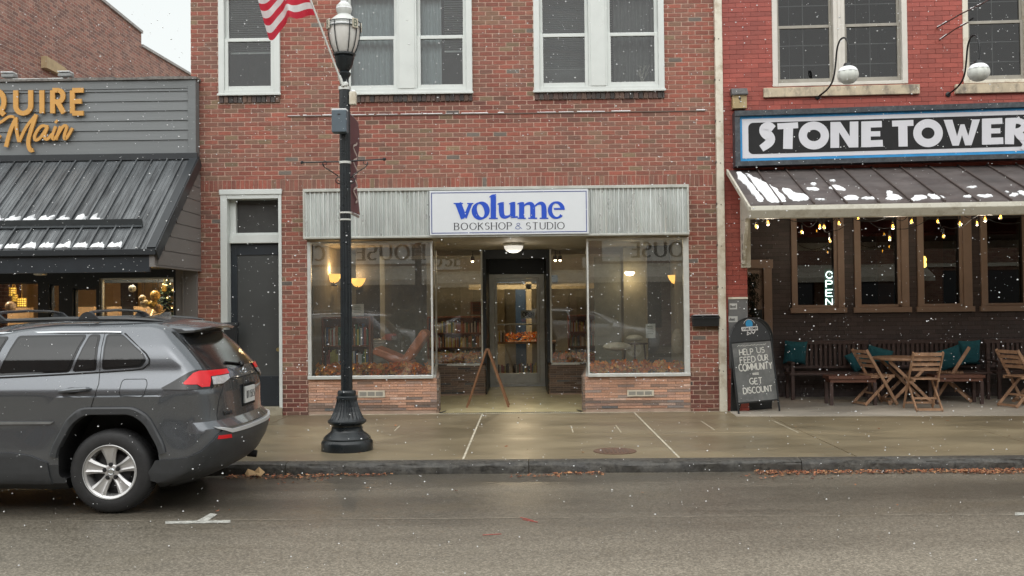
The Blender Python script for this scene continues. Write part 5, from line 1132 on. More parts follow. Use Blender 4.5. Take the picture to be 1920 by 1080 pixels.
for r in range(9):
    for c in range(6 if r % 2 == 0 else 5):
        u, t_ = (.035 + c * .062 + (.031 if r % 2 else 0)), 6 / 13 + (r + .7) * (7 / 13) / 9.6; P_ = flagpt(u, t_)
        for sgn in (-.006, .006):
            q.add([P_ + Vector((math.sin(k * .628) * (.013 if k % 2 == 0 else .006), sgn, math.cos(k * .628) * (.013 if k % 2 == 0 else .006))) for k in range(10)], [tuple(range(10))])
q.build('star', bpy.data.materials['flag_white'], fo)
# ------------------------------------------------------------------ red painted pub building, turned three degrees
TF = Frame(XR + .03, 0, 0, rad(-3.0))
ST_ = thing('pub_building', 'red painted brick building with stone sills and dark recessed pub front', 'building', (0, 0, 0), F=TF)
def T(a, b, c, d, y): return TF.R(a, b, c, d, y)
uw1 = T(1447, -150, 1699, 160, 0); uw2 = T(1804, -150, 2056, 154, 0); PX1 = 8.5
uw1 = (uw1[0], uw1[1], uw1[2], 6.4); uw2 = (uw2[0], uw2[1], uw2[2], 6.4)
pierx = TF.P(1401, 500, 0)[0]; recz = TF.P(1500, 360, 0)[1]; RY = 2.2; CZ = 3.2
q = MB(TF); holed(q, .05, PX1, -.1, 7.4, 0, .3, [uw1, uw2, (pierx, PX1 - .05, -.2, recz - .35)]); q.add([(0.05, .3, -.1), (.05, 12, -.1), (.05, 12, 7.4), (.05, .3, 7.4)], [(3, 2, 1, 0)]); q.build('red_wall', M_redjoint, ST_)
RD = [(.34, .072, .052), (.333, .07, .051), (.345, .074, .053)]
M_redcol = colmat('red_painted_faces', .55, .16, .4, bs=40, stain=(.38, .10, .065, .4))
q = MB(TF); bricks(q, .052, PX1 - .01, -.02, 7.4, 0, [uw1, uw2, (pierx, PX1, -.2, recz - .35)], L=.215, H=.0705, j=.0055, pal=RD, wts=[1] * 3, out=.005, jitter=.0007); q.build('painted_brick', M_redcol, ST_)
# upper windows
M_sashg = pm('greige_sash', (.30, .28, .24), .5)
M_muntin = pm('faint_muntin', (.22, .225, .225), .6)
def updouble(W, gls, first):
    a, b, c, d = W; fr = MB(TF); fr.box(a - .004, a + .075, -.02, .14, c, d); fr.box(b - .075, b + .004, -.02, .14, c, d); fr.box(a + .075, b - .075, -.018, .14, c, c + .05)
    m0, m1 = TF.P(gls[0][1] + 8, 80, .05)[0], TF.P(gls[1][0] - 6, 80, .05)[0]; fr.box(m0, m1, -.015, .14, c + .05, d); fr.box(m0 + .06, m1 - .06, -.03, -.015, c + .05, d)
    wo = fr.build('window', M_cream if not first else pm('ivory_frame', (.60, .57, .52), .5, var=.06), ST_, bevel=.006)
    zr = TF.P(gls[0][2], gls[0][3], .1)[1]
    for p, r in ((a + .075, m0), (m1, b - .075)):
        g = MB(TF); frame(g, p, r, c + .05, zr + .025, .06, .10, .045, wb=.075, wt=.045); g.build('sash', M_sashg, wo, bevel=.004)
        g = MB(TF); frame(g, p, r, zr + .0, d, .10, .13, .04, wb=.035, wt=.04); g.build('sash', M_sashg, wo, bevel=.004)
        g = MB(TF); g.add([(p + .04, .085, c + .12), (r - .04, .085, c + .12), (r - .04, .085, zr), (p + .04, .085, zr)], [(0, 1, 2, 3)]); g.add([(p + .035, .115, zr + .03), (r - .035, .115, zr + .03), (r - .035, .115, d - .04), (p + .035, .115, d - .04)], [(0, 1, 2, 3)]); g.build('pane', M_redglass, wo)
        g = MB(TF); mx = (p + r) / 2
        g.box(mx - .005, mx + .005, .16, .17, c + .1, d); z = c + .35
        g.box(mx - (r - p) / 4 - .002, mx - (r - p) / 4 + .002, .16, .17, c + .1, d)
        while z < d: g.box(p + .03, r - .03, .161, .169, z - .006, z + .006); z += .3
        g.build('muntin', M_muntin, wo)
    return wo
updouble(uw1, ((1458, 1553, 1505, 52), (1588, 1682)), True); updouble(uw2, ((1816, 1912, 1860, 43), (1948, 2042)), False)
for (a_, b_, c_, d_), lab in (((1432, 161, 1725, 179), 0), ((1792, 154, 2082, 172), 1)):
    v = T(a_, b_, c_, d_, -.06); q = MB(TF); q.box(v[0], v[1], -.06, .05, v[2], v[3]); q.build('stone_sill', M_sill, ST_, bevel=.008)
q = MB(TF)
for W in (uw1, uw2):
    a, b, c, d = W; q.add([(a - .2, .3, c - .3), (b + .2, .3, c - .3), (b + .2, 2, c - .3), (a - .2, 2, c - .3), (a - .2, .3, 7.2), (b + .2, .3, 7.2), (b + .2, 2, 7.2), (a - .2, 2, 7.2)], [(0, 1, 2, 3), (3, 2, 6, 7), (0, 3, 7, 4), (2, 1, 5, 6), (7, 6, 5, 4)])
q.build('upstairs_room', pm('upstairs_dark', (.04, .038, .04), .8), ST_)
# recessed front
RX0 = pierx + .02; wz0 = TF.P(1530, 587, RY)[1]; brown = []
trims = [(1483, 1582), (1601, 1703), (1719, 1821), (1838, 1940)]; gz = [(1494, 1563), (1613, 1682), (1731, 1798), (1850, 1917)]
hol = []
for a_, b_ in gz:
    x0, x1 = TF.P(a_, 500, RY)[0], TF.P(b_, 500, RY)[0]; hol.append((x0, x1, TF.P(1530, 574, RY)[1] - .01, 3.0))
dv = T(1403, 503, 1432, 700, RY); hol2 = hol + [(dv[0], dv[1], -.1, dv[3])]
q = MB(TF); holed(q, .3, PX1, -.02, CZ + .1, RY, RY + .2, hol2); q.build('recess_wall', pm('brown_joint', (.018, .013, .013), .7), ST_)
q = MB(TF); RB = [(.068, .052, .05), (.063, .049, .048), (.074, .055, .053)]
TT = []
for (a_, b_), h in zip(trims, hol): TT.append((TF.P(a_, 500, RY)[0], TF.P(b_, 500, RY)[0], wz0 - .0, 3.3))
dt = (dv[0] - .07, TF.P(1446, 500, RY)[0], -.1, TF.P(1420, 487, RY)[1])
bricks(q, .32, PX1 - .01, -.0, CZ, RY, TT + [dt], L=.215, H=.0705, j=.004, pal=RB, wts=[1] * 3, out=.004, jitter=.0007); q.build('brown_brick', colmat('brown_painted_faces', .5, .2, .4), ST_)
for t_, h in zip(TT, hol):
    q = MB(TF); wl_ = h[0] - t_[0]; q.box(t_[0], h[0], RY - .045, RY + .02, wz0 + .09, 3.15); q.box(h[1] + .06, t_[1], RY - .045, RY + .02, wz0 + .09, 3.15); q.box(t_[0] - .03, t_[1] + .03, RY - .07, RY + .02, wz0, wz0 + .09); q.box(h[1] + .001, h[1] + .06, RY - .02, RY + .05, wz0 + .09, 3.15); q.box(h[0], h[1] + .06, RY - .02, RY + .04, wz0 + .09, h[2] + .03)
    w_ = q.build('window', M_taupe, ST_, bevel=.005); q = MB(TF); q.add([(h[0], RY + .06, h[2]), (h[1], RY + .06, h[2]), (h[1], RY + .06, h[3]), (h[0], RY + .06, h[3])], [(0, 1, 2, 3)]); q.build('pane', M_dkglass, w_)
q = MB(TF); q.box(dt[0], dv[0] + .0, RY - .05, RY + .02, 0, dt[3] - .15); q.box(dv[1], dt[1], RY - .05, RY + .02, 0, dt[3] - .15); q.box(dt[0] - .02, dt[1] + .02, RY - .06, RY + .02, dt[3] - .15, dt[3]); df = q.build('door_frame', M_taupe, ST_, bevel=.005)
q = MB(TF); q.box(dv[0], dv[1], RY + .03, RY + .07, 0, dt[3] - .15); dd_ = q.build('door', M_taupe, ST_); q = MB(TF); q.box(dv[1] - .15, dv[1] - .02, RY + .01, RY + .03, 1.28, 1.5); q.build('lock_plate', M_black, dd_)
# pub room
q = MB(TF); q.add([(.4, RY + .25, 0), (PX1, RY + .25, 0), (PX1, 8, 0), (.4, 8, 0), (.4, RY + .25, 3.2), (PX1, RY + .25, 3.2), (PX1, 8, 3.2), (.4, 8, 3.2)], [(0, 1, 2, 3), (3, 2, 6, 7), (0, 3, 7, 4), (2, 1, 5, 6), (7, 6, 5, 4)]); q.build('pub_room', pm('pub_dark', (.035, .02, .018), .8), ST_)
q = MB(TF); q.box(3.9, 5.2, 5.5, 5.6, 0, 3.0); q.box(5.3, 7, 4.5, 4.6, 0, 3.1); q.build('pub_panel', pm('pub_timber', (.10, .03, .02), .6), ST_)
# soffit of the recess and the canopy
q = MB(TF); q.box(.06, PX1, .31, RY - .0, CZ, CZ + .08); q.build('recess_ceiling', pm('soffit_cream', (.45, .38, .30), .7), ST_)
SYN = -.22
sg = T(1375, 203, 2300, 312, SYN); PS = thing('pub_sign', 'long black and blue sign with big white letters reading stone tower', 'sign', (2, SYN, 3.9), F=TF)
# the sign hangs a touch out of level
a_l, a_r = TF.P(1377, 209, SYN), TF.P(1920, 192, SYN); slope = (a_r[1] - a_l[1]) / (a_r[0] - a_l[0]); ux = (a_l[0] + a_r[0]) / 2
SX0 = a_l[0]; SX1 = PX1 - .1; zl_ = TF.P(1377, 312, SYN)[1]; sh = a_l[1] - zl_
def tilt(mb):
    mb.v = [(x, y, z + (x - SX0) * slope) for x, y, z in mb.v]; return mb
q = MB(TF); q.box(SX0, SX1, SYN + .03, -.01, zl_, a_l[1]); q.box(SX0, SX1, SYN - .05, SYN + .03, a_l[1] - .075, a_l[1]); q.box(SX0, SX1, SYN - .03, SYN + .03, zl_, zl_ + .07); q.box(SX0, SX0 + .075, SYN - .03, SYN + .03, zl_ + .07, a_l[1] - .075)
tilt(q).build('frame', pm('sign_frame', (.035, .042, .05), .5, var=.3, vs=20, dirt=((.08, .088, .095), 12)), PS)
i0, i1, iz0, iz1 = SX0 + .075, SX1, zl_ + .07, a_l[1] - .075
q = MB(TF); q.box(i0, i1, SYN + .012, SYN + .029, iz0, iz1); tilt(q).build('blue_border', pm('sign_cyan', (.02, .28, .62), .4), PS)
q = MB(TF); q.box(i0 + .035, i1, SYN + .008, SYN + .0115, iz0 + .045, iz1 - .04); tilt(q).build('white_border', pm('sign_offwhite', (.62, .62, .66), .4, var=.02), PS)
r_ = .07; bx0, bz0, bz1 = i0 + .125, iz0 + .105, iz1 - .1
q = MB(TF); poly = [(bx0 + r_ + r_ * math.cos(rad(a)), bz0 + r_ + r_ * math.sin(rad(a))) for a in range(180, 271, 15)] + [(i1, bz0), (i1, bz1)] + [(bx0 + r_ + r_ * math.cos(rad(a)), bz1 - r_ + r_ * math.sin(rad(a))) for a in range(90, 181, 15)]
q.prism(poly, SYN + .004, SYN + .0075, 'y'); tilt(q).build('black_panel', pm('sign_black', (.014, .014, .015), .6, spec=.3), PS)
q = MB(TF); yy = SYN + .003
def tp(pts, w, i=0):
    if 4 < len(pts) < 9: pts, w = chaik(pts, w)
    q.stroke([(1320 + a / 2.7, b / 2.7) for a, b in pts], [v / 2.7 for v in w] if isinstance(w, (list, tuple)) else w / 2.7, yy - .0005 * (i % 6), .0025, TF)
def rg(cx, cy, rx, ry, w, i=0): tp([(cx + rx * math.cos(rad(a)), cy + ry * math.sin(rad(a))) for a in range(0, 361, 10)], w, i)
def pf_(pts, i=0): q.prism([TF.P(1320 + a / 2.7, b / 2.7, yy) for a, b in pts], yy - .0025 - .0005 * i, yy, 'y')
tp([(352, 652), (330, 634), (302, 648), (306, 672), (338, 696), (334, 722), (290, 752)], [34, 40, 46, 52, 50, 44, 36], 1)
tp([(372, 640), (476, 634)], 30, 2); tp([(427, 640), (424, 754)], 48, 3)
rg(556, 686, 56, 50, 42, 4)
pf_([(640, 618), (690, 617), (738, 690), (738, 616), (781, 615), (781, 746), (734, 747), (684, 670), (684, 748), (640, 749)])
tp([(820, 616), (820, 745)], 48, 4); tp([(800, 631), (900, 628)], 32, 5); tp([(800, 679), (892, 677)], 26, 1); tp([(800, 729), (905, 725)], 34, 2)
tp([(952, 626), (1060, 622)], 30, 3); tp([(1006, 626), (1008, 742)], 46, 4)
rg(1134, 674, 54, 50, 42, 5)
pf_([(1213, 607), (1257, 606), (1281, 690), (1298, 630), (1318, 629), (1338, 688), (1358, 605), (1397, 604), (1354, 735), (1322, 736), (1306, 684), (1290, 737), (1258, 738)])
tp([(1430, 602), (1430, 732)], 46, 5); tp([(1410, 616), (1510, 612)], 30, 1); tp([(1410, 664), (1500, 662)], 26, 2); tp([(1410, 716), (1515, 712)], 34, 3)
tp([(1548, 600), (1546, 730)], 46, 4); tp([(1530, 612), (1600, 610), (1626, 632), (1606, 662), (1550, 668)], [28, 30, 32, 30, 26], 5); tp([(1580, 664), (1640, 728)], [38, 44], 1)
q.build('lettering', bpy.data.materials['sign_offwhite'], PS)
q = MB(TF); q.stroke([(1916 + 14 * math.cos(rad(a)), 240 + 22 * math.sin(rad(a))) for a in range(250, -60, -15)], 3.5, yy - .004, .003, TF); q.stroke([(1922, 200), (1930, 205), (1935, 235), (1925, 262), (1916, 280)], 6, yy - .0045, .003, TF); q.build('script_swirl', bpy.data.materials['sign_offwhite'], PS)
# canopy of brown metal
cz_t = TF.P(1500, 314, SYN)[1]; cy_e = -1.85; cz_e = TF.P(1480, 384, cy_e)[1]; CXL = TF.P(1366, 318, -.1)[0]; PC = thing('pub_canopy', 'brown metal canopy with cream fascia over the pub patio', 'awning', (3, -1, cz_t), F=TF)
def rp(x, f, off=0):
    d = Vector((0, cy_e + .05, cz_e - cz_t)).normalized(); nn = Vector((0, d.z, -d.y)); nn = nn if nn.z > 0 else -nn
    return Vector((x, -.05 + (cy_e + .05) * f, cz_t + (cz_e - cz_t) * f)) + nn * off
q = MB(TF); q.add([rp(CXL, 0), rp(PX1, 0), rp(PX1, 1), rp(CXL, 1), rp(CXL, 0, -.04), rp(PX1, 0, -.04), rp(PX1, 1, -.04), rp(CXL, 1, -.04)], [(3, 2, 1, 0), (4, 5, 6, 7), (3, 0, 4, 7), (2, 3, 7, 6)])
M_proof = pm('brown_roof_metal', (.098, .084, .08), .5, var=.4, vs=1.6, rv=.12, scale=(1, 1.5, 1.5), dirt=((.06, .045, .042), 2.6)); q.build('roof_sheet', M_proof, PC)
q = MB(TF); x = CXL + .42
while x < PX1: q.bar(rp(x, 0, .012), rp(x, 1, .012), .02, .028, up=(0, -.6, .8)); x += .415
q.build('seam', pm('brown_seam', (.075, .056, .05), .5), PC)
zf1 = cz_e - .015; zf0 = TF.P(1480, 409, cy_e)[1]
q = MB(TF); q.prism([(cy_e - .09, zf1), (cy_e - .10, zf1 - .06), (cy_e - .03, zf0), (cy_e + .08, zf0), (cy_e + .08, zf1)], CXL, PX1, 'x'); q.bar(rp(CXL - .01, -.01, -.02), rp(CXL - .01, 1.05, -.02), .03, .07, up=(0, -.6, .8)); q.build('fascia', pm('fascia_cream', (.58, .56, .48), .5, var=.06, dirt=((.4, .37, .3), 6)), PC, bevel=.006)
M_cw = bpy.data.materials['fascia_cream']
sxk = CXL + .18; q = MB(TF); zbk = TF.P(1392, 415, 0)[1]; q.prism([(-.008, zbk), (-.008, cz_t - .16), (cy_e + .08, zf1 - .01), (cy_e + .08, zf0 + .0), (-.62, zbk - .0)], sxk, sxk + .04, 'x'); q.build('side_panel', M_cw, PC)
zk0 = TF.P(1392, 496, 0)[1]; q = MB(TF)
prof = [(-.008, zk0), (-.10, zk0), (-.10, zk0 + .06)] + [(-.13 - .28 * math.sin(rad(a)) ** 2, zk0 + .10 + (zbk - zk0 - .14) * a / 90) for a in range(0, 91, 10)] + [(-.5, zbk - .002), (-.008, zbk - .002)]
q.prism(prof, sxk + .0, sxk + .05, 'x'); q.box(sxk - .005, sxk + .14, -.03, -.005, zk0 - .05, zbk + .3); kb_ = q.build('corbel_bracket', M_cw, PC, bevel=.006)
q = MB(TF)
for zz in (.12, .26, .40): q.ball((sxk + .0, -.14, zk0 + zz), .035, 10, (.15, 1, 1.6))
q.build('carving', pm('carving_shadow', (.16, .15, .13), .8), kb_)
# snow on the brown roof, traced patch by patch
sp_ = MB(TF); rn = random.Random(6)
def onroof(px, py):
    lo, hi = 0.0, 1.05
    for _ in range(24):
        m = (lo + hi) / 2; y = -.05 + (cy_e + .05) * m; x, z = TF.P(px, py, y)
        if z < cz_t + (cz_e - cz_t) * m: lo = m
        else: hi = m
    return x, (lo + hi) / 2
def patch(pts, h=.022):
    pts = [p for a, b in zip(pts, pts[1:] + pts[:1]) for p in ((a[0] * .78 + b[0] * .22, a[1] * .78 + b[1] * .22), (a[0] * .22 + b[0] * .78, a[1] * .22 + b[1] * .78))]
    R_ = [onroof(1360 + a / 3.43, 150 + b / 3.43) for a, b in pts]; n = len(R_); cx = sum(p[0] for p in R_) / n; cf = sum(p[1] for p in R_) / n
    P_ = []
    for k in range(n):
        a, b = R_[k], R_[(k + 1) % n]
        for j in range(3): f = j / 3; P_.append((a[0] + (b[0] - a[0]) * f + rn.uniform(-.013, .013), a[1] + (b[1] - a[1]) * f + rn.uniform(-.009, .009)))
    m = len(P_); vs = []
    for s_, hh in ((1, .002), (.97, h * .55), (.86, h * .95), (.5, h * 1.05)):
        for p in P_: vs.append(rp(cx + (p[0] - cx) * s_, min(cf + (p[1] - cf) * s_, 1.0), hh * rn.uniform(.85, 1.1)))
    vs.append(rp(cx, cf, h)); fs = [(i * m + j, i * m + (j + 1) % m, (i + 1) * m + (j + 1) % m, (i + 1) * m + j) for i in range(3) for j in range(m)] + [(3 * m + j, 3 * m + (j + 1) % m, 4 * m) for j in range(m)]
    sp_.add(vs, fs)
patch([(60, 590), (105, 588), (190, 700), (255, 780), (210, 785), (150, 700), (90, 645)]); patch([(122, 595), (165, 620), (230, 650), (290, 680), (330, 700), (405, 780), (350, 788), (275, 790), (200, 690)]); patch([(350, 695), (400, 700), (430, 728), (520, 740), (545, 770), (480, 780), (428, 780)])
for c in (([(515, 700), (560, 692), (605, 700), (600, 712), (540, 712)]), ([(540, 668), (565, 662), (588, 672), (570, 682)]), ([(665, 648), (690, 643), (712, 652), (690, 657)]), ([(655, 695), (700, 675), (750, 688), (780, 712), (720, 712)]), ([(575, 770), (610, 766), (648, 771), (610, 777)]),
          ([(735, 772), (780, 745), (840, 745), (868, 768), (800, 776)]), ([(870, 765), (900, 756), (960, 756), (990, 768), (930, 772)]), ([(1020, 768), (1045, 750), (1030, 715), (1075, 715), (1070, 740), (1110, 742), (1142, 768), (1080, 773)]), ([(1172, 776), (1230, 740), (1290, 745), (1300, 765), (1220, 780)]), ([(1292, 735), (1350, 740), (1420, 758), (1390, 765), (1330, 770)]),
          ([(1540, 692), (1600, 684), (1632, 690), (1590, 698)]), ([(1528, 752), (1560, 742), (1598, 754), (1560, 760)]), ([(1612, 740), (1660, 745), (1700, 738), (1728, 752), (1660, 760)]), ([(1795, 715), (1830, 725), (1815, 730)]), ([(1820, 748), (1850, 728), (1888, 735), (1870, 752)]), ([(1875, 715), (1930, 718), (1960, 745), (1900, 742)])): patch(c, .017)
tag(sp_.build('snow', M_snow, smooth=True, fixn=True), 'patches of white snow left on the brown metal canopy', 'snow', kind='stuff')
# wall box
v = T(1373, 182, 1399, 199, -.08); o = thing('birdhouse', 'small tan box with a dark roof on the red wall above the sign corner', 'birdhouse', (v[0], -.08, v[2]), F=TF); q = MB(TF); q.box(v[0], v[1], -.14, -.006, v[2] - .04, v[3] + .02); q.build('body', pm('tan_box', (.42, .32, .17), .7), o)
q = MB(TF); q.prism([(-.18, v[3] + .02), (-.18, v[3] + .035), (-.09, v[3] + .13), (-.0, v[3] + .13), (-.0, v[3] + .02)], v[0] - .015, v[1] + .015, 'x'); q.build('roof', pm('shingle_dark', (.10, .10, .10), .8, var=.3, vs=30), o)
q = MB(TF); q.lathe([(.0, -.003), (.02, -.003), (.02, .0), (0, .0)], ((v[0] + v[1]) / 2, -.141, v[3] - .03), 14, 'y'); q.tube([((v[0] + v[1]) / 2, -.142, v[3] - .045), ((v[0] + v[1]) / 2 + .01, -.15, v[3] - .07), ((v[0] + v[1]) / 2, -.146, v[3] - .09)], .004); q.build('entrance_hole', M_black, o)
# goose neck lamps
def goose(dx, dyy, lab):
    def g(a, b, y): x, z = TF.P(a + dx, b + dyy, y); return (x, y, z)
    p = [g(1533, 182, -.02), g(1552, 168, -.25), g(1563, 150, -.45), g(1567, 120, -.6), g(1569, 90, -.75), g(1576, 72, -.88), g(1586, 70, -.95), g(1591, 85, -1.0), g(1592, 120, -1.0)]
    P_ = [Vector(v_) for v_ in p]
    for _ in range(2):
        o_ = [P_[0]]
        for u, v_ in zip(P_, P_[1:]): o_ += [u * .75 + v_ * .25, u * .25 + v_ * .75]
        P_ = o_ + [P_[-1]]
    o = thing('gooseneck_lamp', lab, 'wall lamp', p[0], F=TF, group='gooseneck lamps over the pub sign'); q = MB(TF); q.tube(P_, .013, 8); q.ball(p[0], .04, 10, (1, .4, 1)); q.build('arm', M_black, o, smooth=True)
    c = g(1590, 141, -1.0); q = MB(TF); q.lathe([(.0, .17), (.05, .165), (.07, .12), (.075, .10), (0, .10)], c, 16); q.build('cap', M_black, o, smooth=True)
    q = MB(TF); rn = random.Random(int(dx)); q.ball(c, .140, 28, (1.02, 1, .86)); q.v = [(c[0] + (x - c[0]) * k, c[1] + (y - c[1]) * k, c[2] + (z - c[2]) * k) for (x, y, z) in q.v for k in (1 + .035 * math.sin(9 * math.atan2(y - c[1], x - c[0])) ,)]
    q.build('globe', pm('cloudy_globe%d' % dx, (.60, .62, .58), .5, var=.14, vs=14, bump=.5, bs=20, scale=(1, 1, .3)), o, smooth=True); q = MB(TF); q.lathe([(.135, .05), (.124, .075), (.10, .103), (.075, .117), (0.065, .12)], c, 22); q.build('snow_cap', M_snow, o, smooth=True)
goose(0, 0, 'left gooseneck lamp with snowy globe between the two upper windows of the double window'); goose(245, -5, 'right gooseneck lamp with snowy globe in front of the right upper window')
for i, (pa, pb, pc) in enumerate((((1757, 52), (1800, 27), (1845, 5)), ((1762, 75), (1790, 55), (1815, 42)))):
    q = MB(TF); P_ = [(*TF.P(*pa, -.01)[:1], -.01, TF.P(*pa, -.01)[1]), (TF.P(*pb, -.5)[0], -.5, TF.P(*pb, -.5)[1]), (TF.P(*pc, -1.0)[0], -1.0, TF.P(*pc, -1.0)[1])]
    if i == 0: P_.append((P_[2][0] + 1.2, -2.2, P_[2][2] + .75))
    q.tube(P_, .010, 6); o = thing('support_rod', ['upper snowy iron rod leaning out of the red wall', 'lower snowy iron rod leaning out of the red wall'][i], 'rod', P_[0], F=TF, group='iron rods on the red wall'); q.build('rod', pm('rusty_rod%d' % i, (.09, .05, .045), .6), o)
    q = MB(TF); 
    for k in range(24):
        f = random.random(); a, b = Vector(P_[0]).lerp(Vector(P_[1]), f) if f < .5 else Vector(P_[1]).lerp(Vector(P_[2]), f * .9), .012; q.ball((a.x, a.y, a.z + .009), rn.uniform(.006, .013), 6, (1.6, 1, .8))
    q.build('snow_crust', M_snow, o)
# string lights
M_fil = emat('filament_glow', (1, .58, .10), 5.5, (.8, .5, .2)); M_bulbg = glassmat('bulb_glass', (1, .82, .45), 1.45, 1.5)
def stringl(name, lab, pts, y):
    o = thing(name, lab, 'string lights', (2, y, 2.9), F=TF); W = [(*TF.P(a, b, y), ) for a, b in pts]; q = MB(TF); cab = []
    for (xa, za), (xb, zb__) in zip(W, W[1:]):
        for k in range(6): u = k / 6; cab.append((xa + (xb - xa) * u, y, za + .10 + (zb__ - za) * u + .12 * (2 * u - 1) ** 2 - .06))
    q.tube(cab, .006, 6); q.build('cable', M_black, o)
    for x, z in W[1::3]: lamp('string_glow', o, tuple(TF.M @ Vector((x, y, z - .08))), 3.2, (1, .86, .68), .1)
    for x, z in W:
        q = MB(TF); q.tube([(x, y, z + .12), (x, y, z + .05)], .014, 8); s_ = q.build('socket', M_black, o)
        q = MB(TF); q.lathe([(.011, .05), (.022, .02), (.027, -.008), (.021, -.034), (0, -.046)], (x, y, z), 12); b_ = q.build('bulb', M_fil if False else M_bulbg, o, smooth=True)
        q = MB(TF); q.ball((x, y, z - .002), .016, 8, (.7, .7, 1.6)); q.build('filament', M_fil, b_)
stringl('string_lights', 'row of larger lit amber bulbs hung nearest along the front of the pub canopy', [(1418, 424), (1440, 417), (1545, 425), (1573, 418), (1674, 424), (1709, 415), (1800, 419), (1847, 410), (1876, 406), (1960, 415)], -1.3)
stringl('string_lights', 'row of smaller lit amber bulbs hung further back over the pub patio', [(1503, 435), (1537, 424), (1556, 451), (1609, 408), (1668, 446), (1758, 415), (1769, 443), (1832, 418), (1930, 430)], .9)
lf = thing('indoor_pendant', 'lit double pendant bulbs behind the third pub window', 'pendant lamp', (4, 4, 2), F=TF); q = MB(TF); x, z = TF.P(1732, 487, 4); q.ball((x, 4, z), .05, 10, (1, 1, 1.4)); x2, z2 = TF.P(1733, 496, 4); q.ball((x2, 4, z2), .045, 10, (1, 1, 1.3)); q.build('bulb', M_fil, lf); q = MB(TF); q.tube([(x, 4, z), (x, 4, 3.15)], .008); q.build('cord', M_black, lf)
# neon
NE = thing('neon_sign', 'white vertical neon sign spelling open in the first pub window', 'neon sign', (2, RY, 1.7), F=TF)
q = MB(TF)
for i, ch_ in enumerate('OPEN'):
    v = T(1549, 509 + i * 17, 1561, 521.5 + i * 17, RY + .11); H = v[3] - v[2]; sx_ = (v[1] - v[0]) / GL[ch_][0]
    for st_ in GL[ch_][1]: q.tube([(v[0] + p[0] * sx_, RY + .11, v[2] + p[1] * H) for p in st_], .0075, 6)
q.build('tube', emat('neon_white', (.8, 1, .95), 5), NE)
v = T(1546, 504, 1564, 574, RY + .13); q = MB(TF); q.box(v[0], v[1], RY + .13, RY + .135, v[2], v[3]); q.build('backing', pm('neon_backing', (.01, .05, .03), .4), NE)
# chair and plant details inside/outside of pub: evergreen swag by the door
v = T(1403, 512, 1418, 600, RY - .08); q = MB(TF); rn = random.Random(8)
for i in range(900):
    t_ = rn.random(); x = (v[0] + v[1]) / 2 + rn.gauss(0, .05 + .02 * math.sin(t_ * 20)); z = v[3] + (v[2] - .3 - v[3]) * t_; y = RY - .12 + rn.gauss(0, .04); a = rn.uniform(0, 6.28)
    q.bar((x, y, z), (x + .05 * math.cos(a), y + .02 * math.sin(a), z - .04), .012, .003)
q.build('foliage', pm('dark_evergreen', (.012, .02, .012), .8, var=.4)); sw_ = bpy.data.objects['foliage']; sw_.name = 'evergreen_swag'; tag(sw_, 'dark evergreen swag hanging beside the taupe pub door', 'garland')
# posters on the pier, metal menu board
v = T(1366, 557, 1402, 615, -.03); o = thing('menu_case', 'grey notice board low on the red pier behind the chalkboard', 'notice board', (v[0], -.03, v[2]), F=TF); q = MB(TF); q.box(v[0], v[1], -.035, -.006, v[2] - .6, v[3]); q.build('board', pm('zinc_grey', (.14, .14, .14), .5, var=.15), o); q = MB(TF); q.box(v[0] - .005, v[1] + .003, -.05, -.036, v[3] - .03, v[3]); q.build('snowy_ledge', M_cream, o)
for k, (a_, b_, c_, d_) in enumerate(((1368, 569, 1382, 580), (1366, 593, 1383, 604))):
    v = T(a_, b_, c_, d_, -.04); q = MB(TF); q.box(v[0], v[1], -.04, -.0355, v[2], v[3]); pg = q.build('paper', pm('notice_paper%d' % k, (.5, .5, .48), .7), o); q = MB(TF); rn = random.Random(k)
    for j in range(7): q.box(v[0] + .01 + j * .012, v[0] + .018 + j * .012, -.0415, -.0402, v[2] + .02, v[2] + .02 + rn.uniform(.02, .05))
    q.build('marks', M_black, pg)
# A-board
AB = thing('chalkboard_sign', 'arched black a-frame chalkboard asking to help feed the community', 'chalkboard', (0, 0, 0)); 
xA, yA = WF.G(1386, 777, 0); xB, yB = WF.G(1461, 772, 0); ang = math.atan2(yB - yA, xB - xA); wA = math.hypot(xB - xA, yB - yA)
lean = math.atan2(.16, 1.3); MA = Matrix.Translation(((xA + xB) / 2, (yA + yB) / 2, 0)) @ Matrix.Rotation(ang - .06, 4, 'Z') @ Matrix.Rotation(-rad(2.2), 4, 'Y') @ Matrix.Rotation(-lean, 4, 'X')
AB.matrix_world = Matrix.Identity(4)
def AF(M): o_ = MB(); o_.F = type('F', (), {'M': M})(); return o_
hw = wA / 2 - .01; za = 1.05; q = AF(MA)
arch = [(-hw, 0.0), (-hw, za)] + [(-hw * math.cos(rad(a)), za + hw * .98 * math.sin(rad(a))) for a in range(10, 171, 10)] + [(hw, za), (hw, 0.0)]
q.tube([(a, 0, b) for a, b in arch], .014, 8); q.tube([(-hw, 0, .17), (hw, 0, .17)], .012, 8); q.tube([(-hw, 0, za), (hw, 0, za)], .012, 8); q.build('front_frame', M_black, AB, smooth=True)
MA2 = MA @ Matrix.Translation((0, .30, 0)) @ Matrix.Rotation(2 * lean, 4, 'X'); MA2 = Matrix.Translation((-.035, .36, 0)) @ Matrix.Translation(((xA + xB) / 2, (yA + yB) / 2, 0)) @ Matrix.Rotation(ang - .06, 4, 'Z') @ Matrix.Rotation(-rad(2.2), 4, 'Y') @ Matrix.Rotation(lean * .9, 4, 'X')
q = AF(MA2); q.tube([(a, 0, b) for a, b in arch], .013, 8); q.add([(a, -.004, b) for a, b in arch if b >= .0], [tuple(range(len(arch)))]); q.build('rear_frame', M_black, AB)
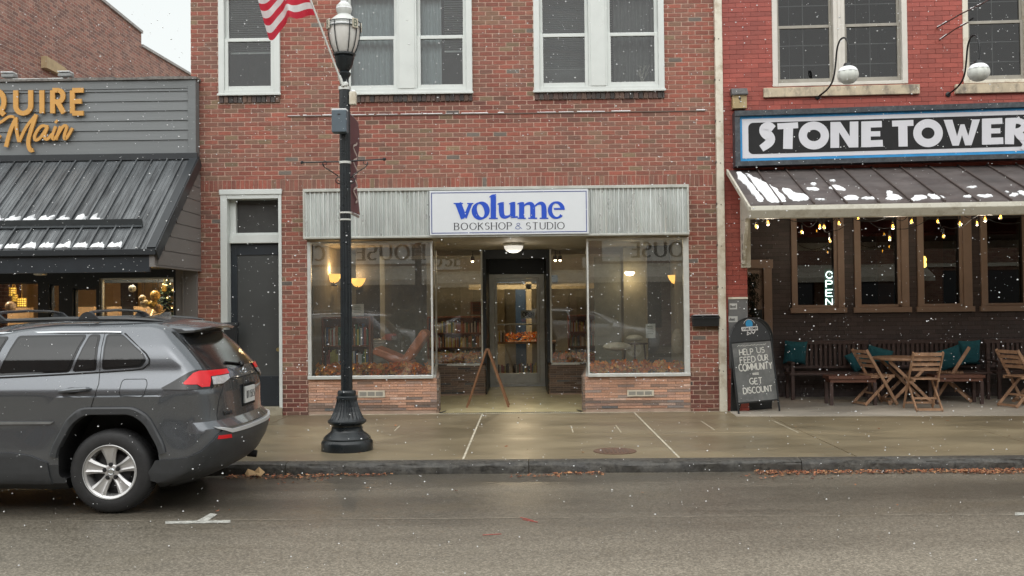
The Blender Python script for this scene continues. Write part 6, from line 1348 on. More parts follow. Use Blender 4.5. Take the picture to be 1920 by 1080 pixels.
q = AF(MA); q.prism([(a * .97, b) for a, b in arch[1:-1]], -.006, .006, 'y'); q.build('header', pm('board_black', (.018, .02, .022), .35), AB)
q = AF(MA); q.box(-hw + .016, hw - .016, -.008, .008, .18, za - .012); cb_ = q.build('chalk_panel', pm('slate_grey', (.115, .12, .118), .6, var=.35, vs=3.5, dirt=((.2, .2, .2), 4)), AB)
q = AF(MA); rr_ = random.Random(9); W2 = hw - .04; ph_ = za - .2
def ch(t_, xa, xb, f0, f1, w=.14): lettering(q, t_, xa * W2, xb * W2, .18 + ph_ * f0, .18 + ph_ * f1, -.0085, .0015, w, jit=.03, rnd=rr_)
ch('HELP', -.72, .02, .80, .90, .17); ch('US', .25, .68, .82, .91, .17); ch('FEED', -.74, .10, .665, .765, .17); ch('OUR', .25, .82, .68, .78, .17); ch('COMMUNITY', -.85, .98, .53, .645, .16); ch('=', -.15, .2, .43, .50, .2); ch('GET', -.35, .35, .29, .39, .17); ch('DISCOUNT', -.75, .85, .14, .24, .17)
for k in range(16): xx = -.8 * W2 + k * .1 * W2; q.stroke([(xx, .18 + ph_ * (.945 + .02 * rr_.random())), (xx + .03, .18 + ph_ * (.955 + .02 * rr_.random()))], .006, -.0085, .001)
q.build('chalk_lettering', M_chalk, cb_)
hd = za + .16; q = AF(MA); q.lathe([(0, -.0005), (.062, -.0005), (.062, 0), (0, 0)], (.0, -.008, hd + .10), 24, 'y'); q.build('blue_disc', pm('logo_blue', (.02, .25, .5), .5), AB)
q = AF(MA); q.box(-.14, .14, -.0095, -.0065, hd + .0, hd + .06); q.stroke(arc(0, hd + .075, .10, .095, 20, 160, 12), .006, -.0095, .001); q.build('logo_band', pm('logo_white', (.65, .65, .65), .5), AB)
q = AF(MA); lettering(q, 'STONE TOWER', -.125, .125, hd + .015, hd + .045, -.0105, .001, .24); q.build('logo_lettering', M_black, AB)
q = AF(MA)
for k, (a_, b_) in enumerate((((-.05, -.01), (.0, -.05)), ((.0, -.05), (.02, -.01)), ((.02, -.01), (.05, -.05)), ((.05, -.05), (.09, .0)), ((-.05, -.01), (-.06, -.06)), ((-.06, -.06), (-.02, -.045)))): q.stroke([(a_[0], hd + a_[1]), ((a_[0] + b_[0]) / 2 + .006, hd + (a_[1] + b_[1]) / 2), (b_[0], hd + b_[1])], .012, -.008 - .0003 * k, .001)
q.build('logo_script', bpy.data.materials['logo_white'], AB)
# patio slab
q = MB(TF); q.box(pierx - .3, PX1, -.72, .0, .0, .006); q.box(pierx, PX1, .0, RY + .3, -.0, .006); struct(q.build('patio_floor', M_patio))
# benches with vertical slats
def bench(x0, x1, lab):
    yb = RY - .12; o = thing('slatted_bench', lab, 'bench', ((x0 + x1) / 2, yb - .3, 0), F=TF, group='slatted benches along the pub wall')
    q = MB(TF); q.box(x0, x1, yb - .52, yb - .06, .42, .455); q.build('seat', M_darkwood, o, bevel=.004)
    q = MB(TF); q.box(x0, x1, yb - .05, yb - .01, .90, .965); q.box(x0, x1, yb - .05, yb - .01, .50, .54); x = x0 + .05
    while x < x1 - .05: q.box(x, x + .045, yb - .042, yb - .018, .54, .90); x += .078
    q.build('backrest', M_darkwood, o, bevel=.003)
    for xx in (x0 + .03, x1 - .08):
        q = MB(TF); q.box(xx, xx + .05, yb - .5, yb - .45, 0, .60); q.build('leg', M_darkwood, o); q = MB(TF); q.box(xx, xx + .05, yb - .06, yb - .012, 0, .9); q.build('leg', M_darkwood, o); q = MB(TF); q.box(xx - .005, xx + .055, yb - .53, yb - .05, .60, .63); q.build('armrest', M_darkwood, o)
    return o
bx_ = [TF.P(p_, 660, RY - .2)[0] for p_ in (1470, 1632, 1842, 1846, 2060)]
bench(bx_[0], bx_[1] - .02, 'dark slatted bench under the open neon window, nearest the pub door'); bench(bx_[1] + .01, bx_[2] - .02, 'dark slatted bench behind the round table set'); bench(bx_[3] + .01, bx_[4], 'dark slatted bench at the right edge behind the second table')
def lowtable(px0, px1, y, z, lab):
    x0, x1 = TF.P(px0, 700, y)[0], TF.P(px1, 700, y)[0]; o = thing('low_bench', lab, 'bench', ((x0 + x1) / 2, y, 0), F=TF); q = MB(TF); q.box(x0, x1, y - .2, y + .2, z - .045, z); q.box(x0 + .03, x1 - .03, y - .17, y + .17, z - .1, z - .046); q.build('seat', pm('reddish_wood%d' % px0, (.13, .055, .035), .45), o)
    for xx in (x0 + .02, x1 - .07):
        for yy_ in (y - .18, y + .13): q = MB(TF); q.box(xx, xx + .05, yy_, yy_ + .05, 0, z - .1); q.build('leg', M_darkwood, o)
lowtable(1548, 1640, .9, .46, 'plain reddish backless bench left of the folding chairs'); lowtable(1744, 1838, 1.0, .46, 'plain reddish backless bench behind the right folding chair')
def cushion(px, py, w, h, y, rz, lab):
    x, z = TF.P(px, py, y); o = thing('cushion', lab, 'cushion', (x, y, z), F=TF, group='teal cushions on the pub benches'); M = TF.M @ Matrix.Translation((x, y, z)) @ Matrix.Rotation(rad(rz), 4, 'Y') @ Matrix.Rotation(rad(12), 4, 'X')
    q = MB(); q.F = type('F', (), {'M': M})()
    def pf(u, v, s_):
        a, b = (u - .5) * 2, (v - .5) * 2; t_ = .075 * (1 - a ** 4) ** .5 * (1 - b ** 4) ** .5; k = 1 - .06 * (1 - a * a) * abs(b) ** 2; k2 = 1 - .06 * (1 - b * b) * abs(a) ** 2
        return (a * w / 2 * k2, s_ * t_, b * h / 2 * k)
    q.sheet(lambda u, v: pf(u, v, -1), 12, 12); q.sheet(lambda u, v: pf(1 - u, v, 1), 12, 12); q.build('cover', M_teal, o, smooth=True, fixn=True)
cushion(1491, 661, .38, .40, RY - .28, 3, 'upright teal cushion at the left end of the first bench'); cushion(1817, 661, .36, .42, RY - .28, -2, 'upright teal cushion right of the second bench back')
cushion(1647, 668, .42, .3, RY - .35, 16, 'slumped teal cushion behind the left folding chair'); cushion(1779, 672, .42, .36, RY - .4, -18, 'tilted teal cushion behind the right folding chair'); cushion(1606, 678, .36, .26, RY - .38, 60, 'flat teal cushion low left of the round table')
# folding chairs
def make_chair(lab):
    o = thing('folding_chair', lab, 'chair', (0, 0, 0), group='wooden folding chairs on the pub patio')
    # local: front = +y, back = -y; width along x
    W = .21
    for s_ in (-1, 1):
        q = MB(); q.bar((s_ * W, -.25, .86), (s_ * W, .26, .01), .022, .045, up=(0, 1, .6)); q.build('back_post', M_wood, o, bevel=.003)
    for s_ in (-1, 1):
        q = MB(); q.bar((s_ * (W - .03), .20, .45), (s_ * (W - .03), -.27, .01), .022, .042, up=(0, -1, .9)); q.build('rear_leg', M_wood, o, bevel=.003)
    q = MB()
    for k in range(4): f = k / 4.2; z = .83 - .30 * f * 1.05; y = -.25 + (.86 - z) * .6; q.box(-W + .012, W - .012, y - .008, y + .008, z - .025, z + .025)
    q.build('backrest', M_wood, o, bevel=.003)
    q = MB()
    for k in range(7): y = -.15 + k * .057; q.box(-W + .02, W - .02, y, y + .045, .455, .470)
    q.box(-W + .025, -W + .05, -.16, .24, .425, .455); q.box(W - .05, W - .025, -.16, .24, .425, .455); q.build('seat', M_wood, o, bevel=.002)
    q = MB(); q.box(-W + .04, W - .04, -.275, -.25, .015, .05); q.build('rear_rail', M_wood, o); q = MB(); q.box(-W, W, .215, .24, .07, .10); q.build('front_rail', M_wood, o); q = MB(); q.box(-W + .02, W - .02, -.05, -.03, .16, .19); q.build('stretcher', M_wood, o)
    return o
def place(px, py, rz): x, y = WF.G(px, py, .006); return Matrix.Translation((x, y, .006)) @ Matrix.Rotation(rad(rz), 4, 'Z')
ch0 = make_chair('wooden folding chair with its slatted back toward the street in front of the round table')
Mc = place(1743, 772, -4) @ Matrix.Translation((0, .26, 0)); ch0.location = Mc.to_translation(); ch0.rotation_euler = Mc.to_euler(); WM[ch0.name] = Mc
bpy.context.view_layer.update()
dup(ch0, place(1640, 758, -78), 'wooden folding chair at the left of the round table, seen from its side')
dup(ch0, place(1787, 752, 66), 'wooden folding chair at the right of the round table, seen from its side')
dup(ch0, place(1915, 762, -72), 'wooden folding chair at the right edge beside the second table')
# tables
def ftable(px, py, lab, w=.95, d=.8, round_=True):
    x, y = WF.G(px, py, 0); o = thing('folding_table', lab, 'table', (x, y, 0), rz=rad(-5), group='wooden folding tables on the pub patio'); M = WM[o.name]; q = MB(); q.F = type('F', (), {'M': M})()
    if round_: q.lathe([(0, .735), (w / 2, .735), (w / 2 + .006, .72), (w / 2, .70), (w / 2 - .03, .695), (0, .70)], (0, 0, 0), 36)
    else:
        for k in range(7): q.box(-w / 2, w / 2, -d / 2 + k * d / 7 + .005, -d / 2 + (k + 1) * d / 7 - .005, .715, .735)
        frame(q, -w / 2, w / 2, .66, .714, -d / 2, -d / 2 + .03, .04)
    q.build('table_top', M_wood, o, bevel=.003)
    for s_ in (-1, 1):
        for yy_ in (-.26, .26): q = MB(); q.F = type('F', (), {'M': M})(); q.bar((s_ * .33, yy_ + .03 * s_, .69), (-s_ * .33, yy_ + .03 * s_, .01), .028, .045, up=(1, 0, .6)); q.build('leg', M_wood, o, bevel=.003)
    q = MB(); q.F = type('F', (), {'M': M})(); q.box(-.345, -.315, -.26, .26, .04, .07); q.build('stretcher', M_wood, o); q = MB(); q.F = type('F', (), {'M': M})(); q.box(.315, .345, -.26, .26, .04, .07); q.build('stretcher', M_wood, o)
ftable(1700, 757, 'round wooden folding table ringed by three chairs on the patio', 1.02); ftable(1955, 758, 'slatted wooden folding table cut off at the right edge', 1.0, .8, False)
# ------------------------------------------------------------------ parked suv (origin: ground under the rear axle, nose toward -x, street side -y)
def lerpt(tab, z):
    if z <= tab[0][0]: return tab[0][1]
    for (a, p), (b, q_) in zip(tab, tab[1:]):
        if z <= b: return p + (q_ - p) * (z - a) / (b - a)
    return tab[-1][1]
Wt = [(.20, .78), (.26, .86), (.34, .885), (.50, .905), (.62, .900), (.76, .892), (.90, .905), (.99, .922), (1.03, .922), (1.07, .908), (1.12, .888), (1.19, .856), (1.30, .838), (1.40, .803), (1.50, .742), (1.555, .695), (1.60, .63), (1.622, .53)]
XRt = [(.20, .60), (.30, .80), (.36, .88), (.50, .96), (.60, .995), (.70, 1.0), (.715, .94), (.80, .925), (1.0, .915), (1.10, .90), (1.19, .85), (1.36, .70), (1.50, .56), (1.555, .51), (1.60, .44), (1.622, .30)]
XFt = [(.20, -3.42), (.34, -3.55), (.60, -3.60), (.80, -3.57), (.95, -3.40), (1.02, -3.15), (1.09, -2.60), (1.19, -2.38), (1.36, -1.98), (1.50, -1.62), (1.555, -1.42), (1.60, -1.20), (1.622, -1.0)]
RRt = [(.20, .30), (.70, .34), (1.1, .30), (1.2, .24), (1.6, .22)]; PP = 2.5
def Wz(z): return lerpt(Wt, z)
def flare(x, z):
    f = 0
    for cx in (0, -2.69):
        d = math.hypot((x - cx) / 1.05, (z - .36)); 
        if z < 1.0: f = max(f, .022 * math.exp(-((d - .55) / .16) ** 2))
    return f
def sidey(x, z):
    W, xr, xf, r = Wz(z), lerpt(XRt, z), lerpt(XFt, z), lerpt(RRt, z); rf = .75; k = 1
    if x > xr - r: k = max(0, 1 - min(1, (x - (xr - r)) / r) ** PP) ** (1 / PP)
    elif x < xf + rf: k = max(0, 1 - min(1, ((xf + rf) - x) / rf) ** 2.3) ** (1 / 2.3)
    return (W + flare(x, z)) * k
NB, NS = 16, 84
def ringpts(z, off=0):
    W, xr, xf, r = Wz(z), lerpt(XRt, z), lerpt(XFt, z), lerpt(RRt, z); rf = .75; P = []
    for i in range(NB):       # front corner from the centre
        t = math.pi / 2 * i / NB; s_, c_ = math.sin(t), math.cos(t); P.append((xf + rf - rf * c_ ** (2 / 2.3), W * s_ ** (2 / 2.3)))
    for i in range(NS + 1):
        x = xf + rf + (xr - r - xf - rf) * i / NS; P.append((x, W))
    for i in range(1, NB + 1):
        t = math.pi / 2 * i / NB; s_, c_ = math.sin(t), math.cos(t); P.append((xr - r + r * s_ ** (2 / PP), W * max(0, c_) ** (2 / PP)))
    P = [(x, y + (flare(x, z) if y > W * .97 else 0) + off * min(1, y / W * 1.5)) for x, y in P]
    return P
SIDE = -1     # street side
def arcl(z):
    P = ringpts(z)[::-1]; L_ = [0]
    for a, b in zip(P, P[1:]): L_.append(L_[-1] + math.hypot(a[0] - b[0], a[1] - b[1]))
    return P, L_
_cache = {}
def wrap(s_, z, off):
    """unrolled body: s metres from the centre of the tail round toward the side, z up"""
    kz = round(z, 4)
    if kz not in _cache: _cache[kz] = arcl(kz)
    P, L_ = _cache[kz]; a = abs(s_); i = 0
    lo, hi = 0, len(L_) - 1
    while hi - lo > 1:
        m = (lo + hi) // 2
        if L_[m] <= a: lo = m
        else: hi = m
    f = (a - L_[lo]) / max(1e-9, L_[lo + 1] - L_[lo]); x = P[lo][0] + (P[lo + 1][0] - P[lo][0]) * f; y = P[lo][1] + (P[lo + 1][1] - P[lo][1]) * f
    dx, dy = P[lo + 1][0] - P[lo][0], P[lo + 1][1] - P[lo][1]; l = math.hypot(dx, dy) or 1; nx, ny = dy / l, -dx / l
    if nx * (x - (-1.2)) + ny * y < 0: nx, ny = -nx, -ny
    return ((x + nx * off), SIDE * (y + ny * off) * (1 if s_ >= 0 else -1), z)
def patchmesh(poly, mapf, off, th, step=.035, bothsides=False):
    """fill a polygon of (a,b), cut it finely and lay it on the body, with its own thickness"""
    bm = bmesh.new(); vs = [bm.verts.new((a, b, 0)) for a, b in poly]; bm.faces.new(vs)
    bmesh.ops.triangulate(bm, faces=bm.faces[:])
    for ax in (0, 1):
        lo = min(p[ax] for p in poly); hi = max(p[ax] for p in poly); c = math.floor(lo / step) * step + step
        cuts = [c + i * step for i in range(int((hi - c) / step) + 1)]
        if ax == 1: cuts += [t_[0] for t_ in Wt if lo < t_[0] < hi]
        for v in cuts:
            co = (v, 0, 0) if ax == 0 else (0, v, 0); no = (1, 0, 0) if ax == 0 else (0, 1, 0)
            bmesh.ops.bisect_plane(bm, geom=bm.verts[:] + bm.edges[:] + bm.faces[:], plane_co=co, plane_no=no, dist=1e-5)
    bm.verts.index_update(); V = [v.co.copy() for v in bm.verts]; F_ = [[v.index for v in f.verts] for f in bm.faces]; E = [[v.index for v in e.verts] for e in bm.edges if len(e.link_faces) == 1]; bm.free()
    mb = MB(); n = len(V)
    for mirror in ((1, -1) if bothsides else (1,)):
        top = [mapf(v.x, v.y, off) for v in V]; bot = [mapf(v.x, v.y, off - th) for v in V]
        if mirror == -1: top = [(x, -y, z) for x, y, z in top]; bot = [(x, -y, z) for x, y, z in bot]
        mb.add(top + bot, [tuple(f) for f in F_] + [(a, b, b + n, a + n) for a, b in E])
    return mb
def onside(x, z, off): return (x, SIDE * (sidey(x, z) + off), z)
def rounded(pts, r=.02, n=4):
    out = []
    for i in range(len(pts)):
        a, b, c = Vector(pts[i - 1]), Vector(pts[i]), Vector(pts[(i + 1) % len(pts)]); u = (a - b); v = (c - b); rr = min(r, u.length * .45, v.length * .45); p = b + u.normalized() * rr; q_ = b + v.normalized() * rr
        for k in range(n + 1): t = k / n; w = p * (1 - t) ** 2 + b * 2 * t * (1 - t) + q_ * t * t; out.append((w.x, w.y))
    return out
def carpaint(name, col, met=.6):
    m, t, b = nt(name); n = noise(t, 160, 2, .6, geo(t)); r = ramp(t, n.outputs[0], [(.35, tuple(c * .9 for c in col)), (.65, tuple(c * 1.1 for c in col))]); t.links.new(r.outputs[0], b.inputs['Base Color'])
    b.inputs['Metallic'].default_value = met; b.inputs['Roughness'].default_value = .26; b.inputs['Coat Weight'].default_value = 1.0; b.inputs['Coat Roughness'].default_value = .05
    w = N(t, 'ShaderNodeTexVoronoi'); w.inputs['Scale'].default_value = 120; t.links.new(geo(t), w.inputs[0]); bp = N(t, 'ShaderNodeBump'); bp.inputs['Strength'].default_value = .12; bp.inputs['Distance'].default_value = .002
    r2 = ramp(t, w.outputs['Distance'], [(.0, (1, 1, 1)), (.25, (0, 0, 0))]); t.links.new(r2.outputs[0], bp.inputs['Height']); t.links.new(bp.outputs[0], b.inputs['Coat Normal']); return m
M_paint = carpaint('suv_paint', (.13, .14, .155), .65); M_clad = pm('grey_cladding', (.05, .053, .057), .42, var=.1, vs=20, rv=.06); M_tint = pm('tinted_glass', (.012, .013, .014), .05, var=.1, spec=.6, bump=.05, bs=150, coat=.15)
M_gap = pm('panel_gap', (.006, .006, .007), .6); M_chrome = pm('brushed_chrome', (.6, .62, .64), .2, metal=1.0, var=.04); M_blackgl = pm('gloss_black', (.01, .011, .012), .12); M_rub = pm('tyre_rubber', (.022, .022, .023), .62, var=.2, vs=18, rv=.1, bump=.2)
M_red = pm('tail_red', (.72, .006, .014), .3, var=.1, coat=.2); M_clear = pm('tail_clear', (.45, .45, .46), .1, var=.3, vs=30, coat=.6); M_under = pm('underbody', (.008, .008, .009), .7)
CG = (-3.545, -5.60, RZ)
TWO = {'window_surround', 'side_window', 'window_chrome', 'belt_trim', 'panel_gap', 'fuel_flap', 'roof_rail', 'rear_pillar_trim', 'lamp_housing', 'tail_light', 'clear_lens', 'reflector', 'sill_cladding', 'side_strip', 'door_handle', 'handle_cup', 'headlight'}
def make_suv(name, label):
    o = thing(name, label, 'car', CG); 
    def B(mb, nm, mat, par=o, **k):
        if nm in TWO and any(v[1] > .05 for v in mb.v) and any(v[1] < -.05 for v in mb.v):
            r = None
            for s_ in (1, -1):       # one object for each side of the car
                h = MB(); mp = {}
                for f in mb.f:
                    if sum(mb.v[i][1] for i in f) * s_ > 0:
                        for i in f:
                            if i not in mp: mp[i] = len(h.v); h.v.append(mb.v[i])
                        h.f.append(tuple(mp[i] for i in f)); h.c.append((1, 1, 1)); h.m.append(0)
                r = B(h, nm, mat, par, **k)
            return r
        mb.v = [(x + CG[0], y + CG[1], z + CG[2]) for x, y, z in mb.v]; return mb.build(nm, mat, par, **k)
    zs = sorted(set([t_[0] for t_ in Wt] + [.23, .42, .56, .66, .70, .83, 1.0, 1.10, 1.15, 1.24, 1.30, 1.43, 1.54, 1.58, 1.615])); vs = []; fs = []; rings = []
    for z in zs:
        P = ringpts(z); full = P + [(x, -y) for x, y in P[1:-1][::-1]]; rings.append(len(full)); vs += [(x, -y, z) for x, y in full]
    n = rings[0]
    for k in range(len(zs) - 1):
        for i in range(n): fs.append((k * n + i, (k + 1) * n + i, (k + 1) * n + (i + 1) % n, k * n + (i + 1) % n))
    m = (n + 2) // 2      # points 0..m-1 on one side
    def cap(base, up, z):
        nonlocal vs, fs
        C = 6; idx = []
        for i in range(m):
            a = base + i; b = base + (n - i) % n
            if i == 0 or i == m - 1: idx.append([a] * (C + 1)); continue
            row = [a]; xa, ya, _ = vs[a]; xb, yb, _ = vs[b]
            for c in range(1, C): t = c / C; vs.append((xa, ya + (yb - ya) * t, z + up * (1 - (2 * t - 1) ** 2) * min(1, min(i, m - 1 - i) / 14))); row.append(len(vs) - 1)
            row.append(b); idx.append(row)
        for i in range(m - 1):
            for c in range(C):
                f = [idx[i][c], idx[i][c + 1], idx[i + 1][c + 1], idx[i + 1][c]]; g = []
                for v in f:
                    if v not in g: g.append(v)
                if len(g) > 2: fs.append(tuple(g if up >= 0 and z > 1 else g[::-1]))
    cap((len(zs) - 1) * n, .035, zs[-1]); cap(0, 0, zs[0])
    me = bpy.data.meshes.new('body'); me.from_pydata(vs, [], fs); bm = bmesh.new(); bm.from_mesh(me); bmesh.ops.remove_doubles(bm, verts=bm.verts, dist=1e-5); bmesh.ops.recalc_face_normals(bm, faces=bm.faces); bm.to_mesh(me); bm.free()
    tmp = bpy.data.objects.new('tmp', me); COL.objects.link(tmp); cutters = []
    for cx in (0, -2.69):
        for s_ in (-1, 1):
            c = MB(); POLY = rounded([(-.44, .30), (-.43, .54), (-.315, .76), (-.20, .842), (.19, .842), (.295, .77), (.415, .56), (.43, .30)], .06, 5); poly = [(cx + a, b) for a, b in POLY] + [(cx + .43, -.1), (cx - .44, -.1)]; polyx = [(cx + .475 * math.copysign(abs(math.cos(rad(a))) ** .8, math.cos(rad(a))), .355 + .47 * math.copysign(abs(math.sin(rad(a))) ** .85, math.sin(rad(a)))) for a in range(0, 360, 8)]
            c.prism(poly, s_ * .55, s_ * 1.2, 'y'); co = c.build('cut', M_under, fixn=True); cutters.append(co); md = tmp.modifiers.new('b', 'BOOLEAN'); md.object = co; md.operation = 'DIFFERENCE'; md.solver = 'EXACT'
    dg = bpy.context.evaluated_depsgraph_get(); me2 = bpy.data.meshes.new_from_object(tmp.evaluated_get(dg))
    for c in cutters: bpy.data.objects.remove(c)
    bpy.data.objects.remove(tmp)
    me2.materials.clear(); me2.materials.append(M_paint); me2.materials.append(M_under); me2.materials.append(M_clad)
    for p in me2.polygons:
        c = p.center; inner = any(abs(c.x - cx) < .46 and c.z < .85 for cx in (0, -2.69)) and abs(c.y) < sidey(c.x, max(.2, c.z)) - .012
        p.material_index = 1 if (inner or c.z < .205) else (2 if c.z < .43 else 0)
        p.use_smooth = True
    me2.set_sharp_from_angle(angle=rad(28)); me2.transform(Matrix.Translation(CG)); me2.transform(WM[o.name].inverted())
    body = bpy.data.objects.new('body', me2); COL.objects.link(body); body.parent = o; WM[body.name] = WM[o.name]
    # glasshouse
    def glasspatch(poly, nm='side_window', fr=.018):
        B(patchmesh(rounded([(a, b) for a, b in poly], .028), onside, .004, .01, bothsides=True), 'window_surround', M_blackgl, o, smooth=True)
        cx = sum(p[0] for p in poly) / len(poly); cz = sum(p[1] for p in poly) / len(poly)
        ins = [(a + (cx - a) * fr / max(.05, abs(cx - a)) , b + (cz - b) * fr / max(.05, abs(cz - b))) for a, b in poly]
        B(patchmesh(rounded(ins, .024), onside, .007, .004, bothsides=True), nm, M_tint, o, smooth=True)
    glasspatch([(-.085, 1.215), (-.095, 1.515), (.04, 1.515), (.255, 1.35), (.29, 1.30), (.25, 1.235)])
    glasspatch([(-.34, 1.20), (-.135, 1.21), (-.145, 1.515), (-.24, 1.515)]); glasspatch([(-.98, 1.175), (-.365, 1.197), (-.265, 1.515), (-.86, 1.51)]); glasspatch([(-2.05, 1.14), (-1.05, 1.17), (-.94, 1.505), (-1.35, 1.50), (-1.55, 1.47)])
    q = MB()
    for s_ in (-1, 1):
        q.tube([(x, s_ * (sidey(x, z) + .006), z) for x, z in ((-1.75, 1.40), (-1.5, 1.515), (-1.1, 1.528), (-.5, 1.534), (-.10, 1.532), (.03, 1.528))], .011, 6); 
    B(q, 'window_chrome', M_chrome, smooth=True)
    q = MB()
    for s_ in (-1, 1): q.tube([(x, s_ * (sidey(x, z) + .004), z) for x, z in ((-2.0, 1.13), (-1.2, 1.155), (-.9, 1.16), (-.4, 1.18), (-.10, 1.195), (.18, 1.212), (.265, 1.222), (.315, 1.265), (.315, 1.30), (.28, 1.348), (.06, 1.52))], .007, 6)
    B(q, 'belt_trim', M_gap, smooth=True)
    # seams, fuel flap outline
    def seam(pts, nm='panel_gap', r=.0035, f=onside, off=.0, both=True):
        q = MB(); P_ = []
        for (a, b), (c, d) in zip(pts, pts[1:]):
            for k in range(8): P_.append(f(a + (c - a) * k / 8, b + (d - b) * k / 8, off))
        P_.append(f(*pts[-1], off)); q.tube(P_, r, 5)
        if both: q.tube([(x, -y, z) for x, y, z in P_], r, 5)
        B(q, nm, M_gap)
    seam([(-.115, 1.53), (-.105, 1.20), (-.095, 1.10), (-.12, .98), (-.165, .86)]); seam([(-.99, 1.50), (-1.03, 1.15), (-1.0, .9), (-1.0, .45)]); seam([(-1.0, .45), (-.55, .45)]); seam([(-2.05, 1.10), (-2.1, .9), (-2.02, .5)])
    ff = rounded([(.085, 1.0), (.10, 1.135), (.305, 1.135), (.32, 1.09), (.295, .985)], .035, 4); seam(ff + [ff[0]], 'fuel_flap', .003)
    seam([(1.6, .90), (1.30, .98)], f=wrap, off=.001) if False else None
    # roof: black strip, rails, crossbars, fin, spoiler
    q = MB()
    for s_ in (-1, 1): q.tube([(x, s_ * y, z) for x, y, z in ((-1.45, .58, 1.60), (-1.1, .60, 1.635), (-.5, .60, 1.648), (0, .59, 1.643), (.20, .575, 1.632), (.33, .56, 1.62))], [.008, .018, .02, .02, .017, .006], 8)
    B(q, 'roof_rail', M_blackgl, smooth=True)
    for x in (-.31, -1.14):
        q = MB(); q.tube([(x + .0, -.60, 1.665), (x, -.57, 1.70), (x, -.45, 1.712), (x, 0, 1.722), (x, .45, 1.712), (x, .57, 1.70), (x, .60, 1.665)], [.026, .016, .013, .013, .013, .016, .026], 8)
        for s_ in (-1, 1): q.prism([(x - .09, 1.642), (x - .05, 1.695), (x - .01, 1.71), (x + .03, 1.70), (x + .10, 1.642)], s_ * .585, s_ * .62, 'y')
        B(q, 'crossbar', pm('bar_silver', (.045, .048, .052), .22) if 'bar_silver' not in bpy.data.materials else bpy.data.materials['bar_silver'], smooth=True)
    q = MB(); q.prism([(.02, 1.64), (.15, 1.70), (.19, 1.70), (.20, 1.63)], -.015, .015, 'y'); B(q, 'roof_fin', M_chrome)
    # spoiler: a wedge running off the roof over the glass
    def spf(u, v):
        y = (u - .5) * 2; e = 1 - abs(y) ** 5; return None
    q = MB(); n2 = 24; top_ = []; und = []
    for i in range(n2 + 1):
        y = (i / n2 - .5) * 2; yy_ = .60 * y; e = (1 - abs(y) ** 6); xr_ = .50 + .20 * (1 - .30 * y * y) * (e ** .3 if e > 0 else 0)
        xf_ = .24; zt2 = 1.648 - .055 * y * y; top_.append(((xf_, yy_, zt2 + .0), (xr_ - .02, yy_ * 1.0, 1.585 - .035 * y * y), (xr_, yy_ * 1.0, 1.568 - .035 * y * y))); und.append(((xr_ - .02, yy_, 1.548 - .035 * y * y), (xr_ - .16, yy_, 1.538 - .03 * y * y)))
    for i in range(n2): 
        a, b = top_[i], top_[i + 1]; c, d = und[i], und[i + 1]; q.add([a[0], a[1], a[2], c[0], b[0], b[1], b[2], d[0]], [(0, 1, 5, 4), (1, 2, 6, 5), (2, 3, 7, 6)])
    for t_ in (0, n2): a = top_[t_]; c = und[t_]; q.add([a[0], a[1], a[2], c[0], (a[0][0], a[0][1], 1.56)], [(0, 1, 2, 3, 4)])
    B(q, 'spoiler', M_paint, smooth=True, fixn=True)
    q = MB(); 
    for i in range(n2): c, d = und[i], und[i + 1]; q.add([c[0], c[1], d[0], d[1], (c[1][0] - .06, c[1][1], 1.47), (d[1][0] - .06, d[1][1], 1.47)], [(0, 2, 3, 1), (1, 3, 5, 4)])
    B(q, 'spoiler_underside', M_blackgl)
    # rear glass + wiper, tail panel
    B(patchmesh(rounded([(-.70, 1.20), (.70, 1.20), (.60, 1.50), (-.60, 1.50)], .06), wrap, .004, .008), 'rear_window', M_tint, o, smooth=True)
    B(patchmesh([(.62, 1.53), (.66, 1.53), (.755, 1.20), (.70, 1.20)], wrap, .006, .01, bothsides=True), 'rear_pillar_trim', M_blackgl, o, smooth=True)
    q = MB(); q.bar(wrap(.0, 1.21, .02), wrap(.34, 1.245, .02), .02, .012); q.ball(wrap(0, 1.205, .015), .03, 8); B(q, 'rear_wiper', M_blackgl)
    # tail lights wrapping the corner
    B(patchmesh([(.40, 1.20), (.84, 1.205), (.90, 1.19), (1.20, 1.062), (1.19, 1.048), (.80, 1.042), (.62, 1.055), (.42, 1.12)], wrap, .012, .02, .03, True), 'lamp_housing', M_blackgl, o, smooth=True)
    tl = B(patchmesh([(.42, 1.19), (.82, 1.196), (.88, 1.18), (1.0, 1.10), (.99, 1.088), (.90, 1.085), (.87, 1.06), (.79, 1.06), (.73, 1.145), (.42, 1.15)], wrap, .018, .006, .03, True), 'tail_light', M_red, o, smooth=True)
    B(patchmesh([(.44, 1.143), (.72, 1.14), (.74, 1.075), (.60, 1.072), (.46, 1.11)], wrap, .018, .006, .03, True), 'clear_lens', M_clear, tl, smooth=True)
    seam([(.56, 1.19), (.58, 1.05), (.66, .95), (.70, .80), (.68, .72)], f=wrap, r=.004); seam([(.5, 1.10), (-.5, 1.10)], f=wrap, both=False, r=.006); 
    seam([(.30, 1.635), (.36, 1.50), (.60, 1.235)], f=lambda a, b, c: onside(a, b, c), r=.004) if False else None
    # bumper in grey plastic, silver strip, reflector, plate
    bp_ = B(patchmesh([(-.9, .24), (.9, .24), (1.27, .30), (1.27, .45), (1.02, .475), (.92, .52), (.80, .64), (.70, .70), (.58, .655), (-.58, .655), (-.70, .70), (-.80, .64), (-.92, .52), (-1.02, .475), (-1.27, .45), (-1.27, .30)], wrap, .014, .03, .05), 'rear_bumper', M_clad, o, smooth=True)
    B(patchmesh([(-.80, .700), (-.62, .645), (.62, .645), (.80, .700), (.80, .722), (.60, .675), (-.60, .675), (-.80, .722)], wrap, .022, .03, .05), 'bumper_strip', pm('strip_bright', (.62, .63, .64), .35, metal=.2, var=.05), bp_, smooth=True)
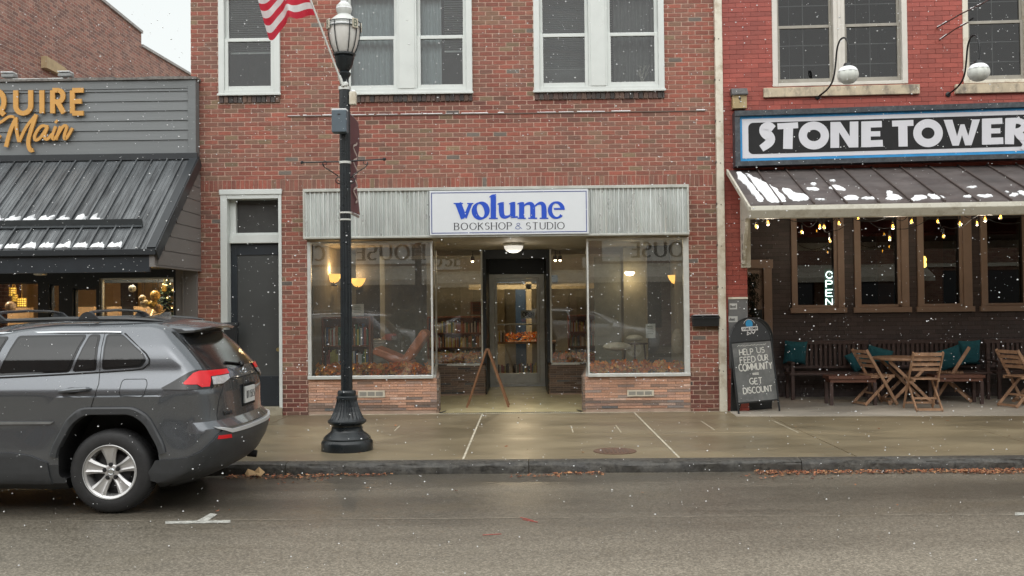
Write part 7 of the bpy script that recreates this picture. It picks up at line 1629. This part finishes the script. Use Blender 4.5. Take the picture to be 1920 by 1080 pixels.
    B(patchmesh([(.62, .60), (.80, .61), (.79, .64), (.63, .632)], wrap, .018, .01, .05, True), 'reflector', M_red, bp_)
    q = MB(); q.bar(wrap(-.15, .93, .012), wrap(.15, .93, .012), .02, .148); plt = B(q, 'licence_plate', pm('plate_white', (.68, .69, .68), .4), o)
    q = MB(); wx = wrap(0, .93, 0)[0]
    for i, ch_ in enumerate('0TT515'):
        for st_ in GL[ch_][1]:
            P_ = [(wx + .024, .122 - i * .044 - p[0] / max(.3, GL[ch_][0]) * .026, .897 + p[1] * .066) for p in st_]
            P_ = [(x, -y, z) for x, y, z in P_]; q.tube(P_, .0023, 5)
    q.v = [(x, y, z) for x, y, z in q.v]; B(q, 'lettering', M_gap, plt)
    q = MB(); q.bar(wrap(-.19, .93, .006), wrap(.19, .93, .006), .012, .20); B(q, 'plate_recess', M_blackgl)
    q = MB()
    for i, ch_ in enumerate('RAV4'):
        for st_ in GL[ch_][1]:
            for (a, b), (c, d) in zip(st_, st_[1:]): q.tube([wrap(.60 - i * .042 - a * .04, .79 + b * .035, .006), wrap(.60 - i * .042 - c * .04, .79 + d * .035, .006)], .003, 4)
    B(q, 'badge_lettering', M_blackgl)
    q = MB(); ec = wrap(0, 1.145, .008)[0]; q.tube([(ec, .055 * math.cos(rad(a)), 1.145 + .037 * math.sin(rad(a))) for a in range(0, 361, 15)], .005, 6); q.tube([(ec, .022 * math.cos(rad(a)), 1.145 + .036 * math.sin(rad(a))) for a in range(0, 361, 15)], .004, 6); q.tube([(ec, .045 * math.cos(rad(a)), 1.16 + .016 * math.sin(rad(a))) for a in range(0, 361, 15)], .004, 6); B(q, 'emblem', M_chrome)
    # arches, sills, side strip
    for cx in (0, -2.69):
        OU = rounded([(-.515, .40), (-.49, .56), (-.36, .81), (-.24, .905), (.22, .905), (.34, .83), (.475, .58), (.50, .40)], .06, 5)[6:-6]; IN = rounded([(-.45, .40), (-.43, .54), (-.315, .755), (-.20, .838), (.19, .838), (.295, .765), (.415, .56), (.44, .40)], .06, 5)[6:-6]
        ou_, inn = [(cx + a, b) for a, b in OU], [(cx + a, b) for a, b in IN][::-1]
        ou = [(cx + .60 * math.copysign(abs(math.cos(rad(a))) ** .72, math.cos(rad(a))), .355 + .565 * math.copysign(abs(math.sin(rad(a))) ** .8, math.sin(rad(a)))) for a in range(-4, 185, 6)]
        ou = ou_; inn_x = [(cx + .470 * math.copysign(abs(math.cos(rad(a))) ** .8, math.cos(rad(a))), .355 + .465 * math.copysign(abs(math.sin(rad(a))) ** .85, math.sin(rad(a)))) for a in range(184, -5, -6)]
        for s_ in (-1, 1):
            inn_ = inn[::-1]; sec = []
            for (a, b), (c, d) in zip(ou, inn_):
                row = [onside(c, d, -.04), onside(c, d, .014), onside(c + (a - c) * .12, d + (b - d) * .12, .026), onside(c + (a - c) * .8, d + (b - d) * .8, .024), onside(a, b, .012), onside(a, b, -.02)]; sec.append([(x, s_ * abs(y), z) for x, y, z in row])
            q = MB(); q.sheet(lambda u, v: sec[int(round(u * (len(sec) - 1)))][int(round(v * 5))], len(sec) - 1, 5); B(q, 'arch_cladding', M_clad, smooth=True, fixn=True)
    B(patchmesh([(-2.05, .25), (-.50, .25), (-.52, .44), (-.66, .50), (-.85, .53), (-1.9, .47), (-2.08, .40)], onside, .016, .03, .06, True), 'sill_cladding', M_clad, o, smooth=True)
    B(patchmesh([(-1.95, .555), (-.60, .66), (-.60, .685), (-1.95, .59)] if False else [(-1.95, .76), (-.50, .765), (-.47, .785), (-1.95, .79)], onside, .012, .015, .06, True), 'side_strip', pm('strip_silver', (.30, .31, .32), .35, metal=.6), o, smooth=True)
    # handles
    for hx in (-.29, -1.33):
        q = MB(); zz = 1.052
        for s_ in (-1, 1):
            y = s_ * (sidey(hx, zz)); q.tube([(hx - .13, y + s_ * .012, zz - .012), (hx - .11, y + s_ * .03, zz - .008), (hx, y + s_ * .042, zz + .004), (hx + .11, y + s_ * .032, zz + .010), (hx + .13, y + s_ * .012, zz + .010)], [.012, .016, .018, .017, .012], 8)
        hd_ = B(q, 'door_handle', M_paint, smooth=True); q = MB()
        for s_ in (-1, 1): q.ball((hx - .02, s_ * (sidey(hx, zz) + .002), zz - .012), .075, 14, (1, .12, .45))
        B(q, 'handle_cup', M_gap, hd_)
    for s_ in (-1, 1):
        q = MB(); q.ball((-2.0, s_ * .99, 1.17), .11, 12, (.6, 1, .7)); q.bar((-1.95, s_ * .86, 1.15), (-2.0, s_ * .93, 1.15), .05, .04); B(q, 'wing_mirror', M_paint, smooth=True)
    B(patchmesh([(-3.15, .78), (-3.45, .82), (-3.5, .92), (-3.2, .97), (-2.95, .95)], onside, .01, .02, .05, True), 'headlight', M_clear, o, smooth=True)
    q = MB(); q.tube([(.2, -.45, .22), (.5, -.48, .23)], .035, 10); q.box(-.2, .45, -.5, .5, .26, .34); q.bar((0, -.75, .35), (0, .75, .35), .09, .09); B(q, 'underbody_part', M_under)
    q = MB(); q.tube([(.76, .52, .30), (.85, .53, .29)], .035, 10); B(q, 'exhaust', M_gap)
    # wheels
    def wheel(cx, s_):
        c = (cx, s_ * .80, .355); ro = .355; yo = s_ * .108
        q = MB(); pr = [(.222, .105), (.235, .112), (.27, .116), (.315, .110), (.340, .092), (.353, .06), (.3545, 0), (.353, -.06), (.34, -.092), (.27, -.11), (.222, -.1)]
        q.lathe([(r, s_ * h) for r, h in pr], c, 56, 'y'); w_ = B(q, 'wheel', M_rub, smooth=True, fixn=True)
        q = MB()
        for k in range(60):
            a = 6.2832 * k / 60
            for h in (-.05, 0, .05): q.bar((cx + math.cos(a) * .353, c[1] + h - .018, .355 + math.sin(a) * .353), (cx + math.cos(a + .05) * .353, c[1] + h + .018, .355 + math.sin(a + .05) * .353), .004, .006)
        B(q, 'tread', M_gap, w_)
        q = MB(); q.lathe([(r, s_ * h) for r, h in [(.222, .112), (.226, .118), (.232, .112), (.226, .106), (.205, .095), (.198, .03), (.195, -.09)]], c, 48, 'y'); q.lathe([(r, s_ * h) for r, h in [(0, .074), (.05, .078), (.062, .070), (.066, .04), (0, .04)]], c, 24, 'y')
        for k in range(5):
            a0 = rad(94 + 72 * k); 
            def R2(r, t): return (cx + r * math.cos(a0) - t * math.sin(a0), .355 + r * math.sin(a0) + t * math.cos(a0))
            secs = [(.045, .034, .072), (.10, .040, .080), (.155, .056, .092), (.212, .080, .100)]; vs_ = []
            for r, hw_, h in secs:
                for t, dh in ((-hw_, -.012), (-hw_ * .62, 0), (-hw_ * .35, -.010), (hw_ * .35, -.010), (hw_ * .62, 0), (hw_, -.012), (hw_ * .9, -.045), (-hw_ * .9, -.045)):
                    X, Z = R2(r, t); vs_.append((X, c[1] + s_ * (h + dh), Z))
            fs_ = [(i * 8 + j, i * 8 + (j + 1) % 8, (i + 1) * 8 + (j + 1) % 8, (i + 1) * 8 + j) for i in range(3) for j in range(8)]
            q.add(vs_, fs_)
        B(q, 'rim', pm('alloy_silver', (.56, .555, .55), .3, metal=.55, var=.08) if 'alloy_silver' not in bpy.data.materials else bpy.data.materials['alloy_silver'], w_, smooth=True, fixn=True)
        q = MB(); q.lathe([(.19, s_ * -.0), (.0, s_ * -.0)], c, 32, 'y'); q.lathe([(.15, s_ * .02), (.06, s_ * .03)], c, 32, 'y')
        for k in range(5): a = rad(58 + 72 * k + 36); q.lathe([(0, s_ * .088), (.011, s_ * .088), (.012, s_ * .06)], (cx + .055 * math.cos(a), c[1], .355 + .055 * math.sin(a)), 10, 'y')
        for k in range(5): a = rad(94 + 72 * k); q.lathe([(0, s_ * .0795), (.018, s_ * .0795), (.019, s_ * .06)], (cx + .058 * math.cos(a), c[1], .355 + .058 * math.sin(a)), 12, 'y')
        B(q, 'brake_disc', pm('brake_iron', (.03, .03, .032), .5, metal=.3) if 'brake_iron' not in bpy.data.materials else bpy.data.materials['brake_iron'], w_)
        q = MB(); q.lathe([(0, s_ * .083), (.026, s_ * .083), (.031, s_ * .078)], c, 20, 'y'); q.lathe([(.020, s_ * .084), (.023, s_ * .086), (.026, s_ * .084)], c, 20, 'y'); B(q, 'hub_cap', M_chrome, w_)
    for cx in (0, -2.69):
        for s_ in (-1, 1): wheel(cx, s_)
    return o
suv = make_suv('parked_suv', 'wet dark grey suv parked at the kerb with its tail by the street lamp')
bpy.context.view_layer.update()
# cars parked across the street: the shop windows mirror them
M_paint2 = carpaint('silver_paint', (.50, .51, .52), .3)
dup(suv, Matrix.Translation((-6.8, -16.5, RZ)) @ Matrix.Rotation(math.pi, 4, 'Z') , 'silver suv parked across the street, mirrored in the left shop window', 'cars across the street', {'suv_paint': M_paint2})
dup(suv, Matrix.Translation((.55, -16.5, RZ)) @ Matrix.Rotation(math.pi, 4, 'Z'), 'silver suv parked across the street, mirrored in the right shop window', 'cars across the street', {'suv_paint': M_paint2})
# ------------------------------------------------------------------ the other side of the street
struct(MB().add([(-90, -60, .0), (90, -60, 0), (90, -17.6, 0), (-90, -17.6, 0), (-90, -17.6, -.3), (90, -17.6, -.3)], [(0, 1, 2, 3), (3, 2, 5, 4)]).build('far_sidewalk', M_walk))
OB = thing('opposite_building', 'tan brick block across the street with a pale sign band, seen only in reflections', 'building', (0, -24, 0)); OY = -23.6
ws = []; x = -24
while x < 26: ws.append((x, x + 3.4, .7, 2.9)); x += 4.3
us = []; x = -23
while x < 25: us.append((x, x + 1.1, 5.4, 6.9)); x += 3.1
F2 = Frame(0, OY, 0, math.pi)
q = MB(F2); hh = [(-b, -a, c, d) for a, b, c, d in ws + us]; holed(q, -60, 60, -.1, 9.3, 0, .4, hh); q.build('brick_wall', brickmat('far_brick', ('X', 'Z'), .215, .0705, [(.28, .15, .10), (.22, .11, .08), (.3, .19, .13)], (.35, .3, .25)), OB)
q = MB(F2); q.box(-60, 60, -.15, .0, 9.3, 9.6); q.box(-60, 60, -.1, 0, 3.05, 3.2); q.build('cornice', M_cream, OB)
q = MB(F2); 
for h in hh: q.add([(h[0], .25, h[2]), (h[1], .25, h[2]), (h[1], .25, h[3]), (h[0], .25, h[3])], [(0, 1, 2, 3)])
q.build('window', M_tint, OB)
for (sx0, sx1, txts, lab) in ((-8.95, -7.75, (('CH', -8.75, -7.95),), 'short pale sign panel across the street, mirrored far left in the shop window'), (-7.3, -3.7, (('HOUSE', -6.7, -4.05),), 'pale sign panel reading house across the street, mirrored in the left shop window'), (2.9, 7.2, (('HOUSE', 4.0, 6.6),), 'pale sign panel reading house across the street, mirrored in the right shop window')):
    so_ = thing('far_sign', lab, 'sign', (sx0, OY + .1, 3.6)); q = MB(F2); q.box(-sx1, -sx0, -.06, -.003, 3.3, 4.2); q.build('panel', pm('far_sign_pale', (.85, .85, .82), .6), so_)
    for t_, a, b in txts: q = MB(F2); lettering(q, t_, -b, -a, 3.46, 4.02, -.062, .01, .20, .09, serif=.12, gap=.3); q.build('lettering', M_black, so_)
aw = thing('far_awning', 'scalloped cream awning across the street, seen only in reflections', 'awning', (0, OY + .8, 3.1)); q = MB(F2); q.add([(-14, -.05, 3.1), (14, -.05, 3.1), (14, -1.4, 2.65), (-14, -1.4, 2.65)], [(0, 1, 2, 3)]); q.box(-14, 14, -1.42, -1.4, 2.45, 2.65); q.build('canvas', M_cream, aw)
# ------------------------------------------------------------------ falling snow
rn = random.Random(77); q = MB()
for _ in range(10500):
    d = 2.6 + 12.4 * rn.random() ** .62; hw_ = d * .58 + .4; x = rn.uniform(-hw_, hw_) - d * .016; z = 1.6 + rn.uniform(-.34, .36) * d; y = -14.8 + d
    if z < -.1 or z > 8 or y > -.3: continue
    if x < -1.9 and -6.6 < y < -4.6 and z < 1.7: continue
    if y > -2.1 and abs(z - 3.1) < 1.0 and (x > 2.9 or x < -4.8): continue
    r = rn.choice([.0014, .0016, .0018, .0022, .0026, .003, .0034, .004, .005, .0072]) * (d / 10) ** .8; sx_ = rn.uniform(.8, 1.5)
    q.add([(x - r * sx_, y, z), (x + r * sx_, y, z), (x, y - r, z), (x, y + r, z), (x, y, z - r), (x, y, z + r)], [(0, 2, 5), (2, 1, 5), (1, 3, 5), (3, 0, 5), (2, 0, 4), (1, 2, 4), (3, 1, 4), (0, 3, 4)])
tag(q.build('falling_snow', pm('snowflake', (.8, .82, .84), .9, var=.01)), 'small white snowflakes falling through the air in front of the shops', 'snow', kind='stuff')
print('built', len(bpy.data.objects))
